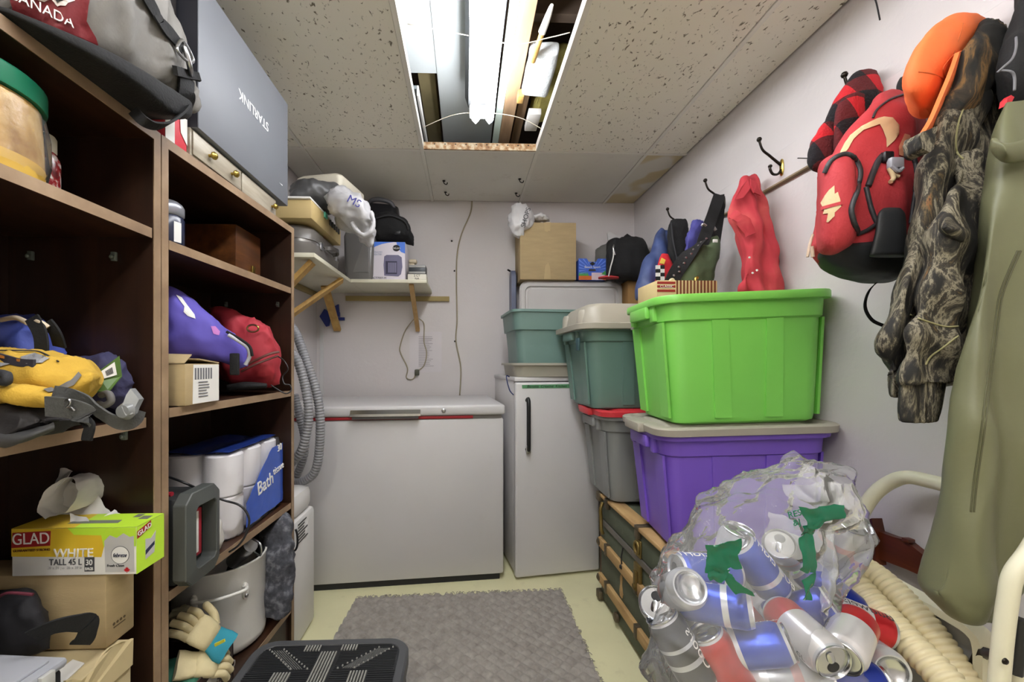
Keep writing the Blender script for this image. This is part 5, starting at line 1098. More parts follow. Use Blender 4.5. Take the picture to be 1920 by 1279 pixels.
b = BM(); ribbed(b, [PD(550, 905, 1.85), PD(566, 868, 1.84), PD(572, 830, 1.84), PD(562, 780, 1.84), PD(552, 740, 1.85)], .0165, .012, .0018); part('hose_loop', b, hm, hz, 180)
vc = thing('vacuum_canister', 'white slim appliance with dark cord between far bookcase and chest freezer', 'appliance', (-.75, 1.65, 0))
b = BM(); box(b, -.93, -.655, 1.59, 1.80, 0, .50, .02); part('body', b, white_pl, vc)
b = BM(); box(b, -.90, -.66, 1.60, 1.78, .50, .60, .03); part('neck', b, white_pl, vc)
b = BM(); prism(b, [(-.66, 1.587+.0, .50), (-.672, 1.587, .50), (-.672, 1.587, .57), (-.66, 1.587, .57)], (0, -1, 0), .0006); lines(b, (-.6538, 1.61, .48), (0, 1, 0), UP, 7, .10, .012, .005); part('label_lines', b, ink, vc, 0, kind='stuff')
b = BM(); tube(b, [(-.70, 1.588, .40), (-.655, 1.57, .40), (-.640, 1.57, .42), (-.642, 1.575, .46), (-.65, 1.58, .48)], .004, n=8); part('cord', b, black_pl, vc, 60)
# ================================================================ step stool
ss = thing('step_stool', 'black folding step stool with ribbed anti-slip top in the foreground', 'stool', (-.38, 1.0, 0))
SZ = .30; C_ = V((-.383, .965, SZ)); W2, D2 = .222, .255
b = BM(); R = [rrect(2*W2-.02, 2*D2-.02, .05, SZ-.05, 6, C_.x, C_.y), rrect(2*W2, 2*D2, .06, SZ-.04, 6, C_.x, C_.y), rrect(2*W2, 2*D2, .06, SZ-.006, 6, C_.x, C_.y), rrect(2*W2-.012, 2*D2-.012, .055, SZ, 6, C_.x, C_.y), rrect(2*W2-.05, 2*D2-.05, .04, SZ, 6, C_.x, C_.y), rrect(2*W2-.056, 2*D2-.056, .04, SZ-.006, 6, C_.x, C_.y)]
loft(b, R); part('seat_frame', b, mat('stool_frame', '4a4b4e', .45), ss, 40)
b = BM(); box(b, C_.x-W2+.026, C_.x+W2-.026, C_.y-D2+.026, C_.y+D2-.026, SZ-.012, SZ-.003, .001)
for k in range(60):
    y = C_.y-D2+.03+k*.0076
    if y > C_.y+D2-.13: break
    for x0, x1 in ((-.196, -.125), (-.075, -.028), (.028, .075), (.125, .196)): prism(b, [(C_.x+x0, y, SZ-.003), (C_.x+x1, y, SZ-.003), (C_.x+x1, y+.003, SZ-.003), (C_.x+x0, y+.003, SZ-.003)], (0, 0, 1), .0018)
for k in range(16):
    y = C_.y+D2-.122+k*.0062
    for x0, x1 in ((-.19, -.03), (.03, .19)): prism(b, [(C_.x+x0, y, SZ-.003), (C_.x+x1, y, SZ-.003), (C_.x+x1, y+.0025, SZ-.003), (C_.x+x0, y+.0025, SZ-.003)], (0, 0, 1), .0012)
part('tread_panel', b, mat('stool_black', '1f2023', .5), ss, 20)
gs = mat('tread_grey', '8e8d87', .6)
b = BM()
for x0 in (-.122, .078):
    for k in range(6): box(b, C_.x+x0+k*.008, C_.x+x0+k*.008+.004, C_.y-D2+.03, C_.y+D2-.13, SZ-.003, SZ+.0005)
for k in range(6): box(b, C_.x-.024+k*.008, C_.x-.024+k*.008+.004, C_.y-D2+.03, C_.y+D2-.055, SZ-.003, SZ+.0005)
for s in (-1, 1):
    for k in range(6): box(b, C_.x+s*.052+(k-3)*.008, C_.x+s*.052+(k-3)*.008+.004, C_.y+D2-.05, C_.y+D2-.028, SZ-.003, SZ+.0005)
part('grip_strip', b, gs, ss, 0, split=True)
b = BM()
for s in (-1, 1):
    for k in range(10): lathe(b, [(.0028, 0), (.0022, .003), (.0005, .004)], C_+V((s*(.175-.010*k), D2-.04-.0085*k, -.003)), 8); lathe(b, [(.0028, 0), (.0022, .003), (.0005, .004)], C_+V((s*(.135-.0105*k), D2-.04-.0085*k, -.003)), 8) 
part('grip_dots', b, gs, ss, 60, kind='stuff')
b = BM()
for s in (-1, 1):
    for k in range(6):
        p = C_+V((s*(.165-.0064*k), D2-.045, -.0028)); q = C_+V((s*(.085-.0064*k), D2-.118, -.0028)); prism(b, [p, p+V((s*.0025, 0, 0)), q+V((s*.0025, 0, 0)), q], (0, 0, 1), .002)
part('diagonal_rib', b, mat('rib_grey', '6a6a68', .6), ss, 0, split=True)
for sx in (-1, 1):
    for sy in (-1, 1):
        b = BM(); loft(b, [rrect(.05, .05, .012, 0, 4, C_.x+sx*(W2-.022), C_.y+sy*(D2-.025)), rrect(.06, .06, .012, SZ-.045, 4, C_.x+sx*(W2-.045), C_.y+sy*(D2-.055))]); part('leg', b, mat('stool_black', '1f2023', .5), ss)
# ================================================================ steamer trunk
Mr = rot((.638, 1.89, 0), 1.6)    # local x 0 = front face (towards the room), y negative towards the camera
tr = thing('steamer_trunk', 'old dark green steamer trunk with wooden slats under the stacked totes', 'trunk', M=Mr)
gp = mat('trunk_green', '535a49', .75, var=.15, vs=10, dirt=.35, dcol=(.22, .2, .13))
TL, TD, TH = .86, .49, .505
b = BM(); box(b, .004, TD, -TL, 0, .02, TH-.115, .004, M=Mr); part('body', b, gp, tr)
b = BM(); box(b, .002, TD+.002, -TL-.002, .002, TH-.112, TH-.006, .006, M=Mr); lidp = part('lid', b, gp, tr)
b = BM(); box(b, -.003, .004, -TL-.003, .003, TH-.135, TH-.113, M=Mr); part('metal_band', b, mat('band_grey', '75706a', .5, metal=.4, dirt=.3), tr)
ys = [0, -.10, -.40, -.66, -TL]
b0 = None
for z0, z1 in ((.262, .305), (.095, .138)):
    for ya, yb_ in zip(ys, ys[1:]):
        b = BM(); box(b, -.014, .004, yb_+.006, ya-.006, z0, z1, .004, M=Mr); part('slat', b, oldwood, tr)
for ya, yb_ in zip(ys, ys[1:]):
    b = BM(); box(b, -.010, .055, yb_+.006, ya-.006, TH-.012, TH+.004, .004, M=Mr); part('slat', b, oldwood, tr)
for xs in (.15, .30):
    b = BM(); box(b, xs, xs+.05, -TL+.01, -.01, TH-.01, TH+.004, .003, M=Mr); part('slat', b, oldwood, tr)
hw = mat('trunk_hardware', '8a7646', .45, metal=.8, var=.2, dirt=.4)
hb2 = mat('bracket_metal', '6a5f4e', .5, metal=.7, var=.2)
for y in ys[1:-1]:
    b = BM()
    for z0, z1 in ((.258, .309), (.091, .142)): box(b, -.018, .004, y-.012, y+.012, z0, z1, .003, M=Mr)
    box(b, -.015, .058, y-.013, y+.013, TH-.012, TH+.008, .003, M=Mr); box(b, -.015, .004, y-.013, y+.013, TH-.04, TH, .003, M=Mr); part('slat_clamp', b, hb2, tr)
for y in (0, -TL):
    b = BM(); box(b, -.016, .06, y-.022, y+.022, TH-.035, TH+.007, .006, M=Mr); lathe(b, [(.016, 0), (.014, .008), (.006, .014), (.001, .015)], n=16, M=Mr@Matrix.Translation((.012, y-.0, TH+.004))); part('corner_cap', b, hb2, tr)
    b = BM(); box(b, -.016, .03, y-.02, y+.02, .01, .05, .006, M=Mr); part('corner_cap', b, hb2, tr)
for z in (.283, .116):
    b = BM(); lathe(b, [(.018, 0), (.017, .008), (.007, .014), (.001, .015)], n=16, M=Mr@Matrix.Translation((-.008, -.012, z))@Matrix.Rotation(-PI/2, 4, 'Y')); part('slat_end', b, hb2, tr)
b = BM(); tube(b, [Mr@V((-.010, -.40+.017*math.cos(a*PI/6), TH-.075+.022*math.sin(a*PI/6))) for a in range(13)], .006, n=8, m=2); box(b, -.006, .002, -.42, -.38, TH-.11, TH-.045, .003, M=Mr); part('hasp_ring', b, hw, tr, 50)
b = BM(); box(b, -.012, .002, -.425, -.375, .25, .37, .004, M=Mr); box(b, -.02, -.01, -.412, -.388, .27, .345, .004, M=Mr); lathe(b, [(.011, 0), (.011, .006), (.004, .008)], n=14, M=Mr@Matrix.Translation((-.018, -.40, .285))@Matrix.Rotation(-PI/2, 4, 'Y')); part('lock_plate', b, hw, tr)
b = BM(); tube(b, [Mr@V((-.004, -.04, TH-.03)), Mr@V((-.016, -.045, TH-.06)), Mr@V((-.012, -.04, TH-.10)), Mr@V((-.014, -.05, TH-.15)), Mr@V((-.006, -.05, TH-.17))], .008, n=8); part('draw_latch', b, hw, tr, 50)
b = BM(); tube(b, [Mr@V((-.006, -.27, TH-.135)), Mr@V((-.014, -.272, TH-.17)), Mr@V((-.012, -.27, TH-.20))], .003, n=6); lathe(b, [(.002, 0), (.008, .006), (.007, .016), (.002, .02)], n=10, M=Mr@Matrix.Translation((-.014, -.27, TH-.222))); part('hanging_key', b, black_pl, tr, 50)
for y in (-.23, -.62):
    b = BM(); pl = [(y-.014, .238), (y-.008, .20), (y-.018, .165), (y-.012, .148), (y+.008, .148), (y+.016, .165), (y+.006, .20), (y+.010, .225), (y-.002, .246)]; prism(b, [Mr@V((.004, p, q)) for p, q in pl], Mr.to_3x3()@V((-1, 0, 0)), .0025); part('worn_patch', b, oldwood, tr, 0, label='bare worn patch of leather')
b = BM(); lathe(b, [(.02, 0), (.02, .012), (.012, .016)], n=14, M=Mr@Matrix.Translation((.0, -.20, .045))@Matrix.Rotation(-PI/2, 4, 'Y')); part('castor_plate', b, hb2, tr)

# ================================================================ storage totes
def tote(name, label, cat, M, w, d, h, tap, body_m, ribs=(.33, .67), open_=True, band=.2, hand_m=None):
    t = thing(name, label, cat, M=M)
    b = BM(); r = .045; s = 1-tap
    zb = h*(1-band)
    def wz(z): k = z/h; return (w-.05)*(s+(1-s)*k), (d-.05)*(s+(1-s)*k)
    R = []
    a, e = wz(0); R += [rrect(a-.03, e-.03, r, 0), rrect(a-.006, e-.006, r+.006, .008), rrect(a, e, r+.008, .022)]
    for z in (.3*h, .6*h, zb-.002): a, e = wz(z); R.append(rrect(a, e, r+.008, z))
    a, e = wz(zb); R += [rrect(a+.016, e+.016, r+.014, zb+.004), ]
    a, e = wz(h); R += [rrect(a+.016, e+.016, r+.016, h-.026), rrect(a+.046, e+.046, r+.026, h-.024), rrect(a+.05, e+.05, r+.03, h-.020), rrect(a+.05, e+.05, r+.03, h-.003), rrect(a+.045, e+.045, r+.026, h)]
    if open_:
        R += [rrect(a-.002, e-.002, r+.01, h), rrect(a-.006, e-.006, r+.01, h-.03)]
        a, e = wz(0); R.append(rrect(a-.01, e-.01, r, .006))
    loft(b, R, M=M)
    # ribs: shallow raised bands on the lower wall
    for fx in ribs:
        for sy in (-1, 1):
            a0, e0 = wz(0.02); a1, e1 = wz(zb); hw_ = .028
            pts = []
            for (aa, ee, z) in ((a0, e0, .02), (a1, e1, zb)):
                x = (fx-.5)*aa; pts.append((x-hw_*.9, sy*(ee/2-.001), z)); pts.append((x+hw_*.9, sy*(ee/2-.001), z))
            q = [V(pts[0]), V(pts[1]), V(pts[3]), V(pts[2])]
            prism(b, [M@p for p in q], M.to_3x3()@V((0, sy, 0)), .0055)
    for sx in (-1, 1):
        a0, e0 = wz(.02); a1, e1 = wz(zb)
        for fy in (-.32, .32):
            q = [V((sx*(a0/2-.001), fy*e0-.03, .02)), V((sx*(a0/2-.001), fy*e0+.03, .02)), V((sx*(a1/2-.001), fy*e1+.035, zb)), V((sx*(a1/2-.001), fy*e1-.035, zb))]
            prism(b, [M@p for p in q], M.to_3x3()@V((sx, 0, 0)), .008)
    part('body', b, body_m, t, 40)
    for sx in (-1, 1):      # grip under the rim at each end
        b = BM(); a1, e1 = wz(h); x = sx*(a1/2+.010)
        box(b, min(x, x+sx*.022), max(x, x+sx*.022), -.075, .075, h-.062, h-.022, .006, M=M)
        box(b, min(x-sx*.012, x+sx*.008), max(x-sx*.012, x+sx*.008), -.105, -.075, h-.075, h-.02, .004, M=M); box(b, min(x-sx*.012, x+sx*.008), max(x-sx*.012, x+sx*.008), .075, .105, h-.075, h-.02, .004, M=M)
        part('grip', b, hand_m or body_m, t)
    return t
def tlid(parent, M, w, d, z, m, rise=.018, name='lid'):
    b = BM(); r = .06
    R = [rrect(w-.01, d-.01, r, z-.026), rrect(w, d, r, z-.024), rrect(w+.004, d+.004, r, z-.004), rrect(w-.004, d-.004, r, z), rrect(w-.045, d-.045, r-.01, z+.001), rrect(w-.055, d-.055, r-.015, z-.006), rrect(w-.12, d-.12, r-.02, z-.006), rrect(w-.135, d-.135, r-.02, z+rise-.016), rrect(w-.15, d-.15, r-.02, z+rise-.014)]
    loft(b, R, M=M)
    for sx in (-1, 1): box(b, sx*(w/2+.004)-.016, sx*(w/2+.004)+.016, -.07, .07, z-.030, z+.002, .006, M=M)
    return part(name, b, m, parent, 40)
lidg = mat('tote_lid_taupe', 'a29c8f', .45, var=.04, vs=4, dirt=.1, dcol=(.3, .27, .2))
PURP = mat('tote_purple', '7655c2', .38, var=.04, vs=3); GREEN = mat('tote_green', '7bc856', .38, var=.03, vs=3)
Mp = rot((.895, 1.385, .524), -4, 0, -2.0)
tp2 = tote('storage_tote', 'purple storage tote with taupe lid standing on the steamer trunk', 'tote', Mp, .545, .375, .385, .10, PURP)
tlid(tp2, Mp, .56, .395, .402, lidg)
Mg = rot((.890, 1.375, .931), -4, 0, -2.0)
tg = tote('storage_tote', 'open lime green storage tote stacked on the purple tote', 'tote', Mg, .545, .37, .405, .09, GREEN)
# grey tote with red lid, teal tote with domed lid behind
GT = mat('tote_grey2', '7f8180', .4, var=.06, vs=3, dirt=.15, dcol=(.3, .3, .28)); RD = mat('lid_red', 'c8343c', .4, var=.04)
Ms = rot((.82, 1.86, .514), 1)
tsg = tote('storage_tote', 'grey storage tote with red lid on far end of the trunk', 'tote', Ms, .50, .37, .385, .14, GT)
tlid(tsg, Ms, .51, .385, .402, RD)
TL_ = mat('tote_teal', '607c74', .4, var=.06, vs=3)
Me = rot((.785, 1.90, .917), 1.5)
tte = tote('storage_tote', 'dark teal storage tote with domed taupe lid on the red lidded tote', 'tote', Me, .60, .43, .365, .13, TL_)
b = BM(); w_, d_, z_ = .625, .455, .372; r = .07
loft(b, [rrect(w_-.01, d_-.01, r, z_-.028), rrect(w_+.006, d_+.006, r, z_-.026), rrect(w_+.008, d_+.008, r, z_-.004), rrect(w_-.01, d_-.01, r, z_), rrect(w_-.06, d_-.04, r, z_+.002), rrect(w_-.085, d_-.065, r-.01, z_+.065), rrect(w_-.12, d_-.10, r-.01, z_+.085)], M=Me)
dl = part('domed_lid', b, lidg, tte, 40)
for y in (-.12, .12):
    b = BM(); lathe(b, [(.034, 0), (.032, .05), (.026, .062), (.004, .065)], n=20, M=Me@Matrix.Translation((-w_/2+.052, y, z_))); part('lid_boss', b, lidg, dl, 50)
b = BM(); box(b, -.10, .02, -d_/2-.014, -d_/2+.004, z_-.012, z_+.004, .003, M=Me)
for k in range(5): box(b, -.10+k*.026, -.092+k*.026, -d_/2-.016, -d_/2, z_-.034, z_+.002, .002, M=Me)
part('hinge_comb', b, mat('hinge_grey', '9c9a92', .5), dl)
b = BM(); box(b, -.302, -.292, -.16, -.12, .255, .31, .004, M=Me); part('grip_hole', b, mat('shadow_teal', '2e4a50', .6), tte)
b = BM(); box(b, .70, .95, 2.0, 2.085, .0, .50, .003); solo('brown_carton', b, mat('brown_carton2', '5b432c', .8), 'brown carton wedged behind the trunk beside the upright freezer', 'box')
b = BM(); box(b, .74, .97, 2.06, 2.085, .502, .78, .01); solo('dark_tub', b, mat('dark_tub', '2b2b2b', .5), 'dark plastic tub standing on the brown carton behind the grey tote', 'tub')
b = BM(); cols(b, [(1140, 885, 912, 1.93, .02), (1150, 880, 920, 1.93, .03), (1165, 885, 925, 1.93, .02)]); solo('teal_rag', b, mat('teal_rag', '6a8580', .8), 'pale teal rag poking out at far end of the trunk', 'rag', smooth=180)
b = BM(); rows(b, [(965, 1212, 1222, 1.60, .01), (985, 1205, 1226, 1.59, .012), (1004, 1208, 1226, 1.575, .008)]); ridge(b, .006, 40, 2); solo('crumpled_wrap', b, mat('crumple', 'cfcccb', .4), 'scrap of crumpled white wrap between grey and purple totes', 'wrap', smooth=60)
# striped box resting on the domed lid
sb2 = thing('striped_box', 'red and cream striped box with a gold hook on top of the domed lid', 'box', PD(1288, 553, 1.62))
Y0 = 1.50; X0 = PY(1232, 550, Y0).x; X1 = PY(1345, 550, Y0).x; Z0 = 1.354; Z1 = 1.43
Xm = PY(1268, 550, Y0).x
b = BM(); box(b, X0, X1, Y0, Y0+.17, Z0, Z1, .002); part('carton', b, mat('cream_card', 'cfb886', .6), sb2)
b = BM()
n_ = 12
for k in range(n_):
    x = Xm+(X1-Xm)*k/n_; prism(b, [(x, Y0-.0006, Z0), (x+(X1-Xm)/n_*.5, Y0-.0006, Z0), (x+(X1-Xm)/n_*.5, Y0-.0006, Z1), (x, Y0-.0006, Z1)], (0, -1, 0), .0005)
part('brown_stripes', b, mat('stripe_brown', '6f3a22', .6), sb2, 0)
b = BM()
for z in (.032, .048, .062): prism(b, [(X0, Y0-.0006, Z0+z), (Xm-.004, Y0-.0006, Z0+z), (Xm-.004, Y0-.0006, Z0+z+.009), (X0, Y0-.0006, Z0+z+.009)], (0, -1, 0), .0005)
part('red_panel', b, mat('stripe_red', '9c2b26', .6), sb2, 0)
text('CLASSIC', V(((X0+Xm)/2, Y0-.001, Z0+.052)), (1, 0, 0), UP, .014, white_pp, sb2)
b = BM(); c = PY(1300, 528, Y0+.03); tube(b, [c+V((-.012, 0, -.03)), c+V((-.012, 0, 0)), c+V((.004, 0, -.008)), c+V((.010, 0, .012)), c+V((.018, 0, .016))], .006, n=8); solo('gold_hook', b, brass, 'gold coloured hook standing on the striped box', 'hook', smooth=60)
b = BM(); c = PY(1256, 527, Y0+.03); tube(b, [c+V((0, 0, -.03)), c, c+V((.012, 0, .006)), c+V((.016, 0, -.006))], .005, n=8); solo('cream_hook', b, mat('cream_metal', 'd5cca6', .4), 'small cream hook at left end of the striped box', 'hook', smooth=60)
b = BM(); box(b, PY(1222, 540, 1.70).x, PY(1236, 540, 1.70).x, 1.70, 1.78, 1.377, 1.46, .003); solo('dark_book', b, mat('book_dark', '3c4040', .6), 'dark slim box standing left of the striped box', 'box')

# ================================================================ rubbish bin and bag of cans
bin_c = V((.605, .80, 0))
b = BM(); lathe(b, [(.15, 0), (.165, .01), (.205, .47), (.212, .475), (.214, .49), (.208, .495), (.20, .49), (.158, .02), (.01, .015)], bin_c, 56)
bn = solo('rubbish_bin', b, mat('bin_black', '1d1e20', .45), 'black round bin holding the clear bag of cans', 'bin')
# cans
HC, RC = .122, .033
silver = mat('can_silver', 'c4c6ca', .22, metal=1, var=.05)
def can_body_mat(name, cols_, top='c9cbd0'):
    m = bpy.data.materials.new(name); m.use_nodes = True; nt = m.node_tree; N = nt.nodes; L = nt.links; b_ = N['Principled BSDF']
    b_.inputs['Roughness'].default_value = .28; b_.inputs['Metallic'].default_value = .45
    tc = N.new('ShaderNodeTexCoord'); sp = N.new('ShaderNodeSeparateXYZ'); L.new(tc.outputs['Object'], sp.inputs[0])
    mr = N.new('ShaderNodeMapRange'); mr.inputs[1].default_value = 0; mr.inputs[2].default_value = HC; L.new(sp.outputs['Z'], mr.inputs[0])
    rp = N.new('ShaderNodeValToRGB'); rp.color_ramp.interpolation = 'CONSTANT'; e = rp.color_ramp.elements
    while len(e) < len(cols_): e.new(.5)
    for el, (p, c) in zip(e, cols_): el.position = p; el.color = srgb(c)+[1]
    L.new(mr.outputs[0], rp.inputs[0]); L.new(rp.outputs[0], b_.inputs['Base Color']); return m
BLUE = can_body_mat('can_blue', [(0, 'c9cbd0'), (.05, '2444b0'), (.28, 'cfd2da'), (.36, '2444b0'), (.92, 'c9cbd0')])
BLUE2 = can_body_mat('can_royal', [(0, 'c9cbd0'), (.05, '23389a'), (.93, 'c9cbd0')])
RED = can_body_mat('can_red', [(0, 'c9cbd0'), (.05, 'b51d26'), (.93, 'c9cbd0')])
WHT = can_body_mat('can_white', [(0, 'c9cbd0'), (.05, 'c02a30'), (.34, 'd8d6d8'), (.93, 'c9cbd0')])
BLK = can_body_mat('can_black', [(0, 'c9cbd0'), (.05, '25272c'), (.35, 'b9bcc2'), (.42, '25272c'), (.58, 'b9bcc2'), (.63, '25272c'), (.93, 'c9cbd0')])
SIL = can_body_mat('can_plain', [(0, 'c9cbd0'), (.2, 'a9acb4'), (.5, 'c4a0a0'), (.62, 'c0c3c9')])
meshes = {}
def can_protos():
    b_ = BM(); lathe(b_, [(.024, .0045), (.0245, .001), (.0275, .0), (RC-.001, .010), (RC, .014), (RC, .104), (RC-.0015, .108), (.0275, .1165), (.0272, .118)], (0, 0, 0), 36, cap0=False, cap1=False); meshes['body'] = finish(b_, 'can_body', None, 60)
    b_ = BM(); lathe(b_, [(.0245, .002), (.022, .006), (.012, .0105), (.0005, .0118)], (0, 0, 0), 30, cap0=False); meshes['base'] = finish(b_, 'can_base', silver, 60)
    b_ = BM(); lathe(b_, [(.0272, .117), (.0285, .1195), (.0288, .121), (.0275, .1222), (.0262, .121), (.025, .1165), (.0005, .1165)], (0, 0, 0), 36, cap0=False); meshes['top'] = finish(b_, 'can_top', silver, 40)
    b_ = BM(); R = [sring(V((.0, .0115, z)), V((.0095, 0, 0))*k, V((0, .0085, 0))*k, 18, 2) for z, k in ((.1166, 1), (.1171, 1))]; loft(b_, R); meshes['mouth'] = finish(b_, 'mouth', ink, 0)
    b_ = BM(); R = [sring(V((.0, -.006, z)), V((.006, 0, 0))*k, V((0, .010, 0))*k, 16, 2.6) for z, k in ((.1168, .9), (.1178, 1), (.1186, .8))]; loft(b_, R); meshes['tab'] = finish(b_, 'tab', silver, 40)
can_protos(); body_var = {}
def can(label, px, py, d, ax, m, printed=None, spin=0, group='cans in the clear bag', s=1.0):
    """ax: axis from base to top in camera terms (right, up, towards the camera)"""
    z = (RT*ax[0]+UP*ax[1]-ray(px, py).normalized()*ax[2]).normalized(); c = PD(px, py, d)
    q = z.to_track_quat('Z', 'Y').to_matrix().to_4x4() @ Matrix.Rotation(math.radians(spin), 4, 'Z')
    M = Matrix.Translation(c) @ q @ Matrix.Scale(s, 4) @ Matrix.Translation((0, 0, -HC/2))
    t = thing('drink_can', label, 'can', M=M, group=group)
    if m.name not in body_var:
        me = meshes['body'].copy(); me.materials.clear(); me.materials.append(m); body_var[m.name] = me
    for nm, me in (('can_body', body_var[m.name]), ('can_base', meshes['base']), ('can_top', meshes['top']), ('mouth', meshes['mouth']), ('tab', meshes['tab'])):
        o = bpy.data.objects.new(nm, me); COL.objects.link(o); o.parent = t
    if printed:
        s_, colm, sz = printed
        c_ = bpy.data.curves.new('txt', 'FONT'); c_.body = s_; c_.size = sz; c_.extrude = 0; c_.align_x = 'CENTER'; c_.align_y = 'CENTER'
        to = bpy.data.objects.new('txt', c_); me = bpy.data.meshes.new_from_object(to); bpy.data.objects.remove(to); bpy.data.curves.remove(c_)
        bm_ = BM(); bm_.from_mesh(me); bpy.data.meshes.remove(me)
        bmesh.ops.triangulate(bm_, faces=bm_.faces[:]); bmesh.ops.subdivide_edges(bm_, edges=[e for e in bm_.edges if e.calc_length() > .008], cuts=2)
        for v in bm_.verts:      # wrap round the can, reading along the axis
            zz, a = v.co.x, v.co.y/RC; v.co = V((math.cos(a)*(RC+.0004), math.sin(a)*(RC+.0004), HC*.5+zz))
        o = bpy.data.objects.new('can_lettering', finish(bm_, 'can_lettering', colm, 0)); COL.objects.link(o); o.parent = t
    return t
wp = white_pp
can('large blue can lying sideways at front, open end to the right', 1408, 1212, .70, (1, .10, .45), BLUE, ('BUD LIGHT', wp, .022), 60)
can('blue can with white letters lying left of centre, base end facing right', 1335, 1132, .72, (-1, .15, -.6), BLUE, ('BUD LIGHT', wp, .022), 110)
can('silver can whose domed base points out at left side of bag', 1272, 1108, .74, (-.3, -.1, -.95), SIL)
can('black and silver can leaning steeply at lower left of bag', 1276, 1216, .71, (-.5, .85, -.25), BLK, ('Coors', wp, .026), 70)
can('plain red can leaning beside the black and silver can', 1358, 1246, .70, (-.5, .85, -.2), RED, None)
can('white and red can with open top facing the camera, left of the pair', 1506, 1190, .70, (.45, -.42, .8), WHT, ('Budweiser', mat('can_script', '3a3a40', .5), .02), 200)
can('white and red can with open top facing the camera, right of the pair', 1592, 1196, .71, (-.22, -.5, .82), WHT, ('Budweiser', mat('can_script', '3a3a40', .5), .02), 150)
can('white can with dark script lying behind the open pair', 1598, 1160, .80, (-.85, .35, -.3), WHT, ('Budweiser', mat('can_script', '3a3a40', .5), .026), 80)
can('silver can with domed base facing out at right edge of bag', 1628, 1226, .76, (-.4, .3, -.85), SIL)
can('pinkish silver can lying along the bottom edge of the photo', 1478, 1272, .69, (1, -.05, .35), SIL)
can('royal blue can lying at bottom right of bag', 1582, 1275, .71, (1, -.03, .1), BLUE2)
can('red can at bottom right corner of bag', 1640, 1276, .76, (.7, -.2, -.6), RED)
can('blue can tilted in upper middle of bag with white letters', 1418, 1062, .80, (-.6, .75, -.1), BLUE, ('BUD LIGHT', wp, .024), 60)
can('blue can lying under the green drawstring at left', 1322, 1072, .78, (-1, .05, .1), BLUE, ('BUD LIGHT', wp, .024), 90)
can('upright silver topped can behind the green drawstring', 1372, 1040, .84, (.25, .9, .3), SIL)
can('silver can with open top facing camera at upper right of bag', 1470, 1032, .86, (-.2, .25, .9), SIL)
can('royal blue can at centre with silver top tilted to the right', 1500, 1148, .78, (.85, .25, .45), BLUE2)
can('small looking silver can at far left edge of bag', 1243, 1145, .78, (-.3, .3, .85), SIL)
can('red and silver can lying low at left behind the leaning pair', 1322, 1178, .79, (-.8, .5, .3), RED)
can('silver can high in the bag at right near the drawstring loop', 1565, 1015, .88, (.5, .5, .6), SIL)
can('blue can buried at middle right of bag', 1555, 1108, .86, (.6, -.5, .4), BLUE2)
can('white can buried at the middle of the bag behind the blue ones', 1440, 1140, .88, (.7, .5, .2), WHT)
# clear bag
def bagpts():
    return [(846, 1480, 1490, .86, .010), (862, 1470, 1512, .86, .018), (880, 1466, 1556, .86, .04), (890, 1450, 1600, .86, .06), (905, 1395, 1606, .855, .10), (925, 1345, 1610, .85, .14), (950, 1308, 1622, .845, .165), (985, 1280, 1627, .84, .18), (1025, 1250, 1612, .83, .195), (1065, 1228, 1570, .825, .20), (1105, 1216, 1552, .82, .205), (1150, 1214, 1585, .815, .205), (1200, 1222, 1650, .81, .205), (1245, 1240, 1660, .81, .195), (1290, 1265, 1655, .81, .18)]
b = BM(); rows(b, bagpts(), n=110, m=9, p=2.5); ridge(b, .018, 7, 3, (1, 1, .8)); ridge(b, .006, 17, 7)
clampv(b, lambda c: (min(c.x, .862), c.y, c.z))
cbag = solo('clear_bag', b, film('clear_film', tint=(.985, .985, 1), body=.13, gl=.12, rough=.05, bcol=(1, 1, 1)), 'clear plastic bag full of empty drink cans standing in the black bin', 'bag', smooth=85)
# crease folds that catch the light: extra film sheets at the gathered neck
film2 = film('clear_film_fold', tint=(.96, .97, .98), body=.14, gl=.16, rough=.05, bcol=(1, 1, 1))
for s, q in enumerate((((1470, 905), (1600, 900), (1622, 990), (1500, 1000)), ((1445, 960), (1560, 985), (1545, 1075), (1440, 1030)), ((1500, 870), (1590, 915), (1560, 960), (1480, 930)), ((1548, 985), (1564, 990), (1546, 1150), (1528, 1140)))):
    P_ = [PD(x, y, .655) for x, y in q]
    def ff(u, v, P_=P_, s=s):
        p = (P_[0]*(1-u)+P_[1]*u)*(1-v)+(P_[3]*(1-u)+P_[2]*u)*v; return p-FW*.02*math.sin(u*PI)*math.sin(v*PI)+V((fbm(p*18, s), fbm(p*18, s+3), fbm(p*18, s+5)))*.012
    b = BM(); shell(b, ff, 20, 20, .0006); part('bag_fold', b, film2, cbag, 80)
gdr = mat('green_drawstring', '0c6044', .2, var=.15, vs=20)
def patch(q, d, s, amp=.008):
    P_ = [PD(x, y, d) for x, y in q]
    def ff(u, v): p = (P_[0]*(1-u)+P_[1]*u)*(1-v)+(P_[3]*(1-u)+P_[2]*u)*v; return p+V((fbm(p*30, s), fbm(p*30, s+3), fbm(p*30, s+5)))*amp
    b_ = BM(); shell(b_, ff, 14, 10, .0008); return b_
for s, (q, d) in enumerate(((((1322, 1016), (1390, 1014), (1390, 1070), (1322, 1072)), .622), (((1322, 1070), (1368, 1066), (1350, 1090), (1325, 1088)), .622), (((1338, 1064), (1376, 1078), (1414, 1114), (1384, 1112)), .62), (((1504, 953), (1578, 948), (1584, 970), (1510, 990)), .615), (((1498, 1012), (1532, 998), (1527, 1072), (1498, 1062)), .617), (((1504, 1088), (1532, 1083), (1527, 1122), (1508, 1122)), .617), (((1510, 985), (1545, 975), (1532, 1002), (1505, 1010)), .616))):
    part('drawstring', patch(q, d, s+11), gdr, cbag, 80, label='green drawstring strip')
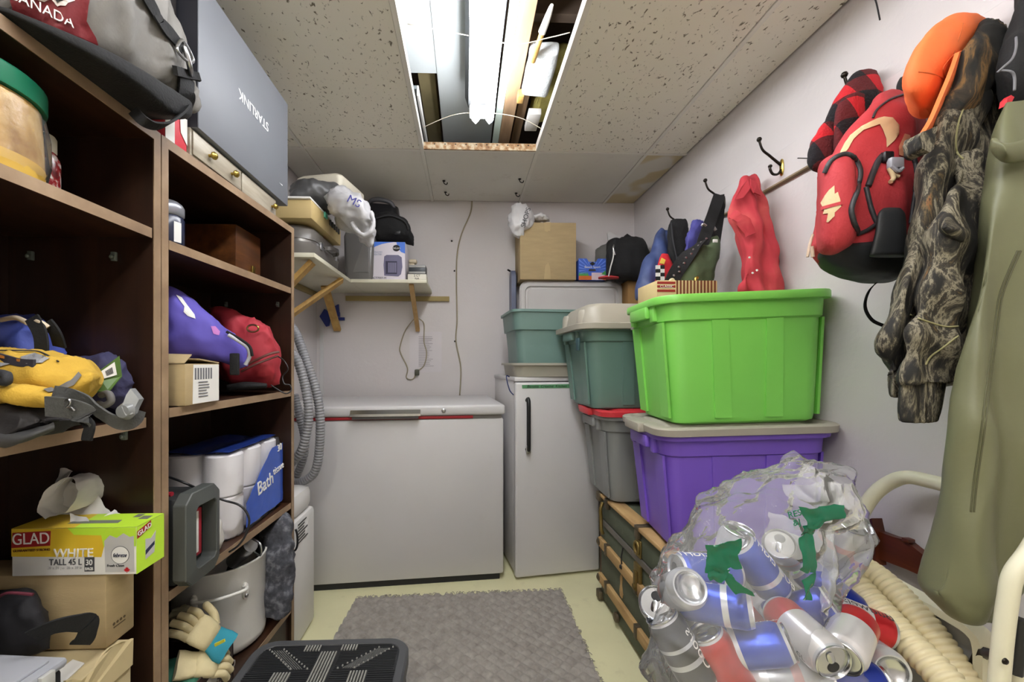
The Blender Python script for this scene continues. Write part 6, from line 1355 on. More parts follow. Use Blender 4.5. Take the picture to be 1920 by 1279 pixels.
text('RES\n&J', PD(1492, 972, .635), RT*.8+UP*.2, UP, .014, mat('print_green', '1f7a5a', .5), cbag, off=0)

# ================================================================ cream ribbed hose, panel, chair frame, headboard
ch = thing('cream_hose', 'cream ribbed vacuum hose bent double in front of the folding table', 'hose', (.86, .8, .5))
crm = mat('hose_cream', 'd3c7a2', .45, var=.05)
b = BM(); ribbed(b, [PXp(1560, 1062, .845), PXp(1590, 1082, .845), PXp(1640, 1135, .845), PXp(1700, 1200, .845), PXp(1760, 1262, .845), PXp(1820, 1330, .845)], .0255, .0118, .0024, 20, 60); part('hose_run', b, crm, ch, 180)
b = BM(); ribbed(b, [PXp(1590, 1046, .886), PXp(1650, 1084, .890), PXp(1714, 1146, .890), PXp(1768, 1215, .890), PXp(1815, 1290, .888), PXp(1842, 1340, .888)], .0225, .0108, .0022, 20, 60); part('hose_run', b, crm, ch, 180)
b = BM(); tube(b, [PXp(1562, 1066, .845), PXp(1556, 1050, .85), PXp(1566, 1042, .860), PXp(1588, 1048, .880)], .026, n=16); part('hose_bend', b, mat('hose_tip', 'c5c7a4', .4), ch, 180)
ft = thing('folding_table', 'small cream metal folding table stood on edge below the olive waders', 'table', (.91, .8, .3))
cm = mat('cream_enamel', 'd2ceb6', .4, var=.04); cg = mat('panel_grey', 'b4b3ad', .45, var=.04)
xa = .918
b = BM(); pts = [PXp(1555, 1026, xa), PXp(1600, 1050, xa), PXp(1700, 1108, xa), PXp(1790, 1158, xa), PXp(1832, 1186, xa), PXp(1848, 1215, xa), PXp(1850, 1280, xa), PXp(1850, 1400, xa)]
strap(b, pts, .034, .014, (1, 0, 0)); part('rim', b, cm, ft, 50)
b = BM(); prism(b, [p+V((.006, 0, -.004)) for p in pts]+[PXp(1480, 1400, xa), PXp(1480, 1000, xa)], (1, 0, 0), .006); part('panel', b, cg, ft, 0)
for px, py in ((1792, 1207), (1828, 1228), (1833, 1268)):
    b = BM(); lathe(b, [(.004, 0), (.003, .002), (.0006, .003)], n=10, M=Matrix.Translation(PXp(px, py, xa+.006))@Matrix.Rotation(-PI/2, 4, 'Y')); part('screw', b, darkmetal, ft)
b = BM(); tube(b, [PXp(1818, 1278, xa-.008), PXp(1838, 1230, xa-.008), PXp(1852, 1225, xa-.012)], .009, n=8); part('hinge_arm', b, darkmetal, ft, 50)
fc = thing('folding_chair', 'cream tubular folding chair frame leaning on right wall behind the waders', 'chair', (1.1, .95, .5))
b = BM(); tube(b, [PD(1595, 1010, 1.10), PD(1618, 958, 1.09), PD(1640, 926, 1.07), PD(1668, 905, 1.045), PD(1700, 895, 1.01), PD(1745, 903, .965), PD(1800, 918, .91), PD(1860, 940, .855), PD(1905, 980, .81)], .0165, n=14, m=8); clampv(b, lambda c: cwall(c, .003)); part('back_tube', b, cm, fc, 180)
b = BM(); tube(b, [PD(1975, 960, .61), PD(1932, 1032, .61), PD(1900, 1078, .61), PD(1889, 1130, .61), PD(1880, 1200, .61), PD(1872, 1290, .61), PD(1862, 1400, .61)], .0112, n=14, m=8); part('leg_tube', b, cm, fc, 180)
b = BM(); tube(b, [PD(1912, 1160, .63), PD(1908, 1200, .63), PD(1900, 1262, .63)], .010, n=8); tube(b, [PD(1850, 1226, .64), PD(1872, 1230, .62)], .008, n=8); part('pivot_bar', b, black_pl, fc, 60)
b = BM(); lathe(b, [(.005, 0), (.004, .002), (.001, .003)], n=12, M=Matrix.Translation(PD(1884, 1240, .594))@Matrix.Rotation(PI/2, 4, 'X')); part('rivet', b, darkmetal, fc)
b = BM(); tube(b, [PD(1930, 1200, .66), PD(1918, 1240, .66), PD(1910, 1290, .66)], .011, n=12); part('leg_tube', b, cm, fc, 180)
mah = ramp_mat('mahogany', [(.3, '3c1a0e'), (.55, '562613'), (.75, '6d351c')], 8, aniso=(3, .4, 3), rough=.35)
xw = 1.115
hbd = thing('headboard_piece', 'reddish brown shaped wooden board leaning low on right wall', 'board', (1.12, 1.0, .5))
b = BM(); prism(b, [PXp(x, y, xw) for x, y in ((1632, 990), (1650, 998), (1672, 1006), (1695, 1012), (1712, 1026), (1730, 1040), (1760, 1055), (1800, 1068), (1800, 1125), (1745, 1088), (1700, 1068), (1640, 1045), (1628, 1040))], (1, 0, 0), .02); part('rail', b, mah, hbd, 0)
b = BM(); prism(b, [PXp(x, y, xw-.012) for x, y in ((1626, 975), (1634, 972), (1640, 1000), (1642, 1060), (1630, 1062), (1622, 1060))], (1, 0, 0), .03); part('post', b, mah, hbd, 0)
b = BM(); box(b, *[q for p_ in zip(PXp(1696, 1014, 1.108)-V((0, .008, .004)), PXp(1696, 1014, 1.108)+V((.02, .008, .006))) for q in p_], .002); part('peg', b, mah, hbd)
b = BM(); lathe(b, [(.003, 0), (.002, .002)], n=8, M=Matrix.Translation(PXp(1637, 1014, xw-.012))@Matrix.Rotation(-PI/2, 4, 'Y')); part('screw', b, steel, hbd)
# ================================================================ coat hooks on the board
def hook(Y, label, z=1.83, two=True):
    t = thing('coat_hook', label, 'hook', (XR-.018, Y, z), 'wire coat hooks on the board')
    x = XR-.0185
    b = BM(); R = [sring(V((x-e, Y, z-.01)), V((0, .009, 0))*k, V((0, 0, .030))*k, 18, 2.4) for e, k in ((0, 1), (.003, 1), (.005, .7))]; loft(b, R); part('base_plate', b, darkmetal, t, 50)
    b = BM(); tube(b, [(x-.003, Y, z-.002), (x-.022, Y, z+.012), (x-.05, Y-.002, z+.032), (x-.075, Y-.004, z+.050), (x-.088, Y-.005, z+.082)], lambda u: .0048-.0012*u, n=10); part('upper_arm', b, darkmetal, t, 180)
    b = BM(); lathe(b, [(.001, -.008), (.006, -.006), (.0085, 0), (.006, .006), (.001, .008)], (x-.088, Y-.005, z+.086), 14); part('ball_tip', b, darkmetal, t, 180)
    if two:
        b = BM(); tube(b, [(x-.003, Y, z-.018), (x-.016, Y, z-.034), (x-.034, Y, z-.034), (x-.044, Y, z-.018), (x-.044, Y, z-.008)], .0042, n=10); part('lower_arm', b, darkmetal, t, 180)
        b = BM(); lathe(b, [(.001, -.006), (.0055, -.004), (.007, 0), (.005, .004), (.001, .006)], (x-.044, Y, z-.006), 12); part('ball_tip', b, darkmetal, t, 180)
    return t
hook(2.07, 'dark metal coat hook holding the black padded strap, farthest on the board')
hook(1.74, 'dark metal coat hook above the black tool belt strap, second from far end')
h3 = hook(1.415, 'empty dark metal coat hook with brass base near middle of the board')
for o in list(h3.children):
    if o.name.startswith('base_plate'): o.data.materials[0] = brass
hook(1.09, 'dark metal coat hook behind the plaid cap and red backpack', two=False)
b = BM(); tube(b, [V((XR-.018, 1.31, 1.80)), V((XR-.05, 1.31, 1.80))], .0016, n=6); solo('board_nail', b, darkmetal, 'thin nail sticking out of the hook board left of the plaid cap', 'nail')
cl = lambda c: cwall(c, .02)
# ================================================================ far end: jackets, straps and bags
b = BM(); rows(b, [(430, 1240, 1262, 2.06, .03), (465, 1222, 1272, 2.03, .06), (500, 1205, 1275, 2.0, .08), (535, 1193, 1270, 1.98, .09), (556, 1190, 1268, 1.97, .08), (562, 1192, 1264, 1.97, .06)], m=9, n=90); ridge(b, .008, 11, 3, (1, 1, .35)); pleat(b, .011, 80, 7, 2); clampv(b, cl)
solo('blue_jacket', b, mat('denim_nylon', '3b4a78', .55, var=.2, vs=12), 'dark blue nylon jacket hanging at far end of the hook board', 'jacket', smooth=85)
b = BM(); rows(b, [(412, 1258, 1288, 1.98, .02), (430, 1253, 1290, 1.97, .035), (460, 1251, 1291, 1.95, .04), (490, 1256, 1285, 1.94, .04), (530, 1262, 1290, 1.93, .04)], m=6, p=3); ridge(b, .005, 18, 2); clampv(b, cl)
ps = solo('padded_strap', b, black_cl, 'black padded pack strap draped from the farthest coat hook', 'strap', smooth=85)
b = BM(); tube(b, [PD(1259, 418, 1.935), PD(1262, 450, 1.91), PD(1270, 490, 1.895)], .004, n=6); part('piping', b, dark_cl, ps, 60)
b = BM(); rows(b, [(478, 1240, 1252, 1.90, .02), (500, 1233, 1262, 1.89, .035), (530, 1228, 1266, 1.88, .04), (552, 1224, 1267, 1.875, .04), (558, 1226, 1264, 1.875, .03)], m=6, p=2.6); ridge(b, .004, 15, 6); clampv(b, cl)
rf = solo('red_racing_bag', b, mat('racing_red', 'cf2430', .6, var=.06), 'red bag with checkered flag print hanging in front of the blue jacket', 'bag', smooth=85)
b = BM(); A0 = PD(1238, 492, 1.838)
prism(b, [PD(1240, 484, 1.85), PD(1247, 488, 1.845), PD(1244, 496, 1.84), PD(1236, 494, 1.84)], (0, -1, 0), .006); part('flame_print', b, mat('flame_yellow', 'd8b54a', .6), rf, 0)
for k, (c0, mm) in enumerate(((0, white_pp), (1, ink))):
    b = BM()
    for i in range(4):
        for j in range(2):
            if (i+j) % 2 != c0: continue
            x = 1229+j*8; y = 498+i*7; prism(b, [PD(x, y, 1.832), PD(x+8, y, 1.832), PD(x+8, y+7, 1.832), PD(x, y+7, 1.832)], (0, -1, 0), .006)
    part('checker_print', b, mm, rf, 0)
b = BM(); rows(b, [(414, 1300, 1318, 1.86, .02), (430, 1292, 1316, 1.85, .03), (455, 1286, 1305, 1.84, .03), (480, 1283, 1300, 1.84, .02)], m=5); ridge(b, .008, 20, 2); clampv(b, cl)
solo('purple_cloth', b, mat('violet_cloth', '4c4a96', .7, var=.15), 'bit of violet cloth hanging between the black strap and tool belt', 'cloth', smooth=85)
tb = thing('tool_bag', 'olive green canvas tool bag with black belt straps hanging on second hook', 'bag', PD(1310, 490, 1.72))
olv = mat('olive_canvas', '55664a', .8, var=.12, vs=8, bump=.2, bs=120)
b = BM(); rows(b, [(446, 1318, 1348, 1.72, .03), (462, 1308, 1352, 1.71, .06), (490, 1282, 1345, 1.70, .08), (515, 1268, 1338, 1.69, .09), (540, 1260, 1335, 1.69, .085), (552, 1258, 1330, 1.69, .07)], m=8, n=80, p=2.6); ridge(b, .009, 9, 4); pleat(b, .005, 60, 2, 2); clampv(b, cl); part('body', b, olv, tb, 85)
b = BM(); pts = [PD(1318, 452, 1.64), PD(1296, 472, 1.62), PD(1276, 498, 1.605), PD(1262, 522, 1.60), PD(1250, 552, 1.60)]; strap(b, pts, .055, .006, (.75, 0, .55)); part('belt', b, black_cl, tb, 60)
b = BM()
for u in range(7):
    for s in (-1, 1):
        k = u/6*3.99; i = int(k); p = pts[i].lerp(pts[i+1], k-i)+V((.75, 0, .55)).normalized()*s*.013+V((0, -.006, 0))
        lathe(b, [(.005, 0), (.004, .003), (.0012, .004)], n=10, M=rot(p, 0, 90))
part('eyelets', b, steel, tb, 40)
b = BM(); strap(b, [PD(1349, 366, 1.72), PD(1340, 392, 1.70), PD(1330, 420, 1.69), PD(1318, 455, 1.66), PD(1312, 478, 1.66)], .046, .006, (1, 0, .25)); strap(b, [PD(1349, 366, 1.72), PD(1349, 400, 1.74), PD(1343, 440, 1.73), PD(1338, 470, 1.70)], .04, .006, (1, 0, .2)); clampv(b, cl); st2 = part('shoulder_strap', b, black_cl, tb, 60)
b = BM(); tube(b, [PD(1316, 424, 1.655), PD(1318, 420, 1.652), PD(1324, 424, 1.652)], .005, n=8); tube(b, [PD(1338, 426, 1.69), PD(1342, 432, 1.69)], .006, n=8); part('buckle', b, steel, st2, 60)
b = BM(); box(b, *[q for p_ in zip(PD(1341, 452, 1.66)-V((.010, .003, .007)), PD(1341, 452, 1.66)+V((.010, .003, .007))) for q in p_], .002); part('white_tag', b, white_pp, tb)
# red shirt
rs = thing('red_shirt', 'faded red button shirt hanging by its collar from the hook board', 'shirt', PXp(1410, 545, 1.12))
rsm = ramp_mat('faded_red', [(.3, 'a82c36'), (.5, 'b83640'), (.68, 'c0544e')], 4, rough=.85, bump=.05)
b = BM(); rows(b, [(333, 1402, 1412, 1.53, .015), (342, 1390, 1418, 1.52, .03), (365, 1376, 1428, 1.51, .04), (395, 1367, 1438, 1.50, .05), (430, 1371, 1447, 1.49, .055), (470, 1386, 1456, 1.48, .06), (510, 1388, 1466, 1.475, .06), (545, 1384, 1478, 1.47, .06), (556, 1386, 1480, 1.47, .05)], m=12, n=110); ridge(b, .010, 8, 6, (1.2, 1.2, .35)); pleat(b, .012, 85, 3, 2.2); pleat(b, .004, 20, 5, 2, 70); clampv(b, lambda c: cwall(c, .005)); part('body', b, rsm, rs, 120)
b = BM(); prism(b, [PD(1400, 338, 1.465), PD(1388, 352, 1.455), PD(1376, 376, 1.445), PD(1392, 372, 1.44), PD(1404, 354, 1.45)], (0, -1, 0), .006); prism(b, [PD(1406, 336, 1.465), PD(1418, 345, 1.46), PD(1425, 368, 1.45), PD(1412, 362, 1.44), PD(1406, 350, 1.45)], (0, -1, 0), .006); wrinkle(b, .003, 30); part('collar', b, rsm, rs, 0)
b = BM(); strap(b, [PD(1372, 402, 1.44), PD(1384, 408, 1.42), PD(1398, 420, 1.41), PD(1408, 440, 1.41)], .03, .012, (.3, 0, 1)); ridge(b, .006, 24); part('sleeve_fold', b, rsm, rs, 80)
b = BM()
for px, py in ((1405, 483), (1419, 507), (1411, 512)): lathe(b, [(.004, 0), (.0035, .002), (.001, .0025)], n=10, M=rot(PD(px, py, 1.405), 0, 90))
part('buttons', b, white_pp, rs)
# ================================================================ plaid cap
pl_m = bpy.data.materials.new('buffalo_plaid'); pl_m.use_nodes = True
def plaid(m):
    nt = m.node_tree; N = nt.nodes; L = nt.links; b_ = N['Principled BSDF']; b_.inputs['Roughness'].default_value = 1
    tc = N.new('ShaderNodeTexCoord'); mp = N.new('ShaderNodeMapping'); mp.inputs['Rotation'].default_value = (.5, .2, .75); L.new(tc.outputs['Object'], mp.inputs['Vector'])
    nz0 = N.new('ShaderNodeTexNoise'); nz0.inputs['Scale'].default_value = 60; L.new(tc.outputs['Object'], nz0.inputs['Vector'])
    sp = N.new('ShaderNodeSeparateXYZ'); L.new(mp.outputs[0], sp.inputs[0]); outs = []
    for ax in ('X', 'Z'):
        a = N.new('ShaderNodeMath'); a.operation = 'MULTIPLY'; a.inputs[1].default_value = 1/.098; L.new(sp.outputs[ax], a.inputs[0])
        f = N.new('ShaderNodeMath'); f.operation = 'FRACT'; L.new(a.outputs[0], f.inputs[0])
        g = N.new('ShaderNodeMath'); g.operation = 'GREATER_THAN'; g.inputs[1].default_value = .5; L.new(f.outputs[0], g.inputs[0]); outs.append(g)
    ad = N.new('ShaderNodeMath'); L.new(outs[0].outputs[0], ad.inputs[0]); L.new(outs[1].outputs[0], ad.inputs[1])
    dv = N.new('ShaderNodeMath'); dv.operation = 'DIVIDE'; dv.inputs[1].default_value = 2; L.new(ad.outputs[0], dv.inputs[0])
    rp = N.new('ShaderNodeValToRGB'); rp.color_ramp.interpolation = 'CONSTANT'; e = rp.color_ramp.elements; e.new(.5)
    for el, (p, c) in zip(e, ((0, 'c4202a'), (.3, '5a1a1e'), (.8, '1c1a1e'))): el.position = p; el.color = srgb(c)+[1]
    L.new(dv.outputs[0], rp.inputs[0]); mx = N.new('ShaderNodeMixRGB'); mx.blend_type = 'MULTIPLY'; mx.inputs[0].default_value = .5; L.new(rp.outputs[0], mx.inputs[1]); L.new(nz0.outputs['Color'], mx.inputs[2]); L.new(rp.outputs[0], b_.inputs['Base Color'])
    bp = N.new('ShaderNodeBump'); bp.inputs['Strength'].default_value = .8; bp.inputs['Distance'].default_value = .005; n2 = N.new('ShaderNodeTexNoise'); n2.inputs['Scale'].default_value = 180; L.new(tc.outputs['Object'], n2.inputs['Vector']); L.new(n2.outputs['Fac'], bp.inputs['Height']); L.new(bp.outputs[0], b_.inputs['Normal'])
plaid(pl_m)
pc_ = thing('plaid_cap', 'red and black buffalo plaid cap with ear flaps on the hook board', 'hat', PD(1590, 230, 1.13))
b = BM(); rows(b, [(141, 1618, 1648, 1.16, .03), (150, 1598, 1658, 1.15, .06), (175, 1578, 1667, 1.14, .075), (205, 1558, 1664, 1.13, .08), (235, 1545, 1650, 1.13, .075), (262, 1536, 1628, 1.13, .06), (285, 1530, 1600, 1.13, .04), (298, 1535, 1580, 1.13, .02)], m=7, n=48); wrinkle(b, .004, 16); clampv(b, lambda c: cwall(c, .02)); part('crown', b, pl_m, pc_, 180)
b = BM(); rows(b, [(232, 1546, 1562, 1.10, .02), (250, 1532, 1568, 1.09, .035), (275, 1519, 1580, 1.085, .04), (300, 1515, 1578, 1.085, .04), (316, 1522, 1562, 1.085, .03), (322, 1532, 1548, 1.085, .012)], m=7); wrinkle(b, .004, 20); clampv(b, lambda c: cwall(c, .02)); part('ear_flap', b, pl_m, pc_, 180)
b = BM(); cols(b, [(1563, 225, 282, 1.05, .01), (1572, 195, 285, 1.04, .018), (1590, 180, 275, 1.035, .02), (1610, 172, 245, 1.035, .018), (1622, 176, 215, 1.04, .01)], m=6); wrinkle(b, .004, 18); part('turned_brim', b, pl_m, pc_, 180)
# ================================================================ red backpack
bp_ = thing('red_backpack', 'red backpack with black base and cream leaf emblem on right wall', 'backpack', PD(1630, 520, 1.0))
bred = mat('pack_red', 'b3343b', .75, var=.07, vs=7, bump=.25, bs=220)
b = BM(); rows(b, [(178, 1660, 1712, 1.04, .03), (195, 1640, 1722, 1.02, .06), (230, 1612, 1732, 1.0, .09), (275, 1575, 1730, .985, .095), (320, 1558, 1728, .975, .105), (370, 1542, 1722, .968, .115), (420, 1532, 1712, .965, .12), (455, 1526, 1700, .965, .12), (478, 1524, 1692, .965, .115), (495, 1534, 1682, .965, .10)], m=6, n=60, p=2.5); ridge(b, .006, 9, 4); clampv(b, lambda c: cwall(c, .01)); part('body', b, bred, bp_, 180)
b = BM(); rows(b, [(472, 1560, 1700, .963, .11), (480, 1535, 1704, .963, .123), (495, 1534, 1702, .963, .12), (510, 1556, 1696, .963, .105), (521, 1590, 1684, .963, .085), (526, 1615, 1670, .96, .05)], m=6, n=60, p=2.5); wrinkle(b, .003, 14); clampv(b, lambda c: cwall(c, .008)); part('base', b, mat('pack_black', '25272a', .6, var=.15), bp_, 180, label='black coated base')
b = BM(); rows(b, [(392, 1655, 1690, .842, .012), (405, 1645, 1698, .84, .02), (440, 1640, 1700, .84, .022), (480, 1630, 1700, .845, .02)], m=5, p=3); part('base_corner', b, mat('pack_black', '25272a', .6, var=.15), bp_, 180)
b = BM(); cols(b, [(1532, 335, 470, .91, .03), (1542, 308, 476, .875, .05), (1568, 293, 474, .85, .055), (1598, 296, 456, .84, .05), (1606, 320, 430, .845, .03)], m=6, p=2.8); wrinkle(b, .004, 14); part('front_pocket', b, bred, bp_, 180)
zipm = mat('zip_black', '2b2c30', .5)
add_fold(bred, 8, .5, .014)
bt = surf(*[o for o in bp_.children if o.type == 'MESH'])
def bo(px, py, o_=.002): return on(bt, px, py, o_, .85)
def zp(pts, r=.0055, nm='zipper', m_=None):
    b_ = BM(); q = catmull([list(p)+[0] for p in pts], 5); tube(b_, [bo(p[0], p[1]) for p in q], r, n=8, m=2); part(nm, b_, m_ or zipm, bp_, 180)
zp([(1548, 325), (1560, 302), (1582, 291), (1602, 300), (1612, 325), (1606, 355), (1595, 390), (1598, 415), (1608, 438)], .0048)
zp([(1622, 352), (1628, 380), (1636, 405), (1642, 418)], .0048)
zp([(1606, 440), (1625, 432), (1642, 420)], .0042)
zp([(1694, 178), (1668, 188), (1645, 205), (1636, 222)], .0025)
zp([(1702, 275), (1712, 300), (1716, 330), (1710, 380), (1704, 420)], .005)
zp([(1626, 350), (1634, 328), (1646, 302), (1656, 290)], .0062, 'compression_strap')
crm2 = mat('cream_patch', 'cdb78e', .7)
b = BM(); decal(b, bt, [(1642, 224), (1656, 220), (1672, 222), (1684, 236), (1684, 252), (1674, 266), (1661, 278), (1660, 262), (1654, 245)], .002, 8, .9); part('cream_panel', b, crm2, bp_, 60)
b = BM(); decal(b, bt, [(1574, 290), (1584, 270), (1594, 255), (1615, 238), (1642, 224), (1654, 232), (1618, 245), (1600, 262), (1590, 280), (1580, 294)], .002, 8, .9); part('cream_trim', b, crm2, bp_, 60)
b = BM(); lf = [(0, 1), (.18, .6), (.42, .72), (.36, .3), (.7, .42), (.62, .2), (.95, .05), (.5, -.28), (.55, -.45), (.1, -.38), (.08, -.8), (-.08, -.8), (-.1, -.38), (-.55, -.45), (-.5, -.28), (-.95, .05), (-.62, .2), (-.7, .42), (-.36, .3), (-.42, .72), (-.18, .6)]
decal(b, bt, [(1558+x*19+y*7, 386-y*38+x*4) for x, y in lf], .0012, 8, .85); lfp = part('leaf_emblem', b, crm2, bp_, 0, label='cream maple leaf emblem')
b = BM(); decal(b, bt, [(1542, 388), (1578, 378), (1579, 384), (1542, 394)], .0012, 8, .85, .002); part('emblem_band', b, bred, lfp, 0)
b = BM(); decal(b, bt, [(1694, 252), (1704, 255), (1698, 270), (1706, 272), (1694, 295), (1683, 292), (1690, 278), (1683, 276)], .002, 8, .88); part('zip_pull', b, mat('salmon', 'c98a6a', .6), bp_, 0)
def bbox3(c, a): return [q for p_ in zip(c-V(a), c+V(a)) for q in p_]
b = BM(); c = bo(1672, 310, .008); box(b, *bbox3(c, (.015, .007, .012)), .004); tube(b, [c+V((-.012, -.004, -.008)), c+V((.0, -.006, -.020)), c+V((.012, -.004, -.012))], .004, n=8); part('side_buckle', b, mat('buckle_silver', '9a9ca4', .3), bp_)
b = BM(); c = bo(1660, 298, .006); box(b, *bbox3(c, (.011, .006, .012)), .004); part('buckle_socket', b, black_pl, bp_)
b = BM(); tube(b, [bo(1662, 318, .006), bo(1668, 330, .006), bo(1670, 338, .006), bo(1664, 344, .006)], .0045, n=8); tube(b, [bo(1668, 330, .006), bo(1680, 334, .006)], .004, n=8); part('cream_toggle', b, crm2, bp_, 60)
b = BM(); tube(b, [PD(1524, 440, .90), PD(1518, 460, .895), PD(1514, 482, .895)], .003, n=6); tube(b, [PD(1522, 462, .89), PD(1524, 482, .89)], .004, n=6); part('zip_tassel', b, mat('tassel', 'b09a86', .5), bp_, 60)
b = BM(); strap(b, [PD(1655, 520, .98), PD(1630, 545, .99), PD(1622, 575, 1.0), PD(1635, 600, 1.0), PD(1660, 612, 1.0)], .008, .002, (.5, 0, .5)); part('loose_strap', b, black_cl, bp_, 60)
b = BM(); tube(b, [PD(1690, 180, 1.0), PD(1688, 160, 1.01), PD(1694, 148, 1.03), PD(1700, 165, 1.02)], .007, n=8); clampv(b, lambda c: cwall(c, .006)); part('haul_loop', b, black_cl, bp_, 60)
# ================================================================ orange cap
oc = thing('orange_cap', 'blaze orange cap hung over the camouflage jacket', 'hat', PD(1770, 150, .86))
orm = mat('blaze_orange', 'f0743a', .75, var=.05, vs=7, bump=.15, bs=200)
b = BM(); rows(b, [(38, 1800, 1846, .87, .02), (48, 1772, 1850, .86, .05), (75, 1738, 1835, .85, .07), (110, 1712, 1812, .84, .08), (150, 1696, 1788, .835, .08), (185, 1698, 1766, .835, .07), (205, 1712, 1752, .835, .045), (213, 1722, 1742, .835, .02)], m=7, n=48, p=2.4); wrinkle(b, .005, 12, 4); clampv(b, lambda c: cwall(c, .004)); part('crown', b, orm, oc, 180)
b = BM()
def brim(u, v):
    a = catmull([list(PD(*p)) for p in ((1790, 100, .77), (1776, 140, .762), (1757, 185, .752), (1738, 228, .745), (1716, 262, .742))], 6)
    c2 = catmull([list(PD(*p)) for p in ((1800, 96, .80), (1786, 145, .80), (1766, 195, .80), (1746, 240, .80), (1730, 272, .79))], 6)
    k = u*(len(a)-1); i = min(int(k), len(a)-2); f = k-i
    p = V(a[i]).lerp(V(a[i+1]), f); q = V(c2[i]).lerp(V(c2[i+1]), f); return p.lerp(q, v)
shell(b, brim, 20, 6, .006); part('brim', b, orm, oc, 60)
add_fold(orm, 8, .35, .012); ot = surf(*[o for o in oc.children if o.name.startswith('crown')])
for pts in (((1722, 135), (1745, 138), (1765, 146), (1776, 152)), ((1805, 44), (1798, 70), (1788, 100)), ((1776, 152), (1768, 128), (1790, 100))):
    b = BM(); tube(b, [on(ot, x, y, .0003, .8) for x, y in pts], .0012, n=6); part('seam', b, mat('orange_seam', 'c9622e', .7), oc, 60)
# ================================================================ camouflage jacket
cj = thing('camouflage_jacket', 'tree bark camouflage jacket with knitted cuffs hanging on right wall', 'jacket', PD(1780, 790, .85))
camo = ramp_mat('bark_camo', [(.0, '121110'), (.44, '191715'), (.48, '37322a'), (.51, '5f5949'), (.535, '8b8370'), (.56, '403b30'), (.60, '1f1b17'), (.65, '5e4e32'), (.69, '7d5330'), (.73, '2f2a1e')], 17, aniso=(1.5, 1.5, .5), rough=.8, detail=9, bump=.1, distort=.7, nrough=.70)
add_fold(camo, 9, .9, .02)
def sleeve(rs, seed, n=56, amp=.013):
    b_ = BM(); rows(b_, rs, m=10, n=n+30, p=2.3); ridge(b_, amp*.7, 9, seed, (1.2, 1.2, .45)); pleat(b_, .006, 30, seed, 2, 62); pleat(b_, .006, 60, seed+2, 2); clampv(b_, lambda c: cwall(c, .01)); return b_
b = sleeve([(60, 1835, 1890, .868, .04), (90, 1810, 1892, .868, .06), (140, 1780, 1892, .868, .08), (220, 1765, 1890, .868, .09), (320, 1752, 1880, .868, .09), (430, 1742, 1865, .866, .09), (540, 1735, 1845, .864, .09), (640, 1725, 1830, .864, .09), (700, 1715, 1812, .864, .085), (720, 1720, 1800, .864, .07)], 3, 72); part('body', b, camo, cj, 110)
b = sleeve([(170, 1785, 1838, .80, .03), (230, 1758, 1830, .79, .055), (300, 1740, 1812, .785, .06), (380, 1720, 1790, .785, .062), (460, 1702, 1765, .787, .062), (540, 1682, 1745, .79, .062), (600, 1664, 1728, .795, .062), (650, 1656, 1712, .80, .06), (690, 1662, 1705, .80, .052), (705, 1668, 1700, .80, .045)], 5); part('sleeve', b, camo, cj, 110)
b = sleeve([(300, 1790, 1850, .77, .03), (380, 1770, 1852, .755, .055), (440, 1752, 1845, .75, .06), (500, 1732, 1828, .75, .062), (560, 1718, 1815, .752, .064), (620, 1705, 1808, .755, .064), (680, 1694, 1798, .76, .06), (715, 1690, 1785, .76, .055)], 8); part('sleeve', b, camo, cj, 110)
def cuff(rs, nm='cuff'):
    b_ = BM(); rows(b_, rs, m=4, n=96, p=2.4)
    b_.normal_update()
    c0 = sum((v.co for v in b_.verts), V())/len(b_.verts)
    for v in b_.verts:
        a = math.atan2((v.co-c0).y, (v.co-c0).x); d_ = V(((v.co-c0).x, (v.co-c0).y, 0)).normalized(); v.co += d_*.0022*math.cos(a*22)
    part(nm, b_, camo, cj, 180)
cuff([(698, 1667, 1701, .80, .04), (715, 1666, 1702, .80, .042), (738, 1668, 1703, .80, .042), (744, 1672, 1700, .80, .036)])
cuff([(708, 1688, 1776, .76, .048), (735, 1686, 1770, .76, .046), (765, 1684, 1764, .76, .044), (786, 1686, 1758, .76, .042), (790, 1692, 1752, .76, .036)])
b = BM(); rows(b, [(402, 1770, 1780, .735, .01), (415, 1765, 1790, .71, .025), (430, 1758, 1802, .70, .028), (445, 1765, 1812, .70, .02), (455, 1790, 1808, .70, .01)], m=5); ridge(b, .008, 14, 2); part('elbow_fold', b, camo, cj, 110)
ct = surf(*[o for o in cj.children if o.type == 'MESH'])
for pts in (((1808, 200), (1798, 225), (1792, 260), (1794, 285), (1806, 298)), ((1706, 590), (1730, 600), (1770, 612), (1796, 612)), ((1796, 630), (1770, 650), (1745, 668), (1735, 684))):
    b = BM(); q = catmull([list(p)+[0] for p in pts], 4); tube(b, [on(ct, p[0], p[1], .0004, .75) for p in q], .0016, n=6, m=2); part('seam', b, mat('seam_camo', '8f8a62', .8), cj, 180)
b = BM(); prism(b, [PD(1758, 236, .73), PD(1730, 246, .72), PD(1722, 258, .72), PD(1728, 278, .72), PD(1742, 285, .72), PD(1762, 262, .72)], FW, .03); bmesh.ops.subdivide_edges(b, edges=b.edges[:], cuts=3, use_grid_fill=True); ridge(b, .004, 20, 3); part('collar', b, camo, cj, 80)
b = BM(); rows(b, [(50, 1845, 1876, .85, .03), (80, 1815, 1884, .82, .05), (130, 1795, 1882, .80, .055), (185, 1772, 1850, .79, .045), (225, 1755, 1800, .785, .03), (250, 1745, 1770, .785, .015)], m=6, n=48); ridge(b, .012, 10, 9); clampv(b, lambda c: cwall(c, .008)); part('hood', b, ramp_mat('bark_camo_dark', [(.0, '0e0d0d'), (.52, '191816'), (.57, '3a3024'), (.61, '7a5b33'), (.65, '2a251d')], 8, aniso=(1.6, 1.6, .6), rough=.85, distort=1.2), cj, 110)
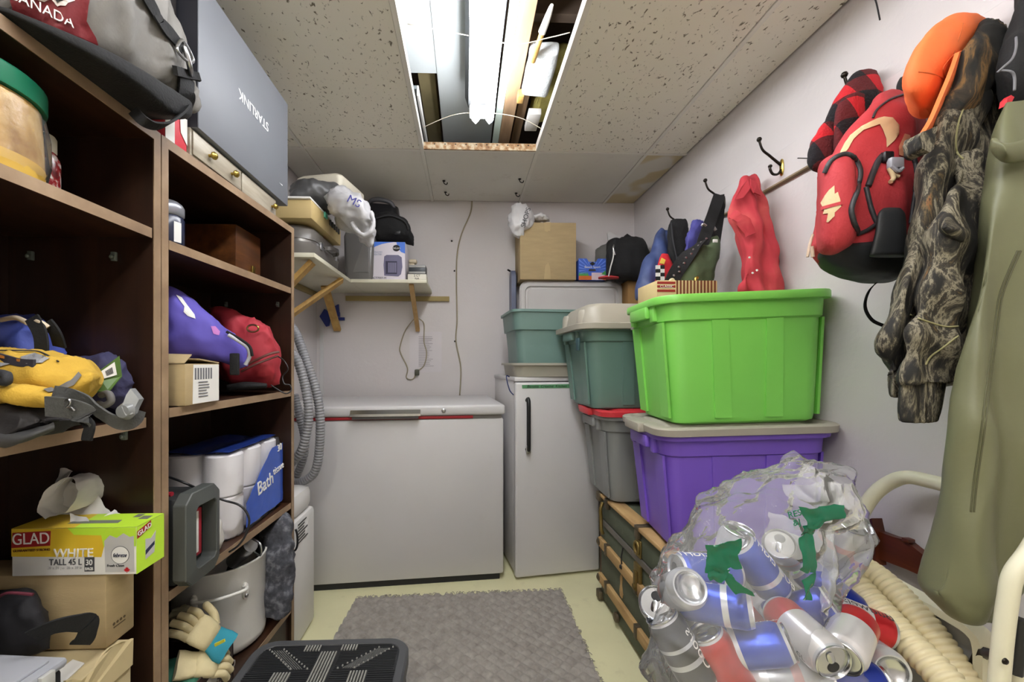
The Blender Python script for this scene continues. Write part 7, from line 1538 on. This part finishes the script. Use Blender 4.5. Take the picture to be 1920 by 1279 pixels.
# ================================================================ black jacket & olive waders
bj = thing('black_jacket', 'black jacket with grey piping hanging at the right edge of the photo', 'jacket', PD(1930, 150, .78))
b = BM(); rows(b, [(-30, 1908, 1990, .80, .03), (20, 1905, 2000, .79, .06), (70, 1897, 2010, .78, .08), (110, 1884, 2010, .77, .085), (160, 1878, 2010, .765, .085), (205, 1880, 2010, .765, .07), (222, 1884, 2005, .765, .05)], m=6, n=56); ridge(b, .012, 8, 5, (1, 1, .5)); clampv(b, lambda c: cwall(c, .01)); part('body', b, black_cl, bj, 110)
b = BM(); tube(b, [PD(1905, 70, .70), PD(1905, 90, .69), PD(1898, 110, .685), PD(1882, 125, .685), PD(1870, 136, .69)], .0018, n=6); tube(b, [PD(1872, 132, .69), PD(1895, 134, .68), PD(1902, 145, .68), PD(1902, 170, .68)], .0018, n=6); part('grey_piping', b, mat('piping_grey', '6f6f74', .6), bj, 180)
b = BM(); prism(b, [PD(1889, 185, .70), PD(1896, 178, .70), PD(1902, 182, .70), PD(1896, 194, .70), PD(1886, 198, .70)], FW, .01); part('red_label', b, mat('label_red', 'c8202c', .6), bj, 0)
wd = thing('olive_waders', 'olive green rubber waders hanging at right edge below the black jacket', 'waders', PD(1860, 1190, .74))
wm = mat('olive_rubber', '65664a', .5, var=.08, vs=4, bump=.08, bs=90)
b = BM(); rows(b, [(196, 1884, 2000, .70, 0.029), (240, 1870, 2005, .70, 0.050), (290, 1862, 2010, .70, 0.065), (340, 1858, 2010, .70, 0.072), (420, 1840, 2010, .70, 0.079), (520, 1826, 2010, .70, 0.083), (620, 1812, 2010, .70, 0.083), (720, 1802, 2010, .70, 0.083), (820, 1790, 2010, .70, 0.083), (900, 1782, 2005, .70, 0.079), (960, 1774, 1975, .70, 0.076), (1020, 1765, 1950, .70, 0.072), (1080, 1750, 1915, .70, 0.068), (1106, 1746, 1905, .70, .058), (1124, 1785, 1898, .70, .052), (1150, 1825, 1890, .70, .042), (1176, 1855, 1882, .70, .022)], m=7, n=90, p=2.3)
b.normal_update()
for v in b.verts:
    a = v.co.dot(RT); v.co += v.normal*.015*(math.sin(a*52+1.2*v.co.z*2+1.6)*min(1, max(0, (1.62-v.co.z)*2.2)))
ridge(b, .008, 7, 5, (1, 1, .4)); pleat(b, .004, 30, 9, 1.2, 6); clampv(b, lambda c: cwall(c, .008)); part('body', b, wm, wd, 180)
wt = surf(*[o for o in wd.children if o.type == 'MESH'])
for off in (0, 6):
    b = BM(); q = catmull([list(p)+[0] for p in ((1908, 470), (1890, 510), (1872, 560), (1862, 630), (1850, 720), (1838, 820), (1826, 900), (1820, 960))], 5); tube(b, [on(wt, p[0]+off, p[1], .0002, .62) for p in q], .0012, n=5, m=2)
    part('seam', b, mat('seam_olive', '4c4c32', .6), wd, 180)
b = BM(); cols(b, [(1862, 262, 285, .66, .012), (1880, 268, 300, .645, .02), (1905, 268, 300, .64, .02), (1960, 255, 290, .64, .02)], m=5); ridge(b, .004, 16, 3); part('rolled_top', b, wm, wd, 120)

for m_, sc_, st_, ds_ in ((black_cl, 10, .6, .014), (dark_cl, 10, .6, .014), (wm, 6, .6, .02), (rsm, 9, .8, .02), (olv, 9, .5, .014), (yel, 9, .5, .014), (MATS['royal_cloth'], 12, .8, .016), (MATS['navy_cloth'], 12, .7, .016), (MATS['denim_nylon'], 9, .9, .02), (MATS['black_nylon'], 10, .8, .016),
        (MATS['dark_nylon'], 11, .9, .016), (MATS['white_carrier'], 13, 1, .016), (MATS['white_film'], 18, 1, .012), (MATS['sack_white'], 16, .8, .01), (MATS['purple_cloth'], 8, .4, .012), (MATS['red_fabric'], 9, .6, .014), (MATS['glove_leather'], 26, .7, .006), (MATS['glove_teal'], 26, .7, .006), (MATS['racing_red'], 11, .4, .01), (liner, 22, .8, .008), (MATS['violet_cloth'], 12, .6, .012)):
    add_fold(m_, sc_, st_, ds_)
